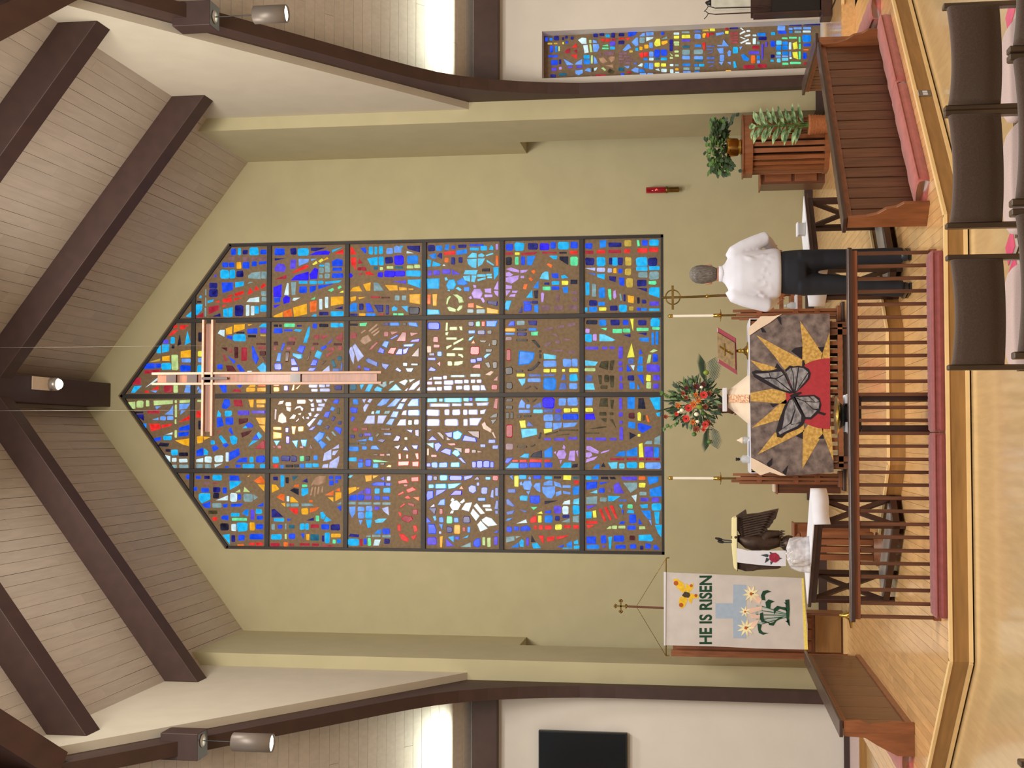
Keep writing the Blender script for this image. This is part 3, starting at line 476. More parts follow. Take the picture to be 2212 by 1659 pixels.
k 860 882 970 925 a 988 880 1060 938 n 1100 878 1190 932 b 1222 880 1278 932 y 1295,868 1330,868 1325,995 n 1375 882 1460 935 c 1502 865 1590 950 P 850 968 892 1010 G 1000,962 1065,960 1055,985 G 1120 970 1218 1010 G 1225 968 1298 1005 G 1360 958 1480 990 G 1515 952 1590 978 c 848 1022 915 1100 P 925 1022 962 1088 C 990,1022 1040,1025 1150,1080 1120,1092 990,1092 n 1225,1030 1300,1020 1298,1055 n 1370,1012 1462,1005 1455,1035 a 1380,1060 1485,1055 1480,1100 1400,1092 a 1508 1005 1535 1130 a 1548 995 1578 1125 p 852 1148 980 1175 p 1015 1148 1070 1172 p 1090 1145 1140 1170 p 1180 1145 1220 1265 y 1265,1255 1310,1112 1340,1250 b 1382,1225 1395,1165 1418,1220 e 1488,1200 1530,1170 1572,1185 1520,1205 e 1460,1315 1480,1225 1508,1225 1495,1305 b 1522 1218 1570 1298
C 848,1282 975,1298 950,1335 850,1335 d 985,1350 1005,1295 1080,1285 1075,1380 d 1090,1378 1095,1290 1138,1280 1120,1382 p 1180 1290 1218 1335 u 1275 1265 1330 1318 a 1370,1320 1385,1240 1420,1245 1420,1320 b 1265,1320 1310,1390 1260,1395 w 1298,1330 1342,1332 1330,1385 a 1368 1330 1425 1395 p 1460 1325 1590 1395 e 845 1362 950 1390 p 1182 1350 1220 1395 u 855 1430 920 1492 d 975,1430 1010,1430 1010,1520 990,1520 d 1040 1430 1085 1500 d 1092,1435 1135,1435 1130,1555 1100,1550 d 1000 1530 1070 1568 p 1190 1435 1215 1490 n 1268 1432 1335 1485 b 1368,1430 1425,1425 1430,1530 y 1455 1428 1502 1490 p 1525 1430 1590 1485 C 848,1512 930,1512 945,1575 848,1575 p 1190 1508 1222 1570 a 1288 1498 1342 1568 a 1365,1570 1372,1520 1392,1570 e 1458 1500 1502 1565 p 1525 1515 1582 1565"""),
((400,840,4.608), """f 920,330 930,260 965,228 1010,280 1015,335 970,350 h 890,310 895,190 915,200 905,315 h 920,160 940,120 990,115 975,150 f 1000 130 1060 175 f 1110 105 1205 150 h 1080,210 1105,175 1150,165 1185,195 1175,225 1160,215 1150,185 1110,195 f 1005,175 1060,185 1050,230 1010,215 f 1035,300 1080,250 1110,260 1090,300 h 1100,325 1135,290 1140,300 1110,330 h 1165,285 1180,265 1190,310 f 1120,250 1160,235 1150,265 L 1225,105 1278,105 1260,135 L 1300,105 1362,105 1360,138 1310,138 L 1375,102 1418,102 1400,132 L 1248,150 1280,140 1285,178 1258,180 L 1325,148 1392,145 1385,178 1325,172 L 1250,195 1288,190 1285,225 1255,222 L 1310,185 1375,182 1355,222 1308,220 L 1225,240 1255,235 1258,270 1240,272 L 1280,275 1310,245 1338,250 1305,285 L 1200,290 1235,275 1232,302 L 1210,355 1280,290 1305,292 1235,382
b 1468,140 1490,105 1535,105 1520,150 a 1440,210 1460,175 1495,188 1475,222 b 1378,275 1400,230 1448,222 1425,290 a 1310,355 1340,302 1372,315 1350,365 b 1230,410 1265,380 1305,372 1270,410 n 1450,310 1475,268 1500,285 1475,322 n 1520 320 1555 355 b 1480,400 1500,372 1560,395 1545,455 n 1390,390 1415,362 1440,375 1420,405 a 1278,490 1340,425 1392,440 1370,490 1320,535 a 1325,530 1350,508 1408,555 1365,600 g 1400,480 1420,470 1450,510 1435,520 d 1510 190 1540 250 g 1455,430 1470,420 1505,465 1490,470 o 875 378 960 408 o 875,425 965,440 960,492 875,498 p 1000 385 1030 435 p 1005 470 1040 545 o 1060,370 1105,370 1090,455 1068,450 o 1125 372 1180 425 C 882,515 945,515 910,568 c 1062,515 1125,510 1110,590 c 1150,505 1215,505 1200,575 1165,570 R 870,565 905,575 890,595 R 920 565 960 595 m 1235,595 1250,550 1278,598 s 1140 570 1180 590 L 1370,720 1385,640 1455,600 1455,700 L 1460,600 1530,550 1530,590 L 1462,660 1470,620 1525,610 1490,660 L 1362,785 1372,755 1425,745 1422,785 L 1432,785 1440,730 1535,668 1530,720 1508,788
c 868 672 932 738 n 955 668 1045 720 n 1050 665 1110 722 G 1142 668 1182 720 k 1195 668 1242 718 a 1278 662 1320 708 r 875 750 925 785 a 945 758 982 790 k 1000 755 1075 780 k 1080 752 1130 780 a 1142 745 1188 788 c 1198 742 1265 782 c 1270 742 1328 780
b 10 855 50 900 b 105 865 155 898 n 188 865 245 898 c 272 855 365 912 b 440,860 530,865 545,912 440,912 o 618,872 648,858 630,878 O 682,915 755,865 792,915 790,945 720,940 o 720,950 792,952 785,1020 c 440,920 565,918 530,960 445,1005 h 182 925 245 948 s 280 930 325 945 b 65 978 120 1015 b 160 985 235 1030 n 275 980 350 1030 b 375 980 415 1040 e 495,1030 545,1000 550,1030 e 578,1025 590,975 645,1028 c 135,1050 155,1038 250,1040 250,1100 165,1140 135,1100 k 278 1035 338 1090 w 305,1110 425,1060 425,1110 w 448 1038 518 1122 b 525 1048 555 1105 g 580 1042 672 1125 g 680,1050 725,1078 682,1108 b 165,1150 250,1120 250,1185 200,1185 g 272 1138 362 1182 b 372,1150 425,1140 420,1180 380,1180 b 455,1145 580,1140 550,1172 455,1175 b 710,1170 780,1132 780,1170 d 230 1210 320 1245 r 272 1275 318 1312 b 355,1275 380,1260 432,1258 432,1310 365,1300 c 455 1235 542 1270 a 565,1240 600,1200 635,1200 625,1270 p 652 1202 688 1305 c 702 1195 765 1242 b 712 1260 775 1302 G 465 1285 615 1312 k 348 1340 435 1412 w 458 1345 508 1415 c 515 1330 620 1418 o 642 1330 692 1412 b 705 1345 775 1395 c 372,1455 442,1445 445,1550 n 460 1455 498 1525 b 530 1455 592 1510 b 642 1445 778 1500 O 520 1548 585 1562 r 638 1532 695 1555 r 705 1530 775 1558
n 875 872 922 912 c 948 858 985 975 k 1000 880 1030 940 t 1060,870 1130,868 1075,915 n 1162,920 1215,890 1220,935 b 1430 868 1475 900 b 1490 868 1552 900 b 1435 910 1480 960 b 1490 905 1520 940 O 1080,975 1090,955 1135,950 1130,980 G 1165 952 1215 978 o 862,950 905,955 938,998 862,1035 k 1040,1010 1080,988 1130,995 1130,1060 c 1158,990 1225,988 1225,1040 1175,1068 1158,1060 f 1290,890 1330,865 1400,868 1390,930 1330,960 1275,950 f 1250,960 1285,900 1300,910 1265,965 f 1242,1060 1262,975 1275,975 1258,1062 f 1280,1070 1290,975 1305,975 1295,1075 f 1310,1050 1325,972 1338,972 1328,1052 f 1355,1030 1362,970 1375,970 1370,1032 O 1390,1058 1480,1010 1475,1060 O 1490,1010 1540,985 1545,1025 o 1495,1030 1555,1030 1555,1085 1495,1118 o 1420,1080 1475,1078 1475,1125 O 908,1080 950,1045 990,1048 985,1120 w 1010 1068 1035 1120 o 1045,1080 1070,1075 1130,1130 1048,1130 O 1235 1108 1270 1130 o 955,1140 995,1135 995,1175 g 1010 1140 1040 1172 g 1050 1140 1128 1170 g 1158,1142 1260,1142 1280,1165 1158,1168 r 1030,1190 1125,1188 1120,1245 1095,1248 o 1158 1188 1225 1248 O 1240,1190 1335,1178 1300,1215 1240,1232 g 1510,1150 1555,1122 1552,1150 b 1510,1175 1555,1160 1552,1220 n 860,1200 890,1195 980,1275 860,1280 c 882 1288 985 1320 b 1015,1290 1060,1300 1020,1318 n 1205,1310 1280,1280 1282,1312 G 1300 1262 1335 1318 c 1345,1230 1370,1222 1400,1262 1380,1300 1350,1290 c 1380,1318 1405,1270 1458,1308 1410,1325
g 858 1345 892 1400 b 920 1352 968 1392 g 995 1342 1008 1398 t 1030 1355 1088 1390 c 1142 1340 1190 1402 c 1195 1338 1230 1402 R 1250 1348 1330 1385 b 1355 1345 1435 1400 n 1448 1348 1540 1408 c 855 1448 962 1500 e 992 1445 1010 1495 b 1030 1440 1095 1495 b 1152,1440 1190,1440 1175,1495 o 1205 1445 1235 1505 t 1245 1448 1335 1510 n 1362 1460 1385 1520 c 1390 1432 1440 1535 o 1452 1440 1548 1478 G 1468 1500 1498 1540 a 1508 1495 1550 1535 R 850 1535 942 1568 O 980 1525 1022 1568 R 1035 1538 1085 1562 R 1140 1535 1240 1560 R 1260 1540 1330 1565 s 1360 1550 1480 1572"""),
((740,840,4.608), """a 102 102 158 155 L 195,105 235,100 215,145 L 245,130 265,100 298,102 275,140 L 205,185 230,150 262,155 225,228 212,225 l 340,165 400,100 470,100 435,150 380,172 l 440,180 530,95 585,98 520,175 L 580,130 605,98 648,98 620,132 l 535,200 570,140 620,145 590,205 l 645,160 690,100 760,95 760,172 650,175 b 72,195 95,180 150,195 140,240 90,240 w 285,250 292,225 315,222 312,250 C 325,245 340,215 375,215 368,248 g 410,248 425,220 480,218 460,248 l 475,280 505,222 562,225 540,285 L 585,260 605,218 638,212 635,262 l 648 208 770 268 b 80,300 100,270 125,290 95,330 L 210,345 250,268 320,265 318,348 L 345,345 355,265 440,265 400,345 l 430,350 475,295 520,298 490,362 L 538,365 575,305 632,302 632,365 g 652 308 692 360 L 712 305 758 355
R 105 390 150 420 s 188 390 250 412 m 380 395 480 408 n 75 455 120 490 n 160 448 200 475 p 215 440 285 468 d 325,470 350,440 375,440 345,485 u 410 440 485 460 a 135,520 240,495 240,520 a 255,510 265,480 305,475 302,520 n 342,515 380,500 430,508 400,535 n 500,520 540,460 580,475 560,520 d 615 480 650 510 b 630,405 700,410 690,440 n 722,405 762,400 762,480 725,465 d 70 538 160 552 t 175 535 235 552 a 65 572 162 620 a 195 570 242 605 a 275,600 290,565 340,565 372,605 n 510,575 580,558 555,605 b 600,610 630,570 660,615 b 685,562 755,560 745,600 710,595 m 305 648 355 662 R 370 648 420 668 m 435 645 478 665 r 555,645 580,640 585,700 562,705 r 635 650 655 695 r 722,640 755,638 760,700 740,705 r 550,722 668,720 662,762 550,765 r 692,725 762,720 758,775 695,772 c 62 682 142 722 b 158 700 205 725 b 225 700 285 770 G 300,705 330,705 460,725 310,732 a 152 730 205 785 c 302 740 355 788 B 375 738 420 755 z 432,778 460,755 488,760 485,780
C 842 95 940 132 C 960 98 998 128 C 1010 92 1188 135 C 1202 90 1258 125 b 1262 88 1295 122 C 1318 90 1448 122 L 865 145 1070 178 L 1088 145 1185 172 L 1208 140 1298 168 L 1330,140 1458,135 1445,165 1340,170 s 1520,95 1548,90 1540,205 1500,195 L 838 205 965 270 L 1015 205 1065 262 L 1092 205 1172 262 L 1200 205 1245 260 L 1252 205 1348 258 L 1368,215 1430,202 1410,250 1372,252 k 1460,290 1500,255 1545,240 1540,285 k 1475,310 1540,300 1495,355 L 838 302 968 370 L 1015 300 1152 370 L 1202 300 1245 370 L 1262,290 1388,288 1345,365 1265,365 f 1380,350 1415,320 1430,360 1490,405 1480,440 1400,400 f 1485,435 1500,425 1530,490 1515,492
u 842,405 895,405 850,425 m 935,430 970,430 1010,470 1012,515 b 1015,440 1095,428 1090,485 1050,478 c 1100,430 1150,412 1195,445 1170,495 1130,508 1100,495 m 1235,418 1365,418 1365,495 1300,470 b 1185,515 1210,460 1330,490 1340,530 b 848,515 895,468 945,510 m 1035,475 1085,510 1035,515 C 835,545 908,535 905,592 b 915,545 960,530 990,560 940,630 920,600 R 1035,545 1120,540 1130,560 1080,565 m 1100,582 1190,590 1190,640 b 970,625 1025,590 1085,605 1078,665 c 1088,640 1115,605 1155,610 1172,655 1140,678 s 1215 590 1270 640 m 1285 605 1330 638 m 1340,615 1395,628 1345,635 f 842 590 862 665 s 880 655 940 680 b 1150,685 1180,680 1235,745 1200,735 u 1370 550 1425 582 u 1450 505 1525 540 u 1490 560 1550 600 b 838 738 878 775 a 885 730 948 785 a 958 732 1048 782 c 1075 730 1168 780 b 1290 722 1330 785 b 1338 715 1395 788 b 1400 712 1465 785 b 1470 725 1505 785
C 55,880 75,860 105,860 80,885 o 222,862 292,858 290,915 232,925 o 300,862 360,862 305,895 b 375,895 415,870 418,915 L 440 870 480 915 b 280,950 330,928 425,930 425,965 310,965 b 430 935 482 965 r 548,920 640,898 658,935 555,945 r 682,882 760,875 760,920 685,922 R 610 950 650 970 o 60,985 135,975 140,1005 62,1048 o 142,985 170,980 155,1002 p 145,1040 212,1005 212,1040 p 225 988 285 1050 c 318 988 372 1042 c 405 985 478 1035 r 630,1005 700,975 740,1005 650,1035 r 548,1050 605,1018 615,1035 560,1060 b 62,1110 70,1065 138,1048 138,1112 b 145 1050 215 1110 p 222 1062 290 1105 b 315 1065 375 1105 b 395 1070 465 1105 r 615,1080 650,1060 685,1090 640,1095 O 698,1078 765,1075 760,1115 g 62 1125 132 1150 g 155 1128 290 1150 g 305 1130 378 1152 g 395 1130 480 1155 r 568,1175 620,1135 625,1150 580,1182 R 645,1130 720,1150 715,1172 655,1155 R 695 1200 750 1255
l 65,1175 130,1170 125,1240 95,1285 72,1240 l 150 1172 218 1220 l 228 1165 295 1218 l 150 1228 215 1290 c 225 1222 295 1290 l 160,1305 200,1305 180,1355 c 230,1300 292,1300 280,1380 250,1385 p 315 1170 365 1205 L 392,1190 455,1170 462,1260 410,1220 C 318,1310 360,1292 440,1290 400,1330 330,1335 r 555,1220 585,1235 588,1260 570,1275 R 580,1290 615,1260 690,1270 705,1300 660,1330 610,1320 r 545,1355 575,1350 578,1415 552,1415 r 700,1360 735,1358 748,1410 715,1430 r 560,1440 610,1445 655,1490 650,1525 590,1505 r 678,1470 735,1450 730,1485 705,1505 a 315,1440 350,1405 385,1400 382,1445 b 395 1390 470 1445 n 60,1470 75,1442 165,1450 160,1478 g 235 1460 280 1475 g 295 1452 378 1475 g 395 1455 480 1480 c 52 1490 162 1562 R 172 1492 198 1565 b 210 1490 240 1550 G 250 1485 282 1562 w 305,1560 320,1500 380,1500 360,1560 n 415 1490 470 1545
b 842 862 895 912 n 905 868 942 910 c 968 858 1045 912 b 1062 865 1195 910 b 1205,870 1305,858 1285,885 1210,912 n 1305,905 1345,870 1368,905 c 1422 875 1472 905 R 1495 862 1550 912 c 855 950 910 988 c 918 945 1035 992 c 1045,945 1185,938 1120,985 1050,998 O 1160,995 1185,965 1205,998 u 1250,980 1280,955 1330,965 1335,1020 1300,1045 1255,1020 u 1380 975 1445 1050 u 1470,1080 1485,1005 1505,995 1505,1090 u 1520 980 1550 1070 u 1335 930 1362 965 b 835,1060 845,1015 905,1012 905,1085 842,1115 b 925,1070 930,1005 1040,998 1000,1030 v 1065,1060 1120,1010 1190,1015 1185,1055 a 1345 1085 1425 1115 a 945,1155 975,1105 1020,1092 1020,1160
x 1075,1115 1090,1085 1115,1100 1100,1120 x 1065,1160 1090,1115 1140,1110 1178,1150 1150,1205 1095,1210 x 1165,1130 1210,1092 1218,1120 1190,1140 x 1068,1240 1085,1210 1108,1215 1100,1240 x 1182,1200 1225,1135 1290,1130 1258,1222 x 1305,1165 1335,1138 1418,1240 1375,1248 x 1272,1240 1298,1190 1365,1265 1328,1315 x 1395 1152 1475 1178 x 1420,1190 1480,1192 1490,1212 1425,1215 x 1385,1300 1430,1272 1485,1290 1540,1355 1450,1370 1390,1320 x 1340,1350 1375,1312 1445,1390 1370,1422 u 1510,1200 1530,1105 1550,1110 1548,1200 u 1520 1210 1548 1245 n 855,1185 935,1185 920,1255 R 965 1190 998 1248 L 870,1180 910,1145 918,1170 c 898,1270 925,1262 935,1300 918,1318 a 960 1275 1005 1330 G 1035 1268 1092 1338 a 1110 1280 1155 1330 n 1200 1270 1272 1338 b 835,1335 838,1275 885,1325 b 848,1345 915,1345 935,1400 930,1445 855,1440 a 960,1345 1000,1345 990,1405 n 1035 1372 1092 1432 o 1110 1352 1168 1445 R 1195 1375 1222 1420 a 1242 1372 1272 1430 L 960 1418 982 1442 c 1048,1475 1110,1462 1105,1528 b 1118 1468 1162 1500 c 1190,1490 1255,1455 1245,1480 p 840 1475 938 1552 o 968,1470 998,1465 990,1578 970,1578 p 1030,1490 1110,1565 1030,1568 g 1170,1575 1275,1528 1278,1575 b 1300,1525 1330,1490 1370,1490 1372,1560 1350,1580 1305,1565 e 1392 1475 1420 1558 e 1440 1482 1475 1575 p 1510 1470 1545 1555 b 1500,1430 1550,1408 1545,1435"""),
((1080,840,4.608), """B 60 98 125 130 B 55 165 128 200 B 60 230 90 300 B 105 228 132 300 B 250,98 265,98 290,128 275,132 B 318,130 360,98 370,98 335,130 l 182,190 195,135 215,102 250,140 248,190 l 262 155 300 195 u 330,170 410,130 415,190 330,185 v 425 88 542 195 l 582 92 658 168 l 672 88 775 168 l 185 210 300 240 C 330 205 425 242 u 435 205 530 232 p 552 198 608 235 y 635 195 702 235 y 712 192 778 230 B 175 262 210 285 B 240 262 312 280 l 435 255 528 322 u 540 252 612 322 b 622 250 780 308 y 192,318 252,312 258,385 208,390 u 265,370 280,320 340,375 l 448 332 520 392 l 530,340 618,335 610,385 530,410 l 628,340 775,335 740,375 630,385 C 210,400 365,395 370,455 220,490 y 435,400 520,398 515,425 440,445 B 380,490 400,430 412,440 395,500 R 65 355 125 485 h 55 540 135 610 d 450,450 580,420 575,430 460,462 d 540,465 690,445 690,455 d 590 405 780 415 p 440 490 510 512 p 540 490 645 515 p 680 480 770 505 B 172 568 270 585 B 300,575 350,550 350,562 310,580
c 195,680 245,645 290,645 285,688 k 298,680 330,640 418,612 420,685 a 440,620 520,568 522,682 442,685 P 620,590 635,555 652,580 645,605 P 562,655 585,612 640,608 662,650 645,695 585,698 P 535,635 555,618 558,650 P 592,710 620,705 605,750 P 680,710 695,620 748,612 745,720 P 755,620 778,612 778,680 b 50,735 65,690 135,685 80,742 r 120 708 182 728 r 195 705 270 730 r 290 702 418 728 r 440 705 500 728 c 55,790 110,735 188,738 188,790 b 192 738 280 788 b 290 735 412 782 b 440 735 520 782 c 600,785 640,735 710,732 708,785 k 715,785 720,752 775,745 770,780
l 852,92 925,90 918,165 852,165 d 985,175 1000,98 1072,92 1075,178 d 1095,110 1135,110 1120,200 1105,195 p 1185 90 1215 205 a 1270,85 1342,82 1340,200 1270,195 k 1378,95 1430,92 1450,198 1375,198 c 1490,90 1595,82 1595,208 1545,205 y 852 190 925 228 v 850,250 935,245 950,305 850,308 d 990 232 1060 268 d 1092 232 1128 262 p 1182 230 1220 278 m 1282 238 1338 295 y 1368,240 1390,230 1405,250 1400,320 1372,315 O 1452,265 1468,262 1492,330 1470,330 c 1552,240 1595,232 1592,275 1565,270 d 1420 260 1445 315 d 1000,295 1060,290 1058,332 1030,325 d 1092,305 1120,300 1155,390 p 1192 315 1218 350 a 1275,340 1285,325 1348,335 1345,398 1275,385 b 1372,345 1405,342 1518,378 1420,440 1375,410 d 880,400 1000,375 1060,372 1060,382 950,398 d 850 435 990 445 p 1190 380 1225 510 k 1288,430 1358,462 1292,502 y 1370 450 1398 475 p 860 488 930 508 p 948 485 1058 515 p 1092 488 1160 512
P 858,605 860,570 900,570 985,620 980,645 940,640 P 855,635 905,630 920,660 890,685 855,680 P 855,735 860,700 975,670 940,705 P 1002,630 1090,605 1085,620 1005,645 g 1435,550 1460,520 1515,515 1515,550 g 1535,550 1540,490 1595,462 1595,555 a 1145,668 1190,625 1248,618 1245,672 a 1258,620 1365,578 1368,670 1260,672 y 1382,550 1418,538 1430,680 1385,682 p 1440,575 1522,575 1522,682 1440,682 a 1532 582 1582 682 R 1098 690 1235 710 R 1262 688 1365 710 R 1385 690 1435 710 R 1450 690 1590 712 a 925,795 960,755 992,748 990,795 k 1005,775 1030,730 1048,780 C 1075,735 1170,728 1165,792 1110,795 C 1185 740 1240 795 c 1262 730 1368 790 y 1382 732 1435 788 l 1450 732 1600 795
y 142 865 185 975 a 95,870 125,860 130,910 c 190 858 262 900 l 280,890 295,868 312,890 300,908 b 332 862 410 895 c 445 870 520 900 k 535 870 608 892 y 632,860 710,862 705,908 630,905 t 725 875 782 895 l 195,940 215,920 225,955 205,962 l 222,950 245,915 305,912 320,960 300,1010 240,1000 l 332,970 355,938 402,935 402,1030 370,1015 l 435,935 490,910 525,915 525,962 435,962 l 420,975 550,970 548,1040 515,1092 470,1085 425,1030 l 535,920 600,940 615,985 545,965 l 555,1030 610,1012 612,1050 560,1072 l 622 960 705 985 l 628,1015 702,1030 700,1052 630,1042 l 262,1022 300,1018 285,1055 r 735 912 785 948 a 725,975 790,968 785,1050 725,1055 u 75 995 160 1035
c 195,1075 215,1060 278,1065 270,1115 200,1110 b 295,1065 395,1062 398,1130 370,1145 300,1135 u 60,1100 80,1090 150,1165 130,1175 65,1150 k 445,1115 580,1110 445,1150 w 620,1150 640,1120 698,1105 698,1150 C 725,1145 735,1100 788,1088 788,1150 G 305,1175 375,1175 335,1205 p 538 1165 608 1242 w 620 1170 685 1248 c 725 1160 790 1250 u 60,1225 150,1205 130,1245 70,1255 u 190,1200 270,1215 250,1232 y 370,1240 415,1218 425,1245 b 445,1220 510,1205 510,1240 450,1240 r 298,1300 330,1270 362,1262 368,1330 305,1335 y 378 1262 415 1332 a 442 1258 525 1335 n 550 1265 595 1312 n 622 1255 690 1285 g 610,1325 695,1290 698,1330 g 725,1270 785,1260 785,1330 725,1325 a 55,1315 75,1290 130,1285 90,1310 w 165,1340 260,1298 270,1335 b 62 1370 118 1425 b 138 1370 188 1412 b 205,1375 270,1358 305,1385 300,1412 205,1415 r 335 1362 370 1398 r 388 1355 428 1402 r 445 1360 515 1400 y 548 1350 615 1402 r 635 1355 705 1385 r 728 1355 785 1392
g 60,1475 145,1465 145,1510 60,1530 g 155,1468 210,1465 160,1490 r 382,1460 435,1460 435,1540 420,1530 r 462,1475 545,1465 540,1505 475,1522 r 560,1470 690,1455 640,1482 570,1500 a 105,1580 185,1530 188,1580 c 192,1525 215,1495 238,1510 235,1575 200,1570 p 260 1480 288 1560 k 308,1525 315,1455 352,1525 c 318,1540 370,1532 408,1585 330,1588 a 660,1545 715,1512 720,1575 670,1575 c 735,1520 775,1500 780,1545 738,1545 c 735 1560 792 1592 b 570,1575 635,1550 630,1575 c 625 1582 720 1592
c 855 868 910 905 a 915 868 978 905 k 1005 875 1078 900 k 1090,875 1140,875 1155,900 1100,900 p 1205,875 1360,872 1365,910 1220,908 O 1380 872 1448 905 a 1468,875 1580,872 1575,925 1485,955 b 858,930 970,922 965,985 860,1005 b 990,930 1085,925 1000,955 y 1382 935 1448 980 p 1130,960 1178,928 1235,1040 1140,1040 g 1228,935 1365,932 1365,990 1300,1035 C 895,1035 968,1005 968,1040 b 988 985 1042 1035 h 1075 980 1105 1030 a 1488,1000 1605,965 1610,1072 1495,1072 w 1308,1065 1362,1052 1355,1130 g 1390 1025 1460 1060 g 858,1078 968,1068 965,1145 858,1145 g 995 1080 1060 1122 c 1075,1065 1200,1070 1130,1115 1078,1118 u 1180 1100 1262 1120 p 1398 1085 1478 1118 p 1512 1082 1582 1128 p 860,1165 965,1155 870,1200 c 855,1225 915,1220 912,1285 858,1288 y 922,1215 955,1208 962,1280 930,1282 r 985,1200 1005,1190 1055,1310 1040,1328 r 1035,1180 1062,1172 1112,1300 1095,1308 r 1090,1165 1122,1158 1170,1290 1155,1295 c 1185,1155 1222,1152 1212,1195 b 1208,1205 1228,1200 1225,1255 G 1270 1150 1320 1190 c 1262,1235 1275,1205 1330,1208 1335,1238 c 1392,1155 1472,1148 1470,1188 1410,1185 c 1512 1142 1608 1210
b 1285 1250 1355 1338 a 1405,1210 1498,1210 1505,1300 1470,1295 c 1535,1222 1588,1222 1582,1345 1550,1340 b 1182,1345 1205,1320 1248,1318 1230,1348 b 1375,1345 1382,1290 1418,1350 l 1480,1305 1505,1310 1512,1360 r 858 1315 970 1342 r 858,1358 945,1355 880,1390 e 1060,1395 1090,1368 1110,1370 1110,1392 e 1115 1362 1165 1395 e 1180 1362 1248 1390 b 1270 1362 1352 1402 e 1385,1368 1440,1368 1448,1395 1385,1398 c 1542,1355 1612,1352 1605,1475 1575,1440 b 862,1470 955,1468 955,1545 862,1540 b 1005 1458 1058 1540 c 1078,1475 1115,1470 1105,1595 1088,1595 b 1130 1460 1235 1522 m 1290 1462 1345 1508 c 1380,1455 1500,1450 1528,1500 1510,1518 1382,1510 a 862 1552 985 1595 p 1020 1560 1048 1580 b 1150 1555 1252 1592 b 1295 1545 1355 1590 n 1395 1562 1425 1602 b 1445 1540 1500 1590 b 1530,1555 1560,1555 1590,1600 1530,1598"""),
]
glaze(w1, CROPS, YG+.002, 300)
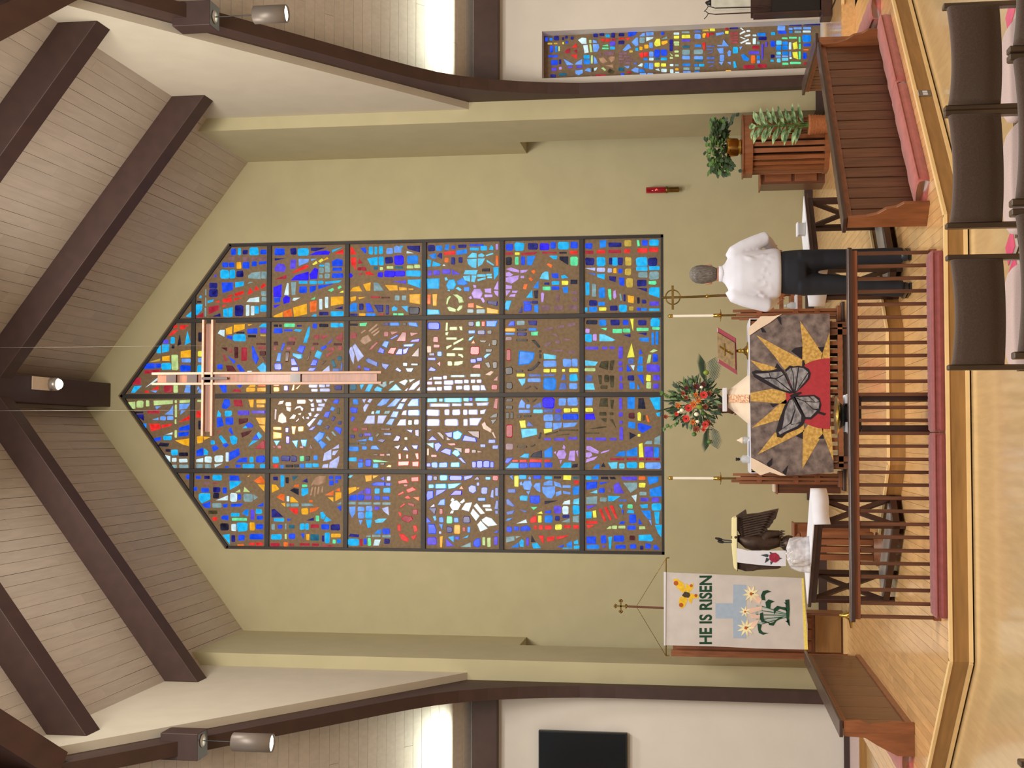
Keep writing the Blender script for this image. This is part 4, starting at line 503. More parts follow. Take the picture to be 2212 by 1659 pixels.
# the tall narrow window of the right transept
YG2 = 17.10
w2 = struct('window_2', MB().box(4.75, YG2+.004, Q, 5.45, YG2+.06, 3.98), M['matrix'])
CROPS2 = [((1150,0,6.703), """b 185 540 225 600 a 248 550 290 590 n 310 520 385 585 n 430 540 460 580 n 475 520 510 560 n 555 530 595 575 z 220 620 290 645 z 310 620 365 640 y 435 610 455 640 b 480 600 515 630 b 255 660 300 760 a 330 665 362 755 e 375 670 400 740 r 565,690 640,625 650,690 R 465,755 490,720 545,695 545,765 490,775 R 595,735 645,715 645,775 r 550,795 645,785 645,855 b 230 800 370 830 b 270 868 368 942 n 385 860 415 930 p 280 980 350 1025 P 385 970 425 1008 t 385 1060 495 1095 n 260 1075 340 1120
w 660,580 715,545 780,550 785,635 715,635 w 735,655 800,650 815,760 755,770 c 740 795 830 845 a 742 860 835 930 l 450,850 530,895 600,935 500,945 l 612,935 640,900 720,855 720,935 l 620,1020 730,1010 730,1060 670,1090 625,1070 l 755,1020 800,985 845,990 845,1045 e 820 575 855 625 e 825,640 850,640 870,755 835,755 e 848 800 875 920 d 862 980 882 1040 l 875,575 930,590 935,622 875,620 l 875,640 960,635 970,690 940,750 885,750 l 888,810 925,850 948,920 890,925 w 890,990 940,975 925,1015 895,1028 p 510 960 580 985 p 640 950 720 985
n 880 485 950 540 n 970 470 1040 520 c 1060 500 1120 540 n 1140 470 1195 545 n 1250 480 1330 525 b 1380,460 1520,460 1490,510 1390,535 r 975,570 1050,560 1045,610 r 1060,565 1140,565 1110,600 1060,605 R 1150 560 1210 590 r 1250 550 1330 570 r 1340,545 1420,545 1380,585 p 1120 600 1200 660 n 1245 590 1330 640 G 1010,665 1095,645 1100,672 G 1010 690 1105 712 c 1125 675 1195 715 h 1030,765 1080,745 1185,740 1180,795 1060,810 h 960,800 990,765 1010,790 985,815 f 962,845 1030,830 1090,895 1030,920 985,900 f 1100,840 1140,815 1195,820 1190,870 1140,905 f 1045,945 1165,935 1175,985 e 995,985 1030,975 1070,1010 1050,1030 d 1085,1035 1120,990 1190,1035 1165,1065 1100,1060 R 910 1080 1060 1110 h 800,1125 860,1095 870,1125
h 1258 755 1372 790 h 1255 800 1310 830 h 1330 805 1420 832 h 1255 845 1335 872 h 1345 848 1452 882 h 1250 890 1310 920 h 1330 892 1420 925 t 1245 980 1330 1030 l 1325,960 1405,955 1400,985 1370,988 b 1280 1060 1330 1095 R 1365 1035 1430 1060
l 1305,725 1375,645 1405,640 1432,690 1345,738 l 1435,610 1500,545 1530,542 1535,655 1495,672 l 1545,525 1600,480 1630,478 1628,525 l 1645,465 1755,465 1755,510 1650,520 g 1550 540 1630 620 w 1648,540 1755,535 1740,560 1650,600 z 1405 730 1455 760 c 1492 690 1535 735 o 1550 675 1595 725 o 1620 645 1680 705 l 1690 615 1745 695 y 1765,620 1795,565 1850,560 1855,660 1790,675 1765,650 o 1870,600 1955,585 1960,620 1895,652 1870,640 g 1860,570 1950,525 1955,560 b 1860 465 1905 505 r 1540,780 1600,755 1605,830 1570,835 r 1610,765 1680,755 1675,815 1615,825 l 1690 745 1755 820 b 1765 720 1848 825 b 1860 712 1948 805 t 1770 838 1840 865 c 1860 832 1948 875 w 1690 835 1755 875 a 1610 840 1670 872 u 1470 905 1515 935 w 1525,955 1575,915 1600,920 1590,965 a 1620 910 1680 990 l 1690 910 1750 1005 y 1770 910 1845 968 y 1862 918 1935 965 w 1780,1010 1830,990 1845,1030 w 1865 995 1948 1045 l 1430,1015 1490,975 1540,990 1535,1055 1480,1045 a 1548,1000 1600,1000 1640,1045 1550,1045 l 1555 1058 1650 1090 l 1665 1060 1750 1085
n 1985 570 2035 640 n 1985 645 2035 740"""),
((1400,0,4.916), """w 272 345 330 368 g 358 335 440 352 y 275 380 330 410 e 272 440 330 462 e 278 465 330 485 e 280 538 325 558 e 285 580 328 602 e 228,562 268,590 250,595 e 230 605 265 625 y 358 370 448 405 p 358 420 448 440 t 365 485 440 510 g 362 530 445 580 l 362 592 445 632 a 365 675 448 700 g 375 718 440 742 l 372 755 455 780 w 230 680 268 702 g 285 682 325 702 w 232 735 270 778 o 288 725 325 748 w 285 762 332 785
u 492 325 560 345 l 492 360 558 412 a 495 475 565 500 g 485 525 580 575 l 488 595 585 630 t 495 635 580 655 a 490 682 530 705 c 540 680 598 705 g 495 715 550 740 a 490 755 548 775 z 578 315 645 332 y 655 305 710 332 o 575,365 595,350 615,355 605,400 580,402 r 620 350 648 395 R 655 348 698 370 r 572,455 608,450 605,490 595,548 580,480 R 820 290 848 325 y 818 330 855 358 l 718,355 800,340 808,360 725,380 u 618 485 705 498 u 622 520 690 530 u 625,570 690,545 690,555 u 622 605 705 628 u 630 655 705 668 u 640,715 690,690 695,700
l 785,480 800,420 850,480 l 735 480 855 492 l 730,515 800,508 802,568 760,568 l 760 580 808 648 l 750,660 800,655 780,692 c 900 498 955 565 l 970,500 1002,492 980,530 l 840,560 860,530 880,545 875,595 850,598 l 840,660 880,658 878,690 a 985,580 1020,575 1075,625 1060,650 1010,640 c 905,655 925,650 942,715 910,722 o 825 745 882 765
s 868 340 960 368 s 868 382 958 398 s 870 410 958 428 s 875 440 955 462 x 975,300 990,295 1015,318 1005,322 x 972,355 1025,325 1035,340 975,370 x 1045 320 1085 338 x 1020,380 1085,362 1088,378 1030,392 x 972,395 985,392 1035,412 1025,418 x 975,455 1065,412 1075,425 990,465 x 1035 452 1090 470 n 865 285 955 308 a 1160 350 1250 382 n 1170 392 1260 425 w 1110 368 1150 385 w 1112 405 1145 468 g 1155 442 1185 470 R 1105 488 1180 522 p 1070 545 1180 575 O 1095 588 1138 672 a 1155 590 1188 630 l 1155 640 1188 672 p 1205 465 1222 630 p 1245 445 1262 500 R 1010 690 1130 728 R 1160 682 1258 718
l 1375 275 1458 325 b 1380 330 1470 358 n 1495 248 1630 275 n 1650 245 1855 268 l 1492 295 1535 318 l 1545 290 1632 312 l 1645 288 1732 312 a 1498 328 1535 352 g 1555 328 1628 350 w 1642 325 1728 345 c 1305 342 1348 372 b 1300 435 1348 498 n 1302 580 1340 615 c 1300 635 1335 655 C 1360 430 1420 475 a 1358 482 1415 535 a 1428 440 1485 475 a 1425 485 1485 528 C 1362 550 1410 580 l 1355 590 1410 612 C 1368 620 1408 662 a 1425 548 1488 580 l 1422 590 1488 605 C 1420 615 1490 645 w 1495 450 1522 525 l 1500 548 1520 600 w 1502 608 1525 625 y 1535,460 1580,440 1590,515 1545,525 y 1532,555 1585,550 1595,630 1545,612 G 1420 398 1482 415 G 1495 392 1580 410 G 1600 392 1618 450 G 1602 465 1622 522 G 1600 545 1620 630 G 1425 665 1490 688 G 1508 658 1622 680 a 1640 370 1732 445 b 1650 465 1725 490 O 1650 522 1705 535 b 1645 560 1682 625 R 1652 662 1680 685""")]
glaze(w2, CROPS2, YG2, 260, .01)
struct('window_2_sill', MB().box(4.74, 16.88, Q, 5.42, 17.12, Q+.03), M['wall_white'])
# ================================================================= FURNITURE
def flat(name, pts, crop, d, t, m, parent=None, off=0, top=1.0, **k):
    """a flat shape standing at depth d, thickness t towards the nave, outline read in a crop (x0,y0,scale)"""
    ox, oy, sc = crop; q = [at(ox+p[0]/sc, oy+p[1]/sc, d) for p in pts]
    for p in q: p.y = d-off
    return obj(name, MB().prism(q, (0, -t, 0), 0, top), m, parent, **k)
# ---- communion rail
RD = 10.0
ys = [547, 575, 602, 629.5, 657.5, 685.5, 712.7, 740.7, 768.7, 796, 824, 852, 880, 908, 936, 963.6, 992, 1020, 1047.7, 1076, 1104, 1132, 1160, 1189, 1217, 1246, 1274, 1303, 1332]
bx = [at(1900, y, RD).x for y in ys]
rail = thing('communion_rail', 'long low altar rail of thin wooden balusters across the sanctuary front', 'rail', (.05, RD, P))
obj('handrail', MB().box(bx[-1]-.04, RD-.05, .775, bx[0]+.04, RD+.05, .81), M['dark_wood'], rail, bevel=.008)
obj('top_rail', MB().box(bx[-1]-.02, RD-.022, .735, bx[0]+.02, RD+.022, .775), M['walnut_h'], rail)
obj('bottom_rail', MB().box(bx[-1]-.02, RD-.025, P, bx[0]+.02, RD+.025, .21), M['walnut_h'], rail)
for x in bx: obj('baluster', MB().box(x-.013, RD-.016, .21, x+.013, RD+.016, .735), M['walnut'], rail, bevel=.003, seg=1)
def cushion(name, a, b, w, h, m, lab, grp, z=P, nrm=None, ribs=False):
    a, b = Vector(a), Vector(b); e = (b-a).normalized(); n = Vector((-e.y, e.x)) if nrm is None else Vector(nrm); L = (b-a).length
    t = thing(name, lab, 'kneeler', (a.x, a.y, z), grp); prof = [(0, 0), (-.012, .35), (0, .85), (.03, 1), (w*.5, 1.06), (w-.03, 1), (w, .85), (w+.01, .35), (w, 0)]
    mb = MB(); K = max(2, int(L/.018)) if ribs else 16; vs = []
    for i in range(K+1):
        s = L*i/K if ribs else ([0, .012, .03]+[.03+(L-.06)*j/10 for j in range(1, 10)]+[L-.03, L-.02, L-.012, L-.005, L])[i]; q = min(1, min(s, L-s)/.03); q = .86+.14*math.sin(q*math.pi/2); rr = (.0022 if i % 2 else -.0012) if ribs else .004*math.sin(i*2.1)
        for u, v in prof: p = a+e*s+n*(w/2+(u-w/2)*q); vs.append((p.x, p.y, z+v*h*q+(rr if v > .8 else 0)))
    m_ = len(prof); fs = [(i*m_+j, i*m_+j+1, (i+1)*m_+j+1, (i+1)*m_+j) for i in range(K) for j in range(m_-1)]+[tuple(range(m_)), tuple(range(K*m_, K*m_+m_))[::-1]]
    mb.add(vs, fs, 0, not ribs); obj('pad', mb, m, t)
    obj('piping', MB().tube([(a.x-n.x*.006, a.y-n.y*.006, z+h*.86), (b.x-n.x*.006, b.y-n.y*.006, z+h*.86)], .006, 6), m, t)
    return t
xs_ = [at(2030, y, 9.72).x for y in (1336, 934, 541)]
cushion('kneeler_cushion', (xs_[0], 9.715), (xs_[1]-.004, 9.715), .235, .085, M['kneeler'], 'left ribbed burgundy kneeler along the communion rail', 'kneelers at the communion rail', ribs=True)
cushion('kneeler_cushion', (xs_[1]+.004, 9.715), (xs_[2], 9.715), .235, .085, M['kneeler'], 'right ribbed burgundy kneeler along the communion rail, by the standing man', 'kneelers at the communion rail', ribs=True)
# little stand behind the rail with the brass plate
t = thing('side_table', 'small dark wooden stand behind the middle of the altar rail', 'table', (.17, 10.22, P))
xa, xb = at(1900, 933, 10.2).x, at(1900, 853, 10.2).x
obj('tabletop', MB().box(xa, 10.09, .755, xb, 10.36, .785), M['dark_wood'], t, bevel=.004)
obj('apron', MB().box(xa+.02, 10.11, .7, xb-.02, 10.34, .755), M['dark_wood'], t)
for x in (xa+.025, xb-.025):
    for y in (10.12, 10.33): obj('leg', MB().box(x-.025, y-.022, P, x+.025, y+.022, .7), M['dark_wood'], t)
o = obj('table_runner', MB().box(xa-.006, 10.14, .785, xb+.006, 10.30, .79).box(xa-.009, 10.14, .74, xa-.006, 10.30, .79).box(xb+.006, 10.14, .74, xb+.009, 10.30, .79).box(xa+.0, 10.14, .79, xa+.075, 10.3, .815).box(xb-.065, 10.14, .79, xb, 10.3, .815), M['white_cloth']); tag(o, 'white linen runner folded on the small dark stand', 'cloth')
t = thing('offering_plate', 'shiny brass offering plate on a black dish behind the altar rail', 'plate', (.18, 10.22, .79))
c = at(1815, 898, 10.22)
obj('foot', MB().lathe((c.x, c.y, .79), [(.085, 0), (.09, .01), (.075, .03), (.1, .052), (.0, .052)], 24), M['black'], t)
obj('bowl', MB().lathe((c.x, c.y, .842), [(.0, 0), (.09, .0), (.115, .012), (.15, .03), (.153, .034), (.15, .036), (.112, .018), (.09, .006), (0, .006)], 32), M['brass'], t)
# ---- choir panels with kneelers
def choir_panel(lab, a, b, h, slats, endw, nrm, far_end=True, m='walnut', shelf=True, zbase=P):
    a, b = Vector(a), Vector(b); e = (b-a).normalized(); n = Vector(nrm).normalized(); L = (b-a).length
    t = thing('choir_panel', lab, 'screen', (a.x, a.y, zbase)); z1 = zbase+h
    q = lambda s, u, z: (a.x+e.x*s+n.x*u, a.y+e.y*s+n.y*u, z)
    def bx_(mb, s0, s1, u0, u1, z0, z1): return mb.prism([q(s0, u0, z0), q(s1, u0, z0), q(s1, u1, z0), q(s0, u1, z0)], (0, 0, z1-z0))
    obj('backing_board', bx_(MB(), .02, L-.02, -.03, -.006, zbase+.02, z1-.04), M['dark_wood'] if slats else M[m], t)
    if slats:
        w = L/slats
        for i in range(slats): obj('slat', bx_(MB(), i*w+.007, (i+1)*w-.007, -.008, .012+.002*(i % 3), zbase+.03, z1-.06), M[m], t, bevel=.003, seg=1)
    else:
        w = L/14
        for i in range(14): obj('board', bx_(MB(), i*w+.001, (i+1)*w-.001, -.006, .008+.0008*(i % 2), zbase+.03, z1-.03), M[m], t)
    obj('upper_rail', bx_(MB(), 0, L, -.02, .02, z1-.075, z1-.03), M['walnut_h'], t)
    obj('base_rail', bx_(MB(), 0, L, -.035, .022, zbase, zbase+.05), M['walnut_h'], t)
    obj('cap_rail', bx_(MB(), -.03, L+.03, -.09, .05, z1-.03, z1), M['dark_wood'], t, bevel=.006)
    prof = [(-.05, 0), (endw, 0), (endw, .30*h), (endw*.8, .38*h), (endw*.72, .5*h), (endw*.45, .6*h), (.055, .72*h), (.045, h-.035), (-.05, h-.035)]
    for s in ((-.02, L-.012) if far_end else (-.02,)):
        obj('end_board', MB().prism([q(s, u, zbase+z) for u, z in prof], (e.x*.032, e.y*.032, 0)), M['mid_wood'], t, bevel=.003, seg=1)
    return t
A_, B_ = (1.70, 10.36), (3.68, 12.38)
choir_panel('long slatted dark wood panel standing diagonally beside the rose kneelers', A_, B_, .64, 19, .17, (.714, -.7))
d_ = (Vector(B_)-Vector(A_)).normalized(); n_ = Vector((d_.y, -d_.x))
for k, (s0, s1, l) in enumerate(((.10, 1.60, 'nearer rose red kneeler cushion in front of the diagonal slatted panel'), (1.62, 2.86, 'farther rose red kneeler cushion in front of the diagonal slatted panel'))):
    a = Vector(A_)+d_*s0+n_*.30; b = Vector(A_)+d_*s1+n_*.30
    cushion('kneeler_cushion', a, b, .24, .10, M['red_cushion'], l, 'rose red choir kneelers', nrm=-n_)
choir_panel('slatted wood panel behind the diagonal one, below the narrow window', (3.80, 12.62), (3.78, 14.25), .64, 15, .17, (-1, 0), far_end=False)
cushion('kneeler_cushion', (4.06, 12.78), (4.06, 13.9), .24, .10, M['red_cushion'], 'rose red kneeler half hidden past the far end of the diagonal panel', 'rose red choir kneelers', nrm=(1, 0))
t = choir_panel('smooth reddish wood panel on the banner side, thick end board facing out', (-2.40, 11.28), (-2.42, 15.0), .61, 0, .05, (1, 0), far_end=False, m='walnut')
obj('end_bracket', MB().prism([(-2.43, 11.262, P+z) if 0 else (-2.43-u, 11.262, P+z) for u, z in ((0, 0), (.2, 0), (.2, .14), (.17, .2), (.12, .3), (.06, .4), (.05, .575), (0, .575))], (0, .03, 0)), M['mid_wood'], t)
cushion('kneeler_cushion', (-2.58, 11.35), (-2.58, 13.5), .26, .10, M['red_cushion'], 'rose red kneeler behind the smooth reddish panel, cut off by the frame', 'rose red choir kneelers', nrm=(-1, 0))
# ---- two narrow side tables with crossed legs
def side_table(lab, c, e1, e2, l1, l2, zt):
    c, e1, e2 = Vector(c), Vector(e1).normalized(), Vector(e2).normalized()
    t = thing('credence_table', lab, 'table', (c.x, c.y, P))
    q = lambda s, u, z: (c.x+e1.x*s+e2.x*u, c.y+e1.y*s+e2.y*u, z)
    def bx_(s0, s1, u0, u1, z0, z1): return MB().prism([q(s0, u0, z0), q(s1, u0, z0), q(s1, u1, z0), q(s0, u1, z0)], (0, 0, z1-z0))
    obj('tabletop', bx_(-.03, l1+.03, -.03, l2+.03, zt-.03, zt), M['dark_wood'], t, bevel=.004)
    obj('apron', bx_(.0, l1, .0, l2, zt-.075, zt-.03), M['dark_wood'], t)
    for s in (0, l1-.05):
        for u in (0, l2-.05): obj('leg', bx_(s, s+.05, u, u+.05, P, zt-.075), M['dark_wood'], t, bevel=.004, seg=1)
        z0, z1 = P+.12, zt-.08; w = .028
        for za, zb in ((z0, z1), (z1, z0)): obj('cross_brace', MB().bar(q(s+.025, .04, za), q(s+.025, l2-.04, zb), .022 if za < zb else .026, .045), M['dark_wood'], t)
    obj('shelf', bx_(.0, l1, .0, l2, P+.05, P+.105), M['dark_wood'], t)
    obj('lit_shelf_top', bx_(.06, l1-.06, .05, l2-.03, P+.105, P+.112), M['steel'], t, label='grey layer standing for the lit top of the low shelf')  # thin grey layer: light on the dark shelf top, put into colour
    return t, q
zt = .935
tl, q = side_table('narrow dark table with crossed legs below the eagle lectern', (-.74, 11.58), (-.72, .70), (.70, .72), 1.07, .36, zt)
def linen(q, l1, l2, z, drop, lab, nm):
    mb = MB(); s0, s1, u0, u1 = -.034, l1*.98, -.034, l2+.034
    mb.prism([q(s0, u0, z+.001), q(s1, u0, z+.001), q(s1, u1, z+.001), q(s0, u1, z+.001)], (0, 0, .008))
    # hanging end, a little uneven
    N = 8; vs = []
    for off in (0, -.007):
        for i in range(N+1):
            u = u0+(u1-u0)*i/N; w = .006*math.sin(i*1.3)
            vs += [q(s0+off, u, z+.009), q(s0+off-.006-w, u, z-drop+.006*math.sin(i*.9))]
    M_ = 2*(N+1); fs = []
    for i in range(N):
        a = 2*i; fs += [(a, a+2, a+3, a+1), (M_+a, M_+a+1, M_+a+3, M_+a+2), (a+1, a+3, M_+a+3, M_+a+1), (a, M_+a, M_+a+2, a+2)]
    fs += [(0, 1, M_+1, M_), (2*N, M_+2*N, M_+2*N+1, 2*N+1)]
    mb.add(vs, fs, 0, True); o = obj(nm, mb, M['white_cloth']); tag(o, lab, 'tablecloth', 'white cloths on the side tables')
linen(q, 1.07, .36, zt, .135, 'white cloth hanging over the end of the table below the eagle', 'tablecloth')
tr, q = side_table('narrow dark table with crossed legs in front of the standing man', (1.49, 11.60), (.72, .70), (-.70, .72), 1.07, .36, zt)
linen(q, 1.07, .36, zt, .135, 'white cloth hanging over the end of the table in front of the man', 'tablecloth')
c = at(1718, 488, 11.95)
t = thing('cruet_box', 'small silver and white box at the edge of the table beside the man', 'box', (1.92, 12.14, zt+.009))
obj('body', MB().box(1.87, 12.08, zt+.009, 1.98, 12.18, zt+.075), M['steel'], t, bevel=.004); obj('lid', MB().box(1.865, 12.075, zt+.075, 1.985, 12.185, zt+.09), M['white_cloth'], t, bevel=.003)
# crumpled clear wrap on the left table
M['wrap'] = mat('clear_plastic', (214, 210, 214), .12, var=.25, scale=20, alpha=.62, bump=.5)
rw = random.Random(5); cw = Vector((-1.03, 12.02, zt+.009)); mb = MB()
def wrap_fn(u, v):
    a = 2*math.pi*u; r = 1+.10*math.sin(5*a+3*v)+.07*math.sin(11*a+7*v); z = .19*v
    k = (1-.25*v*v) if v < .95 else .35
    x, y = .17*r*k*math.cos(a), .12*r*k*math.sin(a)
    return (cw.x+x*.74-y*.67, cw.y+x*.67+y*.74, cw.z+z+.012*math.sin(7*a)*v)
mb.grid(wrap_fn, 44, 9); mb.add([wrap_fn(i/44, 1) for i in range(44)], [tuple(range(44))]); mb.add([wrap_fn(i/44, 0) for i in range(44)], [tuple(range(44))[::-1]])
o = obj('plastic_wrap', mb, M['wrap']); tag(o, 'crumpled clear plastic bundle on the white cloth under the eagle', 'bundle')
# ---- eagle lectern
EC = (1520, 1070, 8.508); ED = 13.1
M['bronze'] = mat('dark_bronze', (66, 50, 40), .45, .5, var=.3, scale=14, bump=.4)
ez = lambda x, y, d=ED: at(1520+x/8.508, 1070+y/8.508, d)
bc = ez(1560, 885); eg = thing('eagle_lectern', 'dark bronze eagle lectern with spread wings on a slatted wooden foot', 'lectern', (bc.x, ED, P))
rc = [(540, 770, 22), (580, 780, 48), (650, 800, 70), (760, 850, 120), (900, 870, 145), (1050, 870, 140), (1200, 860, 110), (1330, 855, 90), (1430, 855, 95)]
rings = []
for x, y, r in rc:
    p = ez(x, y); rr = r/8.508*ED/FPX; rings.append((p, rr, rr*.85))
obj('body', MB().loft(rings, n=18), M['bronze'], eg)
p = ez(560, 770); obj('beak', MB().lathe(p+Vector((0, -.02, .0)), [(.03, 0), (.024, .02), (.012, .045), (0, .06)], 10, axis=(.1, -1, -.4)), M['bronze'], eg)
wr_ = [(600,375),(680,320),(770,260),(785,345),(1000,325),(1200,280),(1385,240),(1345,380),(1330,430),(1290,455),(1280,500),(1240,545),(1215,590),(1170,610),(1185,650),(1140,690),(1050,760),(700,780),(620,640),(585,530)]
flat('wing', wr_, EC, ED, .05, M['bronze'], eg, off=-.03, top=.96)
for k in range(9):
    a0 = 640+k*8; y0 = 420+k*42; x1 = 1330-k*28; y1 = 300+k*48
    flat('feather', [(a0, y0), (a0+30, y0-16), (x1-60, y1-22), (x1, y1), (x1-50, y1+18), (a0+20, y0+22)], EC, ED, .018, M['bronze'], eg, off=.02, top=.8)
wl_ = [(605,1230),(700,1215),(1000,1250),(1390,1290),(1435,1325),(1380,1352),(1000,1372),(900,1395),(760,1400),(650,1365),(605,1355)]
flat('wing', wl_, EC, ED, .05, M['bronze'], eg, off=-.03, top=.9)
for sx in (760, 960):
    a = ez(1180, sx-40); b = ez(1400, sx-60 if sx < 800 else sx-70); obj('leg', MB().tube([ez(1100, 840 if sx < 800 else 900), a, b], [.06, .05, .03], 10), M['bronze'], eg)
    for k in (-1, 0, 1): obj('talon', MB().tube([b, b+Vector((.022*k, -.045, -.012)), b+Vector((.028*k, -.07, -.045))], [.016, .013, .004], 7), M['bronze'], eg)
rb_ = 150/8.508*ED/FPX
obj('globe', MB().ball(bc, rb_, 20), M['bronze'], eg)
obj('column_cap', MB().lathe((bc.x, ED, bc.z-rb_-.035), [(.1, 0), (.11, .02), (.07, .05), (0, .05)], 20), M['mid_wood'], eg)
zc_ = bc.z-rb_-.035
for k, y in enumerate((1155, 1170, 1186, 1203)):
    x = at(1800, y, ED).x
    for yy in (-.05, .05): obj('column_slat', MB().box(x-.028, ED+yy-.02, P+.09, x+.028, ED+yy+.02, zc_), M['mid_wood'], eg, bevel=.003, seg=1)
obj('foot', MB().lathe((bc.x-.04, ED, P), [(.21, 0), (.21, .025), (.17, .03), (.17, .055), (.13, .06), (.13, .09), (0, .09)], 26), M['mid_wood'], eg)
# book on the wings, embroidered marker, two microphones
o = thing('lectern_book', 'open book seen edge on, resting on the wings of the eagle', 'book', (bc.x, ED-.05, 1.55))
M['page'] = mat('page_edge', (232, 222, 170), .8, var=.06, scale=60, stretch=(1, 1, 30))
flat('pages', [(515, 420), (540, 395), (596, 380), (600, 960), (604, 1335), (550, 1292), (530, 1100), (512, 900)], EC, ED+.2, .26, M['page'], o, off=0)
flat('cover', [(596, 375), (608, 372), (612, 960), (614, 1345), (602, 1340), (598, 960)], EC, ED+.21, .28, M['bronze'], o, off=0)
o = thing('lectern_marker', 'white cloth marker with an embroidered red rose hanging from the eagle', 'cloth', (bc.x-.15, ED-.09, 1.25))
flat('cloth_panel', [(604, 955), (700, 975), (800, 1000), (1150, 1004), (1500, 1000), (1502, 1145), (1500, 1285), (1250, 1282), (1000, 1262), (800, 1240), (610, 1215)], EC, ED, .008, M['white_cloth'], o, off=.085)
M['rose'] = mat('rose_red_thread', (150, 34, 60), .8, var=.3, scale=60); M['leafgrey'] = mat('dark_green_thread', (52, 60, 66), .8)
flat('rose_bloom', [(1195, 1090), (1240, 1045), (1310, 1040), (1360, 1075), (1385, 1120), (1370, 1180), (1310, 1220), (1240, 1205), (1200, 1165)], EC, ED, .004, M['rose'], o, off=.094)
for pl in ([(1040, 1082), (1150, 1062), (1185, 1078), (1170, 1120), (1130, 1115)], [(1200, 1020), (1250, 1040), (1220, 1075)], [(1370, 1125), (1432, 1140), (1375, 1165)], [(1210, 1195), (1260, 1215), (1225, 1262)], [(1140, 1130), (1195, 1150), (1180, 1185), (1115, 1225)]):
    flat('leaf', pl, EC, ED, .003, M['leafgrey'], o, off=.094)
M['navy'] = mat('blue_black_metal', (46, 54, 66), .4)
o = thing('microphone_stand', 'pair of thin gooseneck microphones rising above the eagle', 'microphone', tuple(ez(560, 850)))
for pts in ([(590, 850), (520, 835), (400, 825), (330, 815)], [(590, 858), (520, 862), (430, 865), (360, 862)]): obj('gooseneck', MB().tube([ez(x, y) for x, y in pts], .006, 7), M['navy'], o)
for a, b in (((340, 818), (210, 785)), ((365, 862), (255, 845))): obj('capsule', MB().tube([ez(*a), ez((a[0]+b[0])/2, (a[1]+b[1])/2), ez(*b)], [.013, .015, .008], 10), M['black'], o)
# wooden box end seen past the lectern
a, b = at(1712, 1163, 14.2), at(1800, 1131, 14.2)
t = thing('wooden_stool', 'small reddish wooden box stool half hidden behind the eagle lectern', 'stool', ((a.x+b.x)/2, 14.2, P))
obj('body', MB().box(a.x, 14.05, P, b.x, 14.35, a.z-.02), M['mid_wood'], t, bevel=.004); obj('seat', MB().box(a.x-.01, 14.03, a.z-.02, b.x+.01, 14.37, a.z), M['walnut_h'], t, bevel=.004)
# ================================================================= ALTAR
AD = 14.5
al = thing('altar', 'wooden slatted altar table under a quilted frontal', 'altar', (.48, AD+.4, Q))
ax0, ax1, azt = -.345, 1.30, at(1620, 850, AD).z-.012
obj('tabletop', MB().box(ax0, AD, azt-.06, ax1, AD+.8, azt), M['mid_wood'], al, bevel=.005)
obj('plinth', MB().box(ax0+.06, AD+.06, Q, ax1-.06, AD+.74, Q+.05), M['dark_wood'], al)
obj('lower_rail', MB().box(ax0+.04, AD+.02, Q+.06, ax1-.04, AD+.06, Q+.11), M['mid_wood'], al)
for x in (ax0+.05, ax0+.13, ax1-.13, ax1-.05):
    for y in (AD+.05, AD+.75): obj('leg', MB().box(x-.03, y-.03, Q+.0, x+.03, y+.03, azt-.06), M['walnut'], al)
for i in range(14):
    x = ax0+.25+i*(ax1-ax0-.5)/13; obj('slat', MB().box(x-.022, AD+.03, Q+.11, x+.022, AD+.05, azt-.1), M['mid_wood'], al)
    obj('slat', MB().box(x-.02, AD+.6, Q+.05, x+.02, AD+.62, azt-.1), M['dark_wood'], al)
# white linen over the top and its side drops
o = thing('altar_linen', 'white linen lying over the top of the altar', 'tablecloth', (.48, AD+.4, azt))
zl = azt+.001
obj('top_cloth', MB().box(ax0-.02, AD-.014, zl, ax1+.02, AD+.82, zl+.012), M['white_cloth'], o, bevel=.004)
zd = at(1668, 1046, AD+.4).z
obj('side_drop', MB().box(ax0-.032, AD+.05, zd, ax0-.02, AD+.75, zl+.01), M['white_cloth'], o); obj('side_drop', MB().box(ax1+.02, AD+.05, zd, ax1+.032, AD+.75, zl+.01), M['white_cloth'], o)
AC = (1420, 640, 3.95)
drR = [(1062,152),(1000,170),(880,172),(840,215),(785,262),(775,330),(788,335),(860,285),(960,225),(1020,180)]
drL = [(800,1375),(850,1400),(950,1455),(1000,1478),(1100,1530),(1050,1530),(960,1500),(880,1528),(860,1515),(800,1470)]
for pl in (drR, drL): flat('corner_fold', pl, AC, AD-.03, .012, M['cream_cloth'], o, off=.0)
# quilted frontal
M['quilt'] = mat('mottled_grey_quilt', (128, 116, 112), .9, var=.1, scale=11, col2=(84, 72, 72), detail=5)
M['gold_q'] = mat('spotted_gold_quilt', (204, 168, 92), .85, var=.08, scale=34, col2=(174, 138, 72), detail=1)
M['red_q'] = mat('red_quilt', (168, 52, 62), .9, var=.08, scale=30)
M['ink'] = mat('black_fabric', (34, 30, 38), .9)
M['wing_q'] = mat('grey_silk', (150, 150, 156), .7, var=.1, scale=16, col2=(92, 92, 100), stretch=(1, 1, 1.5))
fr_ = thing('altar_frontal', 'quilted altar frontal with a grey butterfly over a red and gold sun', 'cloth', (.48, AD-.02, azt))
qd = AD-.016
flat('quilt', [(788,335),(860,285),(960,225),(1062,158),(1250,152),(1470,150),(1473,500),(1478,1000),(1490,1250),(1506,1500),(1300,1520),(1095,1530),(1000,1478),(950,1455),(850,1400),(800,1375),(792,900)], AC, qd, .008, M['quilt'], fr_)
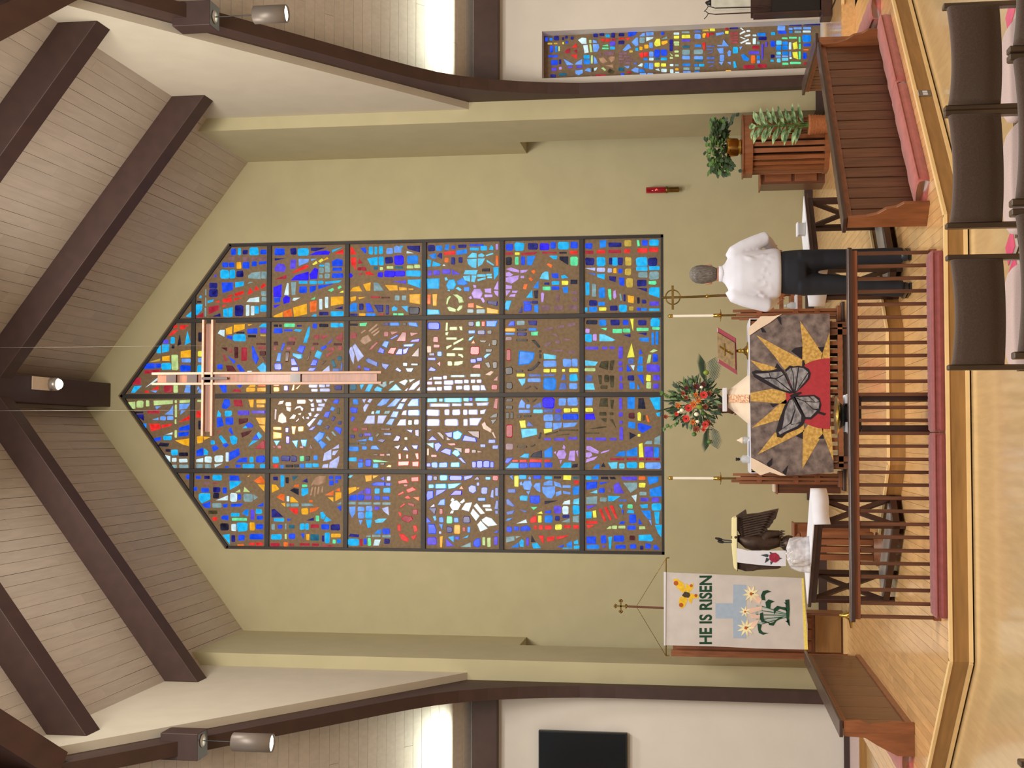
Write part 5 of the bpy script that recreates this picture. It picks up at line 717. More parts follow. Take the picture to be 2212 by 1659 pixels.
for pl in ([(1217,210),(1410,490),(1400,560),(1235,600),(1238,400)], [(1468,312),(1471,545),(1395,560),(1405,490)], [(842,330),(1240,545),(1275,600),(1085,625),(990,500)], [(792,545),(1025,610),(1000,630),(890,636)], [(793,825),(970,790),(1130,810),(1130,920),(1040,915),(795,895)], [(803,1125),(1045,918),(1110,870),(1080,1050),(1000,1065)], [(853,1352),(1000,1165),(1100,1150),(1250,1090),(1252,1152)], [(1237,1472),(1241,1150),(1290,1090),(1415,1120),(1412,1170)], [(1502,1405),(1410,1168),(1400,1100),(1480,1110)]):
    flat('sun_ray', pl, AC, qd, .003, M['gold_q'], fr_, off=.008)
for pl in ([(1140,468),(1175,440),(1236,430),(1236,538),(1180,500)], [(1368,436),(1428,430),(1406,486)], [(960,916),(1040,915),(985,950)], [(1178,1192),(1243,1153),(1241,1218)], [(1370,1215),(1412,1172),(1420,1215)], [(1018,180),(1050,175),(1060,248),(1035,215)], [(872,262),(905,275),(930,310),(895,310)], [(1020,570),(1060,620),(1000,612)], [(930,1430),(980,1380),(975,1440),(950,1460)], [(1065,1500),(1115,1440),(1095,1528)]):
    flat('dark_patch', pl, AC, qd, .002, M['ink'], fr_, off=.0095)
sun = [(1472-378*math.cos(a), 832-303*math.sin(a)) for a in [(-math.pi/2+math.pi*i/24) for i in range(25)]]
flat('red_sun', sun, AC, qd, .003, M['red_q'], fr_, off=.0115)
for pl in ([(803,645),(840,632),(950,640),(1050,610),(1075,635),(1095,680),(1165,825),(1130,832),(1000,790),(880,725),(825,690)], [(1088,628),(1130,590),(1160,600),(1200,592),(1232,600),(1238,548),(1252,545),(1252,600),(1290,620),(1308,660),(1295,710),(1240,770),(1165,835)], [(1140,860),(1170,850),(1240,1000),(1262,1050),(1240,1100),(1200,1130),(1100,1170),(1060,1208),(1020,1200),(1012,1150),(1040,1050),(1085,930)], [(1158,850),(1250,845),(1340,842),(1385,870),(1398,930),(1385,985),(1440,1000),(1425,1018),(1370,1000),(1310,1052),(1262,1048),(1215,960)]):
    flat('butterfly_wing', pl, AC, qd, .003, M['ink'], fr_, off=.0145)
for pl in ([(832,662),(950,655),(960,690),(900,695)], [(955,652),(1055,642),(1075,665),(1010,700),(968,690)], [(910,705),(1000,705),(1135,815),(1060,795)], [(1015,708),(1080,672),(1148,812)],
           [(1098,645),(1135,612),(1155,660),(1160,800)], [(1145,612),(1200,606),(1170,800),(1162,670)], [(1208,608),(1245,614),(1285,648),(1180,812)], [(1287,660),(1278,705),(1235,755),(1185,815)],
           [(1128,890),(1150,880),(1172,960),(1130,1080),(1065,1130),(1090,980)], [(1155,882),(1228,1020),(1225,1070),(1140,1100),(1178,970)], [(1058,1140),(1130,1090),(1215,1085),(1190,1110),(1090,1155),(1045,1180),(1032,1160)],
           [(1175,862),(1290,858),(1340,900),(1260,895)], [(1300,856),(1335,855),(1380,895),(1350,905)], [(1265,902),(1345,908),(1382,905),(1375,960),(1330,960)], [(1182,872),(1255,900),(1325,965),(1360,975),(1305,1032),(1265,1030),(1225,950)]):
    flat('wing_cell', pl, AC, qd, .002, M['wing_q'], fr_, off=.0175)
flat('butterfly_body', [(1128,848),(1160,832),(1222,815),(1230,828),(1175,858),(1140,866)], AC, qd, .004, M['ink'], fr_, off=.0175)
# ---- candle stands
M['wax'] = mat('white_wax', (236, 230, 216), .5, var=.02)
M['flame'] = glow('candle_flame', (255, 210, 130), 3)
for y0, lab in ((690, 'tall wooden candle stand at the missal side of the altar'), (1031, 'tall wooden candle stand at the lectern side of the altar')):
    D = 14.92; x = at(1700, y0, D).x; Z = lambda v: at(v, y0, D).z
    x = -.445 if y0 > 900 else 1.405
    t = thing('candle_stand', lab, 'candlestick', (x, D, Q), 'candle stands beside the altar')
    obj('base', MB().box(x-.13, D-.1, Q, x+.13, D+.1, Q+.035), M['dark_wood'], t, bevel=.006); obj('base', MB().box(x-.09, D-.075, Q+.035, x+.09, D+.075, Q+.08), M['mid_wood'], t, bevel=.004)
    for k, (dx, dy, zt_) in enumerate(((-.045, -.03, 1597), (.0, -.045, 1590), (.045, -.03, 1583), (-.03, .035, 1580), (.03, .035, 1600))):
        obj('post', MB().box(x+dx-.015, D+dy-.015, Q+.08, x+dx+.015, D+dy+.015, Z(zt_)), M['mid_wood'], t)
    for v in (1640, 1718, 1765): obj('spacer_block', MB().box(x-.05, D-.05, Z(v)-.03, x+.05, D+.05, Z(v)+.03), M['walnut_h'], t)
    obj('rod', MB().tube([(x, D, Z(1610)), (x, D, Z(1556))], .012, 10), M['old_brass'], t)
    st = [];
    for k in range(12):
        a = 2*math.pi*k/12; r = .07 if k % 2 == 0 else .022; st.append((x+r*math.cos(a), D+r*math.sin(a), Z(1559)+(.012 if k % 2 == 0 else 0)))
    obj('star_drip_pan', MB().prism(st, (0, 0, .008)), M['brass'], t)
    obj('socket', MB().lathe((x, D, Z(1557)), [(.014, 0), (.022, .012), (.02, Z(1541)-Z(1557)), (0, Z(1541)-Z(1557))], 14), M['brass'], t)
    obj('candle', MB().tube([(x, D, Z(1541)), (x, D, Z(1453))], .0165, 14), M['wax'], t)
    obj('brass_follower', MB().lathe((x, D, Z(1453)), [(.02, 0), (.02, .04), (.008, .052), (0, .052)], 14), M['brass'], t)
    obj('wick', MB().tube([(x, D, Z(1453)+.05), (x, D, Z(1453)+.062)], .002, 5), M['black'], t)
# ---- missal on its brass stand
c = [at(1549.5, 707, 15.0), at(1588.6, 730.7, 14.86), at(1591.5, 808, 14.86), at(1552, 784.4, 15.0)]
nrm = (c[1]-c[0]).cross(c[3]-c[0]).normalized()
if nrm.y > 0: nrm = -nrm
t = thing('missal_stand', 'brass book stand with a pierced plate on the right of the altar', 'stand', tuple(at(1616, 757, 14.93)))
M['filigree'] = mat('pierced_brass', (118, 92, 54), .5, .4, var=.1, scale=26, col2=(92, 74, 44))
cc = sum(c, Vector((0,0,0)))/4
def ins(f, g): return [c[0]+(c[3]-c[0])*a+(c[1]-c[0])*b for a, b in ((f, g), (1-f, g), (1-f, 1-g), (f, 1-g))]
obj('desk_plate', MB().prism(ins(.13, .02), nrm*.012), M['filigree'], t)
pc = at(1608, 758, 14.93); zb = azt+.0135
cross_a = cc+nrm*.014
obj('cross_relief', MB().bar(cross_a+(c[0]-c[1])*.35, cross_a+(c[1]-c[0])*.35, .02, .01).bar(cross_a+(c[3]-c[0])*.18+(c[0]-c[1])*.1, cross_a-(c[3]-c[0])*.18+(c[0]-c[1])*.1, .018, .01), M['brass'], t)
obj('pedestal', MB().lathe((pc.x, 14.93, zb), [(.1, 0), (.1, .012), (.06, .02), (.03, .05), (.018, .07), (.028, .085), (.018, .1), (.016, cc.z-zb-.03), (.03, cc.z-zb-.01), (0, cc.z-zb)], 20), M['brass'], t)
t2 = thing('altar_missal', 'red covered missal lying on the brass book stand', 'book', tuple(cc-nrm*.01))
M['redcover'] = mat('crimson_cover', (132, 24, 46), .6); 
obj('cover', MB().prism([p-nrm*.012 for p in ins(0, 0)], nrm*.01), M['redcover'], t2); obj('pages', MB().prism([p-nrm*.04+(c[0]-c[1])*.08 for p in ins(.03, .03)], nrm*.027), M['white_cloth'], t2)
# ---- veiled chalice
VC = (1530, 690, 6.144); VD = 14.72
t = thing('veiled_chalice', 'chalice under a cream veil with a square pall on top', 'chalice', tuple(at(1616, 862, VD)))
top = [at(1572.3, y, VD) for y in (843, 880.5)]; bot = [at(1616, y, VD) for y in (808, 918)]
tw = (top[0].x-top[1].x)/2; bw = (bot[0].x-bot[1].x)/2; cx = (top[0].x+top[1].x)/2; cxb = (bot[0].x+bot[1].x)/2; zt_ = top[0].z; zb_ = azt+.0135
K = 24; vs = []
for f in range(7):
    s = f/6; hw = tw+(bw-tw)*(s**1.05); z = zt_+(zb_-zt_)*s; cxx = cx+(cxb-cx)*s
    for k in range(K):
        a = 2*math.pi*(k+.5)/K; sq = 1/max(abs(math.cos(a)), abs(math.sin(a))); r = hw*(.86+.14*min(sq, 1.25))*(1+.012*math.sin(6*a)*s)
        vs.append((cxx+r*math.cos(a), VD+r*math.sin(a)*.8, z))
fs = [(i*K+k, i*K+(k+1) % K, (i+1)*K+(k+1) % K, (i+1)*K+k) for i in range(6) for k in range(K)]+[tuple(range(K)), tuple(range(6*K, 7*K))[::-1]]
obj('veil', MB().add(vs, fs, 0, True), M['cream_cloth'], t)
M['orphrey'] = mat('embroidered_band', (224, 196, 160), .8, var=.1, scale=60, col2=(178, 110, 84))
ya, yb = VD-tw*.8-.012, VD-bw*.8-.012
obj('orphrey_band', MB().prism([(cx-.043, ya, zt_-.004), (cx+.043, ya, zt_-.004), (cxb+.045, yb, zb_+.01), (cxb-.045, yb, zb_+.01)], (0, -.004, 0)), M['orphrey'], t)
a, b = at(1570, 838.5, VD), at(1561, 889, VD)
obj('pall', MB().box(b.x, VD-.13, a.z, a.x, VD+.13, b.z), M['white_cloth'], t, bevel=.006)
obj('chalice_cup', MB().lathe((cx, VD, zt_), [(.05, 0), (.06, a.z-zt_), (0, a.z-zt_)], 16), M['brass'], t)
# ---- small things on the altar
M['clear'] = mat('clear_glass', (206, 210, 216), .08, var=.02, alpha=.55)
p = at(1619, 992, 14.75); zb_ = azt+.0135
t = thing('cruet', 'small clear glass cruet with a dark stopper on the altar', 'bottle', (p.x, 14.75, zb_))
h = at(1599, 992, 14.75).z-zb_
obj('body', MB().lathe((p.x, 14.75, zb_), [(.042, 0), (.046, .015), (.046, h*.72), (.03, h*.85), (.016, h), (0, h)], 18), M['clear'], t)
obj('stopper', MB().lathe((p.x, 14.75, zb_+h), [(.013, 0), (.013, .012), (.02, .018), (.014, .03), (.02, .042), (.016, .05), (0, .05)], 14), M['black'], t)
p = at(1619, 951, 14.8)
t = thing('lidded_ciborium', 'small pale jar with a pointed cream lid on the altar', 'jar', (p.x, 14.8, zb_))
obj('jar', MB().lathe((p.x, 14.8, zb_), [(.034, 0), (.04, .01), (.04, .06), (.036, .065), (0, .065)], 18), M['clear'], t)
obj('lid', MB().lathe((p.x, 14.8, zb_+.065), [(.04, 0), (.034, .02), (.014, .05), (.006, .07), (0, .072)], 18), M['cream_cloth'], t)
o = thing('altar_book', 'white folded papers lying at the edge of the altar', 'paper', (at(1617, 968, 14.7).x, 14.7, zb_))
obj('sheet', MB().box(o.location.x-.1, 14.62, zb_, o.location.x+.1, 14.76, zb_+.014), M['white_cloth'], o, bevel=.003); obj('sheet', MB().box(o.location.x-.09, 14.6, zb_+.014, o.location.x+.08, 14.74, zb_+.022), M['white_cloth'], o)
# ---- flowers behind the altar
FC = (1420, 770, 8.295); FD = 15.75
fp = lambda x, y, d=FD: at(1420+x/8.295, 770+y/8.295, d)
b0 = fp(1230, 900)
t = thing('flower_pedestal', 'slim wooden pedestal behind the altar holding the flowers', 'pedestal', (b0.x, FD, Q))
obj('column', MB().box(b0.x-.06, FD-.06, Q+.04, b0.x+.06, FD+.06, b0.z-.12), M['mid_wood'], t); obj('foot', MB().box(b0.x-.13, FD-.13, Q, b0.x+.13, FD+.13, Q+.04), M['mid_wood'], t); obj('cap', MB().box(b0.x-.1, FD-.1, b0.z-.12, b0.x+.1, FD+.1, b0.z-.1), M['mid_wood'], t)
t = thing('flower_arrangement', 'large arrangement of orange and red flowers with palm fronds above the altar', 'flowers', (b0.x, FD, b0.z-.1))
M['vase'] = mat('brown_basket', (88, 54, 36), .8, var=.3, scale=50, stretch=(1, 1, 4))
obj('vase', MB().lathe((b0.x, FD, b0.z-.1), [(.07, 0), (.09, .02), (.075, .08), (.08, .16), (.085, .2), (0, .2)], 20), M['vase'], t)
M['leaf_d'] = mat('dark_green_leaf', (46, 66, 40), .5, var=.35, scale=20); M['leaf_m'] = mat('mid_green_leaf', (84, 118, 58), .5, var=.3, scale=20)
for nm, c, v in (('gerbera', (218, 62, 52), .15), ('lily', (214, 116, 36), .15), ('rust', (150, 70, 40), .3), ('plum', (92, 34, 36), .3), ('cream', (236, 232, 206), .05), ('lime', (130, 150, 44), .2)): M[nm] = mat(nm+'_petal', c, .6, var=v, scale=30)
rf = random.Random(21)
def leaf(mb, p, d, l, w, up=Vector((0, -1, .3)), bend=.15, mi=0, t=.0015):
    d = Vector(d).normalized(); s = d.cross(up).normalized(); u = s.cross(d); pts = []
    prof = [(0, .12), (.25, .8), (.5, 1), (.75, .7), (1, .02)]; vs = []
    for a, b in prof:
        c = Vector(p)+d*(l*a)-u*(bend*l*a*a); vs += [c+s*(w*b/2), c+u*.15*w*b*0, c-s*(w*b/2)]
    fs = []
    for i in range(4): fs += [(3*i, 3*i+1, 3*i+4, 3*i+3), (3*i+1, 3*i+2, 3*i+5, 3*i+4)]
    mb.add(vs, fs, mi, True)
fol = MB(); ctr = fp(760, 830)
for i in range(330):
    a = rf.uniform(0, 2*math.pi); r = rf.random()**.5
    p = Vector((ctr.x+.27*r*math.cos(a), FD+rf.uniform(-.12, .15), ctr.z+.05+.29*r*math.sin(a))); d = Vector((math.cos(a)+rf.uniform(-.6, .6), rf.uniform(-.8, .3), math.sin(a)+rf.uniform(-.4, .7)))
    leaf(fol, p, d, rf.uniform(.05, .12), rf.uniform(.015, .035), mi=rf.choice((0, 0, 0, 1)))
def frond(x0, y0, x1, y1, n, l, droop):
    a, b = fp(x0, y0, FD-.05), fp(x1, y1, FD-.12); dr = (b-a).normalized()
    fol.tube([a, (a+b)/2+Vector((0, 0, .01)), b], [.006, .004, .002], 6)
    for k in range(n):
        s = .15+.85*k/(n-1); p = a+(b-a)*s
        for sg in (1, -1):
            leaf(fol, p, dr*1.0+Vector((0, -.2, sg*(.9 if sg > 0 else 1.3)-droop)), l*(1.1-.6*abs(s-.5)), .012, bend=.1, mi=0)
frond(900, 560, 870, 130, 15, .2, .25); frond(930, 1200, 940, 1560, 13, .17, .2)
frond(330, 900, 130, 960, 9, .12, 0); frond(380, 800, 170, 790, 8, .1, 0)
for pts in ([(420, 760), (250, 720), (140, 660), (30, 640)], [(420, 1150), (300, 1210), (180, 1275), (60, 1290)], [(560, 480), (620, 420)]):
    fol.tube([fp(*p) for p in pts], .003, 5, mi=1)
    for a, b in zip(pts, pts[1:]):
        for k in range(3):
            q = fp(a[0]+(b[0]-a[0])*k/3, a[1]+(b[1]-a[1])*k/3); leaf(fol, q, (rf.uniform(-1, 1), -.3, rf.uniform(-.3, 1)), .05, .04, mi=1)
obj('foliage', fol, [M['leaf_d'], M['leaf_m']], t, kind='stuff')
def daisy(x, y, r, m, n=16, d=FD-.22, core='plum', nm='gerbera'):
    c = fp(x, y, d); mb = MB()
    for k in range(n):
        for ring, rr in ((0, 1), (1, .62)):
            a = 2*math.pi*(k+.5*ring)/n; dd = Vector((math.cos(a), -.25-.3*ring, math.sin(a))); leaf(mb, c+Vector((0, -.004*ring, 0)), dd, r*rr, r*.42, up=Vector((0, -1, 0)), bend=-.1)
    mb.ball(c+Vector((0, -.012, 0)), r*.22, 8, mi=1); mb.tube([c, c+Vector((0, .1, -.1))], .004, 5, mi=2)
    obj(nm, mb, [M[m], M[core], M['leaf_d']], t)
for x, y, r in ((830, 690, .053), (560, 925, .053), (515, 1115, .05), (345, 1030, .03), (860, 1220, .045), (830, 1310, .03)): daisy(x, y, r, 'gerbera')
for x, y, r in ((650, 860, .06), (370, 880, .045), (740, 790, .045), (640, 1180, .045), (690, 690, .04)): daisy(x, y, r, 'lily', 6, nm='lily', core='rust')
for x, y, r in ((700, 540, .05), (830, 500, .04), (520, 560, .035), (520, 740, .035), (460, 660, .035), (700, 1300, .05), (860, 900, .04), (930, 660, .04), (150, 1080, .035), (900, 1190, .05)): daisy(x, y, r, rf.choice(('plum', 'rust')), 9, d=FD-.18, nm='mum')
for x, y, r, m in ((440, 965, .024, 'cream'), (700, 1035, .026, 'cream'), (790, 550, .018, 'cream'), (385, 995, .016, 'cream'), (720, 1165, .02, 'cream'), (755, 905, .03, 'lime'), (820, 1020, .03, 'leaf_m'), (875, 290, .03, 'lime'), (660, 1395, .026, 'leaf_m'), (605, 445, .024, 'leaf_m'), (930, 1530, .026, 'leaf_m')):
    obj('bud', MB().ball(fp(x, y, FD-.24 if m != 'leaf_m' else FD-.14), r, 10, sc=(1, 1, 1.15)), M[m], t)
# ---- processional cross, bishop's chair, credence shelf behind the altar
PCR = (1420, 600, 6.144); PD = 16.9
pp = lambda x, y, d=PD: at(1420+x/6.144, 600+y/6.144, d)
a, b = pp(60, 265), pp(1960, 200)
t = thing('processional_cross', 'brass cross with a ring on a long pole beside the man', 'cross', (b.x, PD, Q))
obj('pole', MB().tube([(b.x-.02, PD, Q+.06), pp(820, 236)], .016, 10), M['walnut'], t); obj('brass_shaft', MB().tube([pp(820, 236), pp(660, 246), a], [.017, .015, .015], 10), M['old_brass'], t)
obj('ferrule', MB().ball(pp(660, 246), .024, 10), M['brass'], t)
cx_ = pp(205, 258); obj('crossbar', MB().bar(pp(203, 105), pp(205, 422), .03, .035, up=(0, 1, 0)), M['old_brass'], t)
R_ = 95/6.144*PD/FPX; obj('ring', MB().tube([cx_+Vector((R_*math.cos(2*math.pi*k/32), 0, R_*math.sin(2*math.pi*k/32))) for k in range(33)], .008, 8, cap=False), M['old_brass'], t)
obj('floor_socket', MB().box(b.x-.12, PD-.1, Q, b.x+.1, PD+.1, Q+.06), M['mid_wood'], t)
CD = 17.3
cp = lambda x, y: at(1420+x/6.144, 600+y/6.144, CD)
xl = cp(1500, 700).x; xr = cp(1500, 225).x
t = thing('sedilia_chair', 'wooden chair with two broad back rails behind the altar', 'chair', ((xl+xr)/2, CD, Q))
for v0, v1 in ((1462, 1545), (1618, 1672)): obj('back_rail', MB().box(xl-.1, CD-.015, cp(v1, 300).z, xr, CD+.015, cp(v0, 300).z), M['mid_wood'], t)
for x in (xl-.12, xr): obj('post', MB().box(x-.02, CD-.02, Q, x+.02, CD+.02, cp(1450, 300).z), M['mid_wood'], t)
obj('seat', MB().box(xl-.12, CD-.5, Q+.4, xr+.02, CD-.02, Q+.45), M['mid_wood'], t)
for x in (xl-.1, xr): obj('leg', MB().box(x-.02, CD-.5, Q, x+.02, CD-.46, Q+.4), M['mid_wood'], t)
SD = 16.35
sp = lambda x, y: at(1420+x/6.144, 600+y/6.144, SD)
a, b = sp(1850, 480), sp(1910, 150)
t = thing('credence_shelf', 'light wooden stand with a white tray behind the altar', 'table', ((a.x+b.x)/2, SD, Q))
obj('tabletop', MB().box(a.x-.15, SD-.15, b.z, b.x, SD+.15, a.z), M['mid_wood'], t, bevel=.004)
obj('support', MB().box(b.x-.05, SD-.12, Q, b.x, SD+.12, sp(1840, 150).z), M['mid_wood'], t); obj('support', MB().box(a.x-.15, SD-.12, Q, a.x-.1, SD+.12, b.z), M['mid_wood'], t)
obj('linen_tray', MB().box(a.x-.1, SD-.12, a.z, sp(1830, 230).x, SD+.12, a.z+.02), M['white_cloth'], t)
c = sp(1830, 375)
t = thing('crystal_cruet', 'cut glass cruet on the white tray behind the altar', 'bottle', (c.x, SD-.05, a.z+.02))
obj('body', MB().lathe((c.x, SD-.05, a.z+.02), [(.03, 0), (.045, .02), (.05, .05), (.03, .085), (.018, .1), (0, .1)], 12), M['clear'], t); obj('stopper', MB().lathe((c.x, SD-.05, a.z+.12), [(.012, 0), (.022, .015), (.014, .035), (0, .04)], 8), M['clear'], t)
a, b = at(1675, 1064, 15.6), at(1790, 1044, 15.6)
t = thing('server_bench', 'tall brown wooden bench end behind the lectern side of the altar', 'bench', ((a.x+b.x)/2, 15.6, Q))
obj('bench_end', MB().box(a.x, 15.45, Q, b.x+.1, 15.75, a.z-.02), M['walnut'], t, bevel=.004); obj('cap', MB().box(a.x-.012, 15.43, a.z-.02, b.x+.11, 15.77, a.z), M['mid_wood'], t, bevel=.003); obj('cushion', MB().box(a.x+.01, 15.46, a.z, b.x+.09, 15.74, a.z+.03), M['cream_cloth'], t, bevel=.01)
# ================================================================= BANNER
BC = (1250, 1180, 4.147); BD = 15.8
bp = lambda x, y, d=BD: at(1250+x/4.147, 1180+y/4.147, d)
M['banner'] = mat('ivory_felt', (198, 192, 190), .9, var=.05, scale=6, bump=.1); M['skyblue'] = mat('pale_blue_felt', (160, 178, 200), .9, var=.04, scale=20)
M['greenfelt'] = mat('dark_green_felt', (24, 66, 44), .9); M['yellowfelt'] = mat('yellow_felt', (228, 186, 48), .85, var=.12, scale=30); M['fringe'] = mat('yellow_fringe', (234, 214, 104), .9, var=.1, scale=60)
M['orangefelt'] = mat('rust_felt', (176, 90, 36), .9); M['ivory'] = mat('cream_felt', (236, 226, 180), .9); M['pinkfelt'] = mat('blush_felt', (228, 196, 178), .9); M['brownfelt'] = mat('brown_felt', (72, 60, 40), .9); M['mint'] = mat('pale_green_felt', (150, 172, 168), .9)
top = bp(780, 545); ban = thing('risen_banner', 'ivory banner with green words, a pale blue cross and lilies', 'banner', tuple(top))
flat('cloth_panel', [(778, 232), (1200, 250), (1600, 268), (2012, 285), (2030, 500), (2050, 700), (2052, 925), (1600, 915), (1200, 895), (775, 886)], BC, BD, .008, M['banner'], ban)
flat('top_hem', [(762, 230), (782, 230), (778, 888), (764, 888)], BC, BD-.008, .014, M['white_cloth'], ban)
flat('fringe', [(1998, 285), (2014, 285), (2054, 925), (2022, 925)], BC, BD-.008, .004, M['fringe'], ban)
fl = lambda n, pts, m, off: flat(n, pts, BC, BD, .0022, m, ban, off=off)
fl('blue_cross', [(1225, 510), (1382, 510), (1385, 342), (1500, 345), (1500, 825), (1385, 822), (1382, 645), (1225, 645)], M['skyblue'], .008)
# lettering
cu = bpy.data.curves.new('lettering', 'FONT'); cu.body = 'HE IS RISEN'; cu.size = 1; cu.extrude = .002; cu.offset = .03; cu.resolution_u = 4
tmp = bpy.data.objects.new('tmp', cu); C.objects.link(tmp); bpy.context.view_layer.update()
me = bpy.data.meshes.new_from_object(tmp.evaluated_get(bpy.context.evaluated_depsgraph_get())); bpy.data.objects.remove(tmp)
xs0 = [v.co.x for v in me.vertices]; ys0 = [v.co.y for v in me.vertices]; x0, x1, y0, y1 = min(xs0), max(xs0), min(ys0), max(ys0)
pA, pB, pC_ = bp(1195, 876), bp(1195, 262), bp(1080, 876)     # baseline left, baseline right, cap height
for v in me.vertices:
    u, w = (v.co.x-x0)/(x1-x0), (v.co.y-y0)/(y1-y0); q = pA+(pB-pA)*u+(pC_-pA)*w; v.co = (q.x-top.x, BD-.0085-top.y+v.co.z*.6, q.z-top.z)
me.materials.append(M['greenfelt']); lt = bpy.data.objects.new('lettering', me); C.objects.link(lt); lt.parent = ban; lt['label'] = 'green letters HE IS RISEN'
bv = MB()
for a, b in (((1080, 870), (1195, 870)), ((1080, 800), (1195, 800)), ((1080, 690), (1195, 690)), ((1080, 555), (1195, 555)), ((1080, 400), (1195, 400)), ((1080, 330), (1195, 330))):
    pass
# butterfly, lilies, leaves
for pl in ([(845, 295), (880, 290), (940, 330), (965, 400), (930, 415), (880, 370)], [(895, 500), (905, 460), (960, 430), (975, 480), (950, 540), (915, 560)], [(960, 400), (960, 330), (990, 350), (1030, 330), (1025, 375), (985, 420)], [(975, 440), (1000, 420), (1075, 440), (1070, 460), (1020, 470), (1010, 515), (990, 500)]): fl('butterfly_wing', pl, M['yellowfelt'], .008)
for x, y, r in ((872, 330, 22), (918, 525, 20), (1008, 352, 14), (1050, 440, 14)): fl('wing_spot', [(x+r*math.cos(a), y+r*math.sin(a)) for a in [k*math.pi/4 for k in range(8)]], M['orangefelt'], .0102)
fl('butterfly_body', [(925, 440), (950, 405), (990, 415), (1000, 440), (985, 460), (945, 455)], M['brownfelt'], .0105)
def lily(cx, cy, r, n, m, ph=0):
    for k in range(n):
        a = ph+2*math.pi*k/n; w = .32
        fl('lily_petal', [(cx+.15*r*math.cos(a-1.2), cy+.15*r*math.sin(a-1.2)), (cx+.6*r*math.cos(a-w*.6), cy+.6*r*math.sin(a-w*.6)), (cx+r*math.cos(a), cy+r*math.sin(a)), (cx+.6*r*math.cos(a+w*.6), cy+.6*r*math.sin(a+w*.6)), (cx+.15*r*math.cos(a+1.2), cy+.15*r*math.sin(a+1.2))], m, .0104+.0004*(k % 2))
    fl('lily_heart', [(cx+.18*r*math.cos(a), cy+.18*r*math.sin(a)) for a in [k*math.pi/3 for k in range(6)]], M['orangefelt'], .0126)
for pl in ([(1555, 400), (1640, 470), (1620, 520), (1550, 480)], [(1500, 560), (1640, 535), (1640, 570), (1540, 600)], [(1530, 600), (1650, 620), (1640, 650), (1540, 640)], [(1520, 690), (1620, 650), (1600, 690), (1560, 740)]): fl('lily_throat', pl, M['pinkfelt'], .0102)
lily(1545, 425, 80, 9, M['ivory'], .2); lily(1490, 585, 55, 7, M['ivory'], .4); lily(1498, 730, 82, 9, M['ivory'])
for pl in ([(1640, 480), (1632, 440), (1650, 400), (1690, 392), (1725, 405), (1680, 420), (1665, 440), (1672, 485)], [(1672, 500), (1700, 475), (1755, 492), (1720, 510), (1715, 560), (1680, 545)], [(1745, 560), (1780, 532), (1850, 550), (1870, 580), (1800, 560), (1765, 585), (1750, 610)], [(1625, 600), (1650, 590), (1660, 660), (1720, 690), (1640, 680), (1622, 650)], [(1700, 690), (1740, 680), (1790, 640), (1850, 625), (1770, 670), (1745, 710), (1705, 705)], [(1600, 690), (1640, 700), (1630, 745), (1650, 770), (1700, 775), (1650, 792), (1615, 775), (1605, 740)], [(1850, 480), (1885, 475), (1890, 560), (1885, 640), (1892, 716), (1875, 700), (1860, 640), (1855, 560)], [(1835, 500), (1862, 510), (1860, 525)], [(1830, 540), (1860, 550), (1860, 562)], [(1850, 670), (1880, 660), (1880, 690)]): fl('lily_leaf', pl, M['greenfelt'], .0104)
for k, (y0_, y1_) in enumerate(((500, 600), (540, 605), (580, 612), (620, 620), (660, 628))):
    fl('lily_stem', [(1590, y0_+25), (1590, y0_+37), (1860, y1_+6), (1860, y1_-4)], M['mint'], .0095); fl('lily_stem', [(1640, y0_+32), (1640, y0_+38), (1865, y1_+8), (1865, y1_+3)], M['greenfelt'], .0099)
fl('lily_stem', [(1580, 565), (1605, 560), (1605, 640), (1585, 640)], M['mint'], .0095)
st = thing('banner_stand', 'tall banner pole with a small cross finial and cords', 'stand', tuple(bp(1500, 600)))
st.location.z = P; st.location.y = BD+.06
xb = bp(1000, 560).x
obj('pole', MB().tube([(xb-.05, BD+.06, P+.08), (bp(440, 545).x, BD+.06, bp(440, 545).z)], .013, 10), M['walnut'], st)
cr = MB(); cc = bp(375, 542); r = 55/4.147*BD/FPX
for dx, dz in ((1, 0), (-1, 0), (0, 1), (0, -1)):
    cr.bar((cc.x, BD+.06, cc.z), (cc.x+dx*r*.75, BD+.06, cc.z+dz*r*.75), .018, .018, up=(0, 1, 0))
    for k in (-1, 0, 1): cr.ball((cc.x+dx*r*(.85 if k else 1)+dz*k*r*.18, BD+.06, cc.z+dz*r*(.85 if k else 1)+dx*k*r*.18), .014, 8)
obj('cross_finial', cr, M['old_brass'], st)
l, rr = bp(782, 985), bp(782, 108)
obj('crossbar', MB().tube([(l.x, BD+.02, l.z), (rr.x, BD+.02, rr.z)], .008, 8), M['old_brass'], st)
for e in (l, rr): obj('tassel', MB().tube([(e.x, BD+.02, e.z), (e.x+.006, BD+.02, e.z-.04)], [.006, .01], 7), M['old_brass'], st)
m_ = bp(515, 545); obj('cord', MB().tube([(l.x, BD+.02, l.z), (m_.x, BD+.05, m_.z), (rr.x, BD+.02, rr.z)], .004, 6), M['old_brass'], st)
bb = atz(1834, 1322, Q); obj('foot', MB().lathe((xb-.05, BD+.06, P), [(.15, 0), (.15, .01), (.05, .03), (.025, .08), (.02, .14), (0, .14)], 22), M['brass'], st)
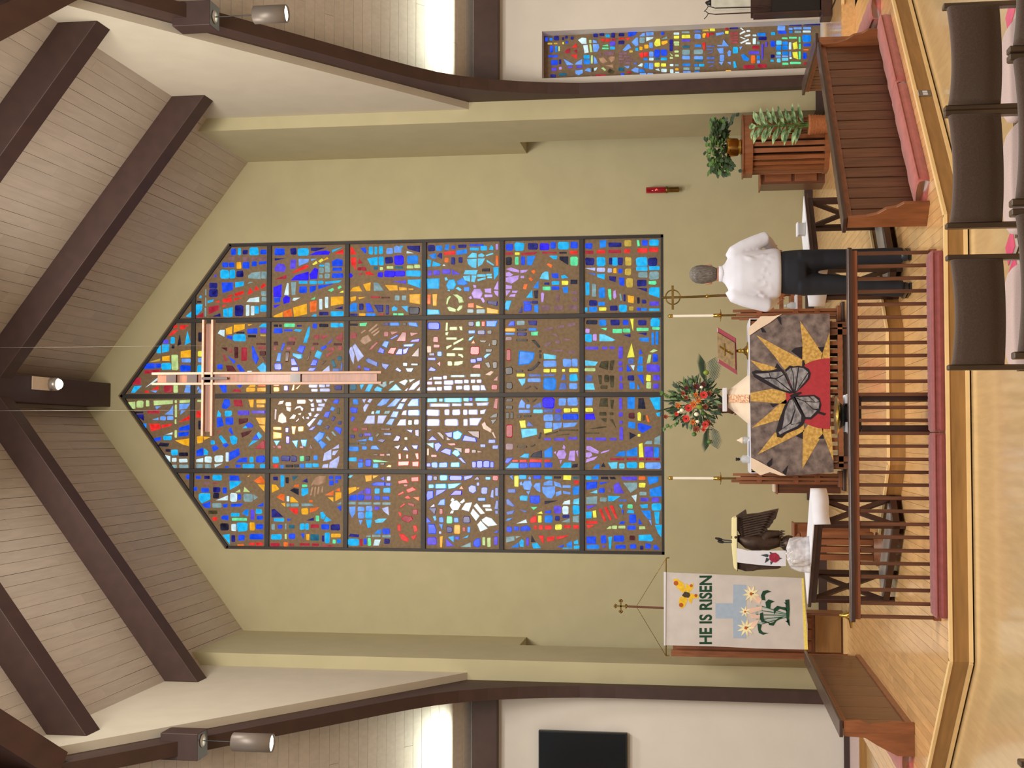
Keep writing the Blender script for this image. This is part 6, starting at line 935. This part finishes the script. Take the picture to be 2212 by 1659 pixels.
# ---- tall cabinet behind the banner
a, b = at(1450, 1417, 16.3), at(1450, 1320, 16.3)
t = thing('tall_cabinet', 'tall plain brown wooden cabinet behind the banner', 'cabinet', ((a.x+b.x)/2, 16.3, P))
obj('body', MB().box(a.x+.02, 16.32, P+.02, b.x, 16.7, a.z-.02), M['mid_wood'], t)
for k in range(3): obj('door', MB().box(a.x+.09+k*.14, 16.3, P+.42, a.x+.22+k*.14, 16.32, a.z-.06), M['mid_wood'], t, bevel=.003, seg=1)
obj('stile', MB().box(a.x, 16.285, P, a.x+.075, 16.33, a.z), M['mid_wood'], t, bevel=.003, seg=1)
obj('lower_panel', MB().box(a.x+.09, 16.29, P+.07, b.x, 16.32, P+.38), M['oak'], t, bevel=.003, seg=1); obj('plinth', MB().box(a.x+.08, 16.27, P, b.x+.02, 16.32, P+.05), M['nosing'], t)
# ================================================================= FONT, PLANTS, SANCTUARY LAMP
fx = (at(1700, 250, 16.5).x+at(1700, 372, 16.5).x)/2; FY = 16.6; ft = at(1604, 310, FY-.35).z
t = thing('baptismal_font', 'octagonal slatted wooden font holding a brass pot of ivy', 'font', (fx, FY, Q))
def octa(r, z): return [(fx+r*math.cos(math.pi/8+k*math.pi/4), FY+r*math.sin(math.pi/8+k*math.pi/4), z) for k in range(8)]
R8 = .37
obj('base', MB().prism(octa(R8, Q), (0, 0, .06)), M['mid_wood'], t); obj('rim', MB().prism(octa(R8+.03, ft-.13), (0, 0, .11)), M['mid_wood'], t, bevel=.005); obj('top', MB().prism(octa(R8+.045, ft-.02), (0, 0, .02)), M['walnut_h'], t, bevel=.004)
obj('core', MB().prism(octa(.16, Q+.06), (0, 0, ft-.2-Q)), M['dark_wood'], t)
for k in range(8):
    a0 = math.pi/8+k*math.pi/4; p0 = Vector((math.cos(a0), math.sin(a0), 0)); p1 = Vector((math.cos(a0+math.pi/4), math.sin(a0+math.pi/4), 0))
    for s in (.0, .3, .62):
        p = (p0+(p1-p0)*(s+.05))*(R8-.03); obj('slat', MB().bar((fx+p.x, FY+p.y, Q+.06), (fx+p.x, FY+p.y, ft-.13), .055, .035, up=(-p.x, -p.y, 0)), M['mid_wood'], t)
pc = at(1598, 308, FY)
t = thing('brass_ivy_pot', 'brass pot of trailing green ivy standing on the wooden font', 'plant', (fx, FY, ft+.001))
pt_ = at(1570, 308, FY).z
obj('pot', MB().lathe((fx, FY, ft+.001), [(.09, 0), (.1, .015), (.085, .03), (.11, .05), (.125, pt_-ft-.02), (.135, pt_-ft), (.11, pt_-ft), (0, pt_-ft-.02)], 26), M['brass'], t)
ri = random.Random(9); fol = MB()
for i in range(260):
    a = ri.uniform(0, 2*math.pi); r = ri.random()**.6*.24; z = pt_+.02+ri.uniform(-.05, .26)*(1-r*1.2)
    leaf(fol, (fx+r*1.35*math.cos(a), FY+r*.8*math.sin(a), z), (math.cos(a), math.sin(a)-.5, ri.uniform(-.7, .5)), ri.uniform(.06, .11), ri.uniform(.045, .075), up=Vector((0, -.7, .7)), mi=ri.choice((0, 1)))
for dx, n in ((.36, 7), (-.33, 8), (-.3, 5), (.3, 4)):
    for k in range(n):
        p = (fx+dx*(.6+.5*k/n), FY-.15+ri.uniform(-.1, .05), pt_+.1-.02*k-ri.random()*.1); leaf(fol, p, (dx, -.5, -.5), .07, .05, mi=1)
obj('foliage', fol, [M['leaf_m'], M['leaf_i'] if 'leaf_i' in M else M['leaf_d']], t, kind='stuff')
M['rope'] = mat('woven_rope', (162, 104, 66), .9, var=.25, scale=40, stretch=(1, 1, 5), bump=.4); M['varieg'] = mat('variegated_leaf', (60, 92, 56), .45, var=.1, scale=16, col2=(176, 204, 150), stretch=(1, 1, 1))
b0 = atz(1787, 297, Q); px_ = b0.x; py_ = min(b0.y, FY-.68)
t = thing('dracaena', 'variegated leafy plant in a round woven pot in front of the font', 'plant', (px_, py_, Q)); ph = at(1745, 297, py_).z
mb = MB(); pr = [(.1, 0)]
for k in range(9): z = (ph-Q)*k/9; rr = .1+.02*k/9; pr += [(rr+.006, z+.006), (rr, z+(ph-Q)/9-.002)]
mb.lathe((px_, py_, Q), pr+[(.1, ph-Q-.01), (0, ph-Q-.02)], 26); obj('pot', mb, M['rope'], t)
stem = MB()
for s_, (dx, hh) in enumerate(((0, .62), (.06, .4), (-.05, .25))):
    stem.tube([(px_+dx*.3, py_, ph-.02), (px_+dx, py_, ph+hh)], .012, 7)
obj('stem', stem, M['leaf_m'], t)
for i in range(34):
    f = i/34; a = i*2.4; h = ph+.05+.6*f; l = .24-.05*f
    mb = MB(); leaf(mb, (px_+.02*math.cos(a), py_+.02*math.sin(a)-.02, h), (math.cos(a), math.sin(a)*.8-.2, .75-.25*ri.random()), l, .075, up=Vector((math.cos(a)*.2, -.6, .7)), bend=.35); obj('leaf', mb, M['varieg'], t)
a, b = at(1640, 405, 17.2), at(1640, 371, 17.2)
t = thing('font_cabinet', 'low brown wooden cabinet with panels beside the font', 'cabinet', ((a.x+b.x)/2, 17.2, Q)); zt_ = a.z
obj('body', MB().prism([(a.x, 17.0, Q), (b.x+.1, 17.0, Q), (b.x+.1, 17.45, Q), (a.x, 17.45, Q)], (0, 0, zt_-Q-.02)), M['walnut'], t); obj('top', MB().box(a.x-.02, 16.98, zt_-.02, b.x+.12, 17.47, zt_), M['mid_wood'], t, bevel=.004)
for z0, z1 in ((Q+.1, Q+.38), (Q+.42, zt_-.06)): obj('panel', MB().box(a.x+.03, 16.985, z0, b.x+.02, 17.0, z1), M['mid_wood'], t, bevel=.004)
M['ruby'] = mat('ruby_glass', (120, 8, 18), .1, var=.2, scale=10, emit=.35)
LD = YB-.1; l0 = at(1396, 410, LD); l1 = at(1438, 410, LD); l2 = at(1467, 410, LD)
t = thing('sanctuary_lamp', 'red glass sanctuary lamp on a brass wall bracket', 'lamp', (l1.x, LD, l2.z))
obj('glass', MB().lathe((l1.x, LD, l1.z), [(.035, 0), (.045, .02), (.045, l0.z-l1.z), (.04, l0.z-l1.z), (0, l0.z-l1.z-.02)], 20), M['ruby'], t)
obj('flame', MB().ball((l1.x, LD-.05, l1.z+.13), .012, 8), glow('lamp_flame', (255, 60, 30), 2), t)
obj('holder', MB().lathe((l1.x, LD, l2.z), [(.03, 0), (.04, .01), (.036, l1.z-l2.z-.04), (.05, l1.z-l2.z-.02), (.05, l1.z-l2.z), (0, l1.z-l2.z)], 20), M['old_brass'], t)
obj('bracket', MB().box(l1.x-.02, LD, l2.z+.05, l1.x+.02, YB, l2.z+.12), M['old_brass'], t)
# ================================================================= HANGING CROSS
M['pale_wood'] = mat('pale_pine', (172, 136, 116), .5, var=.12, scale=7, stretch=(2, 2, .5))
HD = 14.4; z0, z1 = at(825, 817, HD).z, at(330, 817, HD).z; xc = at(600, 817, HD).x; zc_ = at(450, 816, HD).z
xl, xr = at(450, 942, HD).x, at(450, 691, HD).x; w = .028
t = thing('hanging_cross', 'pale wooden cross of paired bars hanging in front of the great window', 'cross', (xc, HD, zc_))
for dx in (-.06, .06): obj('upright', MB().box(xc+dx-w/2, HD-.035, z0, xc+dx+w/2, HD+.035, z1), M['pale_wood'], t, bevel=.003, seg=1)
obj('upright_core', MB().box(xc-.045, HD+.0, z0+.06, xc+.045, HD+.03, z1-.06), M['walnut_h'], t)
for dz in (-.055, .055): obj('crossbar', MB().box(xl, HD-.04, zc_+dz-w/2, xr, HD+.04, zc_+dz+w/2), M['pale_wood'], t, bevel=.003, seg=1)
obj('crossbar_core', MB().box(xl+.05, HD+.0, zc_-.04, xr-.05, HD+.03, zc_+.04), M['walnut_h'], t)
for v in (370, 415, 638): obj('spacer', MB().box(xc-.046, HD-.03, at(v, 817, HD).z-.07, xc+.046, HD-.002, at(v, 817, HD).z+.05), M['dark_wood'], t)
obj('centre_bolt', MB().bar((xc, HD-.045, zc_+.06), (xc, HD-.045, zc_-.25), .03, .02), M['dark_wood'], t)
for x in (xl+.3, xr-.3): obj('wire', MB().tube([(x, HD, zc_+.065), (x, HD, zc(abs(x-AX))-.0)], .0011, 5), M['lampgrey'], t)
# ================================================================= LAMPS
M['bulb'] = glow('lit_bulb', (255, 244, 220), 6, .05)
for y0, y1, vb, dpt, lab in ((1, 53, 415, 13.0, 'cylinder pendant lamp hanging under the arch over the piano side'), (1643, 1586, 389, 13.0, 'cylinder pendant lamp hanging under the arch on the television side')):
    s = 1 if y0 < 800 else -1
    a, b = at(vb, y0, dpt), at(vb+38, y1, dpt)
    blk = struct('trim_lamp_block_'+('right' if s > 0 else 'left'), MB().box(min(a.x, b.x), dpt, b.z, max(a.x, b.x), dpt+.28, a.z+.22), M['beam'], bevel=.006)
    lx = at(590, 30 if s > 0 else 1606, dpt+.12).x; zt_ = at(548 if s > 0 else 518, 30, dpt+.12).z; zb_ = at(620 if s > 0 else 602, 30, dpt+.12).z; Y = dpt+.13
    kx = (a.x+b.x)/2
    t = thing('pendant_lamp', lab, 'lamp', (lx, Y, b.z), 'cylinder pendants')
    obj('canopy', MB().lathe((lx, Y, b.z-.02), [(.05, 0), (.07, .01), (.07, .02), (0, .02)], 20), M['steel'], t); obj('rod', MB().tube([(lx, Y, b.z-.02), (lx, Y, zt_)], .006, 8), M['black'], t)
    r = 20.5/FPX*(dpt+.1)
    obj('shade', MB().lathe((lx, Y, zb_), [(r-.012, .05), (r-.006, 0), (r, 0), (r, zt_-zb_-.008), (r-.01, zt_-zb_), (0, zt_-zb_)], 30), M['lampgrey'], t); obj('lens', MB().lathe((lx, Y, zb_+.02), [(0, 0), (r-.012, 0), (r-.012, .004), (0, .004)], 24), M['bulb'], t)
    lamp('pendant_beam', 'SPOT', (lx, Y, zb_-.03), (lx-.1*s, Y-.1, 0), 120, WARM, .07, spot=62, blend=.7)
p = atz(108, 830, 10.88)
t = thing('ridge_spotlight', 'glowing round spotlight under the dark ridge beam', 'lamp', (p.x, p.y, 10.88))
obj('mounting_plate', MB().box(p.x-.09, p.y-.5, 10.868, p.x+.09, p.y+.12, 10.88), M['cream_cloth'], t); obj('can', MB().lathe((p.x, p.y, 10.76), [(.08, 0), (.09, 0), (.09, .108), (0, .108)], 20), M['steel'], t); obj('bulb', MB().ball((p.x, p.y-.0, 10.77), .078, 14), M['bulb'], t)
lamp('ridge_beam_light', 'SPOT', (p.x, p.y, 10.66), (p.x, 14.6, 0), 260, WARM, .08, spot=60, blend=.6)
# ================================================================= TRANSEPTS
a, b = at(1163, 1578, 16.8), at(1355, 1580, 16.8)
t = thing('television', 'large black flat television on the white wall at the frame edge', 'television', (a.x-.9, 16.85, b.z))
M['screen'] = mat('black_screen', (10, 12, 15), .12, var=.1)
obj('housing', MB().box(a.x-1.9, 16.81, b.z, a.x, 16.87, a.z), M['black'], t, bevel=.006); obj('screen', MB().box(a.x-1.88, 16.803, b.z+.025, a.x-.02, 16.81, a.z-.02), M['screen'], t); obj('wall_bracket', MB().box(a.x-1.2, 16.87, b.z+.3, a.x-.7, 16.898, a.z-.3), M['black'], t)
CD_ = 16.0
a, b = at(1622, 40, CD_), at(1786, 0, CD_)
t = thing('candle_lighter_rack', 'dark wooden stand beside the narrow window holding candle lighters', 'stand', (a.x+.2, CD_, Q))
obj('back_board', MB().box(a.x+.02, CD_+.02, Q+.1, a.x+.5, CD_+.06, a.z), M['dark_wood'], t); obj('side', MB().box(a.x, CD_-.12, Q+.06, a.x+.03, CD_+.06, a.z-.03), M['dark_wood'], t, bevel=.003)
obj('foot', MB().box(a.x-.06, CD_-.16, Q, a.x+.5, CD_+.1, Q+.13), M['dark_wood'], t, bevel=.01); obj('front_panel', MB().box(a.x+.04, CD_-.09, Q+.14, a.x+.5, CD_-.06, a.z-.25), M['black'], t)
tp = lambda v, y, d=CD_-.02: at(v, y, d)
for pts, nm, lab in (([(1790, 26), (1618, 27.5), (1545, 31), (1530, 29), (1524, 24)], 'candle_lighter', 'thin candle lighter with curled tip, nearer the narrow window'), ([(1790, 14), (1618, 15.5), (1545, 17.5), (1530, 13), (1524, 6)], 'candle_lighter', 'thin candle lighter with a bell snuffer, farther from the narrow window')):
    o = thing(nm, lab, 'candle lighter', tuple(tp(1640, pts[1][1])), 'candle lighters in the rack')
    p0 = tp(*pts[1]); obj('pole', MB().tube([(p0.x, CD_-.03, Q+.2)]+[tp(*p) for p in pts[1:3]], .008, 8), M['dark_wood'], o); obj('hook', MB().tube([tp(*p) for p in pts[2:]], .006, 7), M['black'], o)
    e = tp(*pts[3]); obj('taper_arm', MB().tube([e, tp(1527, pts[3][1]+6), tp(1521, pts[3][1]+12)], .005, 6), M['black'], o)
    if pts[1][1] < 20: q = tp(1524, 6); obj('bell', MB().lathe(q+Vector((0, 0, -.07)), [(.045, 0), (.03, .03), (.012, .07), (0, .075)], 14), M['black'], o)
a, b = at(1540, 22, 16.87), at(1622, 0, 16.87)
o = obj('notice_sheet', MB().box(a.x, 16.885, b.z, a.x+.4, 16.898, a.z), mat('white_paper', (214, 216, 206), .8)); tag(o, 'white paper sheet on the wall behind the candle lighters', 'paper')
o = obj('cable', MB().tube([atz(1788, 44, Q+.008), atz(1795, 22, Q+.008), atz(1803, 4, Q+.008), atz(1812, -30, Q+.008)], .008, 6), M['black']); tag(o, 'thin black cable running across the raised floor', 'cable')
# ---- outlet in the step
c = atz(1994, 190, .1); e = Vector((1, 1, 0)).normalized(); n = Vector((e.y, -e.x, 0)); 
base = Vector((1.62, 9.67, 0)); s = (c-base).dot(e); q = base+e*s+n*.003
t = thing('power_outlet', 'grey metal power outlet set into the oak step', 'outlet', (q.x, q.y, .03))
def ob(u0, u1, z0, z1, o0, o1): return MB().prism([q+e*u0+n*o0+Vector((0, 0, z0)), q+e*u1+n*o0+Vector((0, 0, z0)), q+e*u1+n*o0+Vector((0, 0, z1)), q+e*u0+n*o0+Vector((0, 0, z1))], n*(o1-o0))
obj('plate', ob(-.045, .045, .035, .125, -.006, .003), M['lampgrey'], t); obj('cover_flap', ob(-.045, .045, .13, .137, .0, .006), M['white_cloth'], t)
for u in (-.018, .018): obj('socket', ob(u-.013, u+.013, .06, .098, .003, .006), M['white_cloth'], t)
# ================================================================= CHAIRS
def chair():
    t = thing('stacking_chair', 'x', 'chair', (0, 0, 0), 'brown chairs of the nave'); W_ = .25; yb = 0; z0, z1 = .575, .80
    def back(u, v):
        a = (u-.5)*2; y = yb-.02+.055*(1-a*a)*1.0+.02*(v-.5)*-1; sag = -.028*(1-a*a)
        return y, (z0+(z1-z0)*v)+sag*(1 if v > .5 else .75)
    mb = MB(); nu = 20; prof = [(0, 0), (.012, -.03), (.5, -.042), (.95, -.036), (1.0, -.012), (1.0, .012), (.95, .03), (.5, .034), (.03, .026)]; vs = []
    for i in range(nu+1):
        u = i/nu
        for v, o in prof: y, z = back(u, v); vs.append((-W_+.024+(2*W_-.048)*u, y+o, z))
    m_ = len(prof); fs = [(i*m_+j, i*m_+(j+1) % m_, (i+1)*m_+(j+1) % m_, (i+1)*m_+j) for i in range(nu) for j in range(m_)]+[tuple(range(m_))[::-1], tuple(range(nu*m_, nu*m_+m_))]
    mb.add([(x, y, z) for x, y, z in vs], fs, 0, True); obj('backrest', mb, M['chair_fab'], t)
    for s in (-1, 1):
        obj('post', MB().prism([(s*(W_-.012)-.012, -.035, 0), (s*(W_-.012)+.012, -.035, 0), (s*(W_-.012)+.012, .015, 0), (s*(W_-.012)-.012, .015, 0)], (0, -.0, .815)), M['chair_wood'], t, bevel=.004, seg=1)
        obj('leg', MB().bar((s*(W_-.03), .42, 0), (s*(W_-.03), .40, .42), .03, .04), M['chair_wood'], t); obj('stretcher', MB().bar((s*(W_-.02), .0, .3), (s*(W_-.03), .42, .3), .02, .04), M['chair_wood'], t)
        obj('foot_cap', MB().ball((s*(W_-.03), .46, .02), .024, 8), M['steel'], t)
    mb = MB(); N = 28; vs = []; rings = ((.0, .9), (.03, 1.0), (.06, .98), (.075, .9))
    def outl(k):
        a = 2*math.pi*k/N; c, s_ = math.cos(a), math.sin(a); ex = .55 if s_ > 0 else .3
        return (math.copysign(abs(c)**ex, c)*(W_-.012), .22+math.copysign(abs(s_)**ex, s_)*.22)
    for dz, f in rings:
        for k in range(N): x, y = outl(k); vs.append((x*f, .22+(y-.22)*f, .40+dz))
    fs = [(i*N+k, i*N+(k+1) % N, (i+1)*N+(k+1) % N, (i+1)*N+k) for i in range(3) for k in range(N)]+[tuple(range(N))[::-1], tuple(range(3*N, 4*N))]
    obj('seat', mb.add(vs, fs, 0, True), M['seat_fab'], t)
    return t
ch0 = chair(); R1, R2 = 6.0, 4.78
rows = [(R1, (8, 240), 'brown nave chair farthest along the front row from the open aisle'), (R1, (240, 494), 'middle brown nave chair of the front row, before the small gap'), (R1, (551, 800), 'front row brown nave chair at the open aisle, in front of the rail'),
        (R2, (-175, 121), 'second row brown chair nearest the frame corner, only its corner showing'), (R2, (123, 450), 'second row brown chair behind the double posts, rim showing'), (R2, (455, 777), 'second row brown chair at the open aisle, only its pale rim showing'), (R2, (1637, 1930), 'brown chair across the open aisle, only a corner showing')]
for i, (d, (ya, yb), lab) in enumerate(rows):
    o = ch0 if i == 0 else copy_tree(ch0)
    a, b = at(2120, ya, d), at(2120, yb, d); w = abs(a.x-b.x); o.location = ((a.x+b.x)/2, d, 0); o.scale = (min(1.14, w/.50), 1, 1); o['label'] = lab
M['pink'] = mat('glossy_pink', (214, 84, 120), .25, var=.08)
for v, y, lab in ((2186, 30, 'pink booklet lying on the floor beside the farthest front row chair'), (2186, 533, 'pink booklet lying on the floor in the gap between front row chairs'), (2192, 590, 'pink booklet lying on the floor under the aisle chair')):
    p = atz(v, y, .012); a = .5
    t = thing('booklet', lab, 'book', (p.x, p.y, 0), 'pink booklets on the floor')
    def bk(z0, z1, f): return MB().prism([(p.x+f*(u*math.cos(a)-w*math.sin(a)), p.y+f*(u*math.sin(a)+w*math.cos(a)), z0) for u, w in ((-.07, -.1), (.07, -.1), (.07, .1), (-.07, .1))], (0, 0, z1-z0))
    obj('pages', bk(.001, .02, .97), M['white_cloth'], t); obj('cover', bk(.02, .024, 1), M['pink'], t)
# ================================================================= THE MAN (seen from behind, head bowed)
M['skin'] = mat('skin', (196, 136, 112), .55, var=.08, scale=12); M['shirt'] = mat('white_shirt', (204, 204, 216), .8, var=.03, scale=8, bump=.1, sheen=.1)
M['trouser'] = mat('navy_trousers', (24, 26, 36), .85, var=.15, scale=14); M['shoe'] = mat('dark_shoe', (34, 38, 44), .4, var=.2); M['hair'] = mat('grey_hair', (104, 98, 94), .7, var=.4, scale=40, stretch=(3, 3, 1), bump=.6)
mx, my = 1.415, 11.22
man = thing('person', 'man in a white shirt and dark trousers standing with his back turned', 'person', (mx, my, P))
def w(x, y, z): return Vector((mx+x, my+y, P+z))
def limb(mb, pts, n=14):
    """pts: (point, rx, ry) rings normal to the path"""
    rings = []; P_ = [Vector(p[0]) for p in pts]
    for i, p in enumerate(pts):
        d = (P_[min(i+1, len(pts)-1)]-P_[max(i-1, 0)]).normalized(); u = Vector((0, 1, 0)).cross(d)
        if u.length < .2: u = Vector((1, 0, 0))
        u.normalize(); v = d.cross(u); rings.append((P_[i], p[1], p[2], u, v))
    mb.loft(rings, n=n)
SM = [('REMESH', dict(mode='VOXEL', voxel_size=.011, use_smooth_shade=True)), ('SMOOTH', dict(factor=.5, iterations=6))]
# joints: right side of the picture is +x
neck = w(.0, .01, 1.56); hipz = .93
shR, shL = w(.175, .02, 1.455), w(-.185, .0, 1.455)
elR, elL = w(.295, .02, 1.205), w(-.275, -.02, 1.195)
wrR, wrL = w(.24, .22, 1.12), w(-.2, .2, 1.10)
body = MB()
body.loft([(w(0, .0, .90), .16, .11), (w(0, 0, 1.05), .15, .105), (w(0, 0, 1.25), .165, .11), (w(0, .0, 1.42), .17, .10), (w(0, .005, 1.5), .12, .08), (w(0, .015, 1.55), .06, .06), (w(0.0, .035, 1.62), .056, .06)])
body.loft([(w(0, .04, 1.585), .04, .05), (w(0, .05, 1.615), .058, .075), (w(0, .055, 1.66), .071, .092), (w(0, .05, 1.71), .076, .098), (w(0, .04, 1.76), .072, .094), (w(0, .03, 1.80), .052, .07), (w(0, .025, 1.82), .02, .03)])
body.lathe(w(0, .145, 1.665), [(.014, 0), (.016, .012), (.009, .035), (0, .045)], 10, axis=(0, .3, 1)); body.ball(w(0, .135, 1.625), .022, 8, sc=(1.2, .6, .5)); body.ball(w(0, .125, 1.59), .028, 8)
for s in (-1, 1):
    body.ball(w(s*.077, .04, 1.672), .03, 10, sc=(.35, .75, 1.15)); body.ball(w(s*.03, .135, 1.7), .014, 8)
for sh, el, wr in ((shR, elR, wrR), (shL, elL, wrL)):
    limb(body, [(sh, .05, .05), ((sh+el)/2, .045, .045), (el, .038, .038), ((el+wr)/2, .034, .034), (wr, .026, .022)])
    d = (wr-el).normalized(); side = Vector((0, 0, 1)).cross(d).normalized(); up = d.cross(side); sg = 1 if sh.x > mx else -1
    limb(body, [(wr, .026, .02), (wr+d*.04, .038, .017), (wr+d*.085, .042, .015), (wr+d*.1, .036, .012)])
    for k, l in enumerate((.066, .076, .072, .056)):
        o = wr+d*.09+side*((k-1.5)*.02); a = o+d*l*.5-up*.008; b = o+d*l*.8-up*.028; limb(body, [(o-d*.02, .0098, .0098), (a, .009, .009), (b, .0078, .0078), (b-up*.012+d*.004, .005, .005)], 8)
    o = wr+d*.03-side*sg*.03; limb(body, [(o, .014, .014), (o-side*sg*.028+d*.035, .011, .011), (o-side*sg*.03+d*.065-up*.008, .0085, .0085)], 8)
hpR, hpL = w(.095, 0, .93), w(-.1, 0, .93); knR, knL = w(.115, .01, .5), w(-.115, -.02, .5); anR, anL = w(.125, -.0, .09), w(-.155, -.02, .09)
for h, k, a in ((hpR, knR, anR), (hpL, knL, anL)): limb(body, [(h, .085, .09), ((h+k)/2, .075, .08), (k, .055, .058), ((k+a)/2, .05, .055), (a, .036, .04)])
obj('body', body, M['skin'], man, mods=[('REMESH', dict(mode='VOXEL', voxel_size=.0055, use_smooth_shade=True)), ('SMOOTH', dict(factor=.4, iterations=3))])
# hair cap: closely cut at the nape
hair = MB()
hair.loft([(w(0, .012, 1.60), .05, .05), (w(0, .018, 1.64), .068, .078), (w(0, .025, 1.68), .077, .09), (w(0, .028, 1.73), .082, .098), (w(0, .025, 1.78), .076, .094), (w(0, .018, 1.815), .054, .07), (w(0, .015, 1.835), .02, .03)], n=20)
obj('hair', hair, M['hair'], man, mods=[('REMESH', dict(mode='VOXEL', voxel_size=.008, use_smooth_shade=True)), ('SMOOTH', dict(factor=.5, iterations=3))])
shirt = MB()
shirt.loft([(w(-.005, -.005, 1.065), .193, .142), (w(-.005, -.005, 1.09), .212, .152), (w(-.005, -.005, 1.13), .215, .152), (w(-.005, -.01, 1.2), .202, .142), (w(-.005, -.015, 1.3), .198, .138), (w(-.005, -.012, 1.4), .198, .128), (w(-.002, -.005, 1.46), .185, .112), (w(0, .0, 1.505), .14, .09), (w(0, .005, 1.535), .085, .072), (w(0, .01, 1.56), .068, .068)], n=28)
for sh, el, wr in ((shR, elR, wrR), (shL, elL, wrL)):
    s = 1 if sh.x > mx else -1
    limb(shirt, [(sh-Vector((.05*s, 0, 0.0)), .085, .085), (sh+Vector((.0, 0, -.02)), .08, .085), (sh+(el-sh)*.35, .074, .078), (sh+(el-sh)*.7, .068, .072), (el+Vector((0, 0, -.01)), .064, .066), (el+(wr-el)*.35, .058, .062), (el+(wr-el)*.75, .05, .052), (el+(wr-el)*.96, .041, .041)], 18)
rs = random.Random(4)
for k in range(16):   # folds: soft ridges sagging towards the waist
    x0 = rs.uniform(-.15, .15); z0 = rs.uniform(1.16, 1.4); dx = rs.uniform(-.13, .05); L = rs.uniform(.06, max(.07, min(.2, z0-1.12)))
    yy = lambda x: -.015-.128*math.sqrt(max(.05, 1-(x/.215)**2))
    shirt.tube([w(x0, yy(x0), z0), w(x0+dx*.5, yy(x0+dx*.5)-.006, z0-L*.5), w(x0+dx, yy(x0+dx), z0-L)], [.004, .011, .004], 7)
obj('shirt', shirt, M['shirt'], man, mods=SM)
col = MB(); col.loft([(w(0, .006, 1.535), .07, .072), (w(0, .012, 1.585), .066, .07)], n=20, cap=False); obj('collar', col, M['shirt'], man, mods=[('SOLIDIFY', dict(thickness=.008))])
tr_ = MB()
tr_.loft([(w(0, 0, .86), .185, .135), (w(0, -.005, .93), .192, .145), (w(0, -.005, 1.02), .186, .138), (w(0, -.003, 1.1), .172, .12)], n=24)
for h, k, a in ((hpR, knR, anR), (hpL, knL, anL)):
    limb(tr_, [(h+Vector((0, 0, -.02)), .098, .135), (h+Vector((0, 0, -.12)), .098, .118), ((h+k)/2, .09, .1), (k, .078, .085), ((k+a)/2, .074, .08), (a+Vector((0, -.01, .03)), .07, .078), (a+Vector((0, -.015, -.03)), .068, .08)], 18)
obj('trousers', tr_, M['trouser'], man, mods=SM)
bl = MB(); bl.loft([(w(0, -.003, 1.07), .186, .131), (w(0, -.003, 1.105), .186, .131)], n=24); obj('belt', bl, M['black'], man)
for a, yaw, x in ((anR, .2, .125), (anL, -.1, -.155)):
    sh_ = MB(); c = w(x, -.02, 0); f = Vector((math.sin(yaw), math.cos(yaw), 0))
    sh_.loft([(c+f*(-.07)+Vector((0, 0, .045)), .03, .04, (f.y, -f.x, 0), (0, 0, 1)), (c+f*(-.05)+Vector((0, 0, .05)), .046, .05, (f.y, -f.x, 0), (0, 0, 1)), (c+f*.04+Vector((0, 0, .052)), .048, .052, (f.y, -f.x, 0), (0, 0, 1)), (c+f*.12+Vector((0, 0, .04)), .053, .04, (f.y, -f.x, 0), (0, 0, 1)), (c+f*.2+Vector((0, 0, .03)), .045, .03, (f.y, -f.x, 0), (0, 0, 1)), (c+f*.235+Vector((0, 0, .024)), .018, .02, (f.y, -f.x, 0), (0, 0, 1))], n=16)
    obj('shoe', sh_, M['shoe'], man); obj('sole', MB().prism([c+f*u+Vector((f.y, -f.x, 0))*v for u, v in ((-.08, -.035), (-.08, .035), (.05, .045), (.14, .053), (.22, .035), (.235, 0), (.22, -.035), (.14, -.053), (.05, -.045))], (0, 0, .018)), M['black'], man)
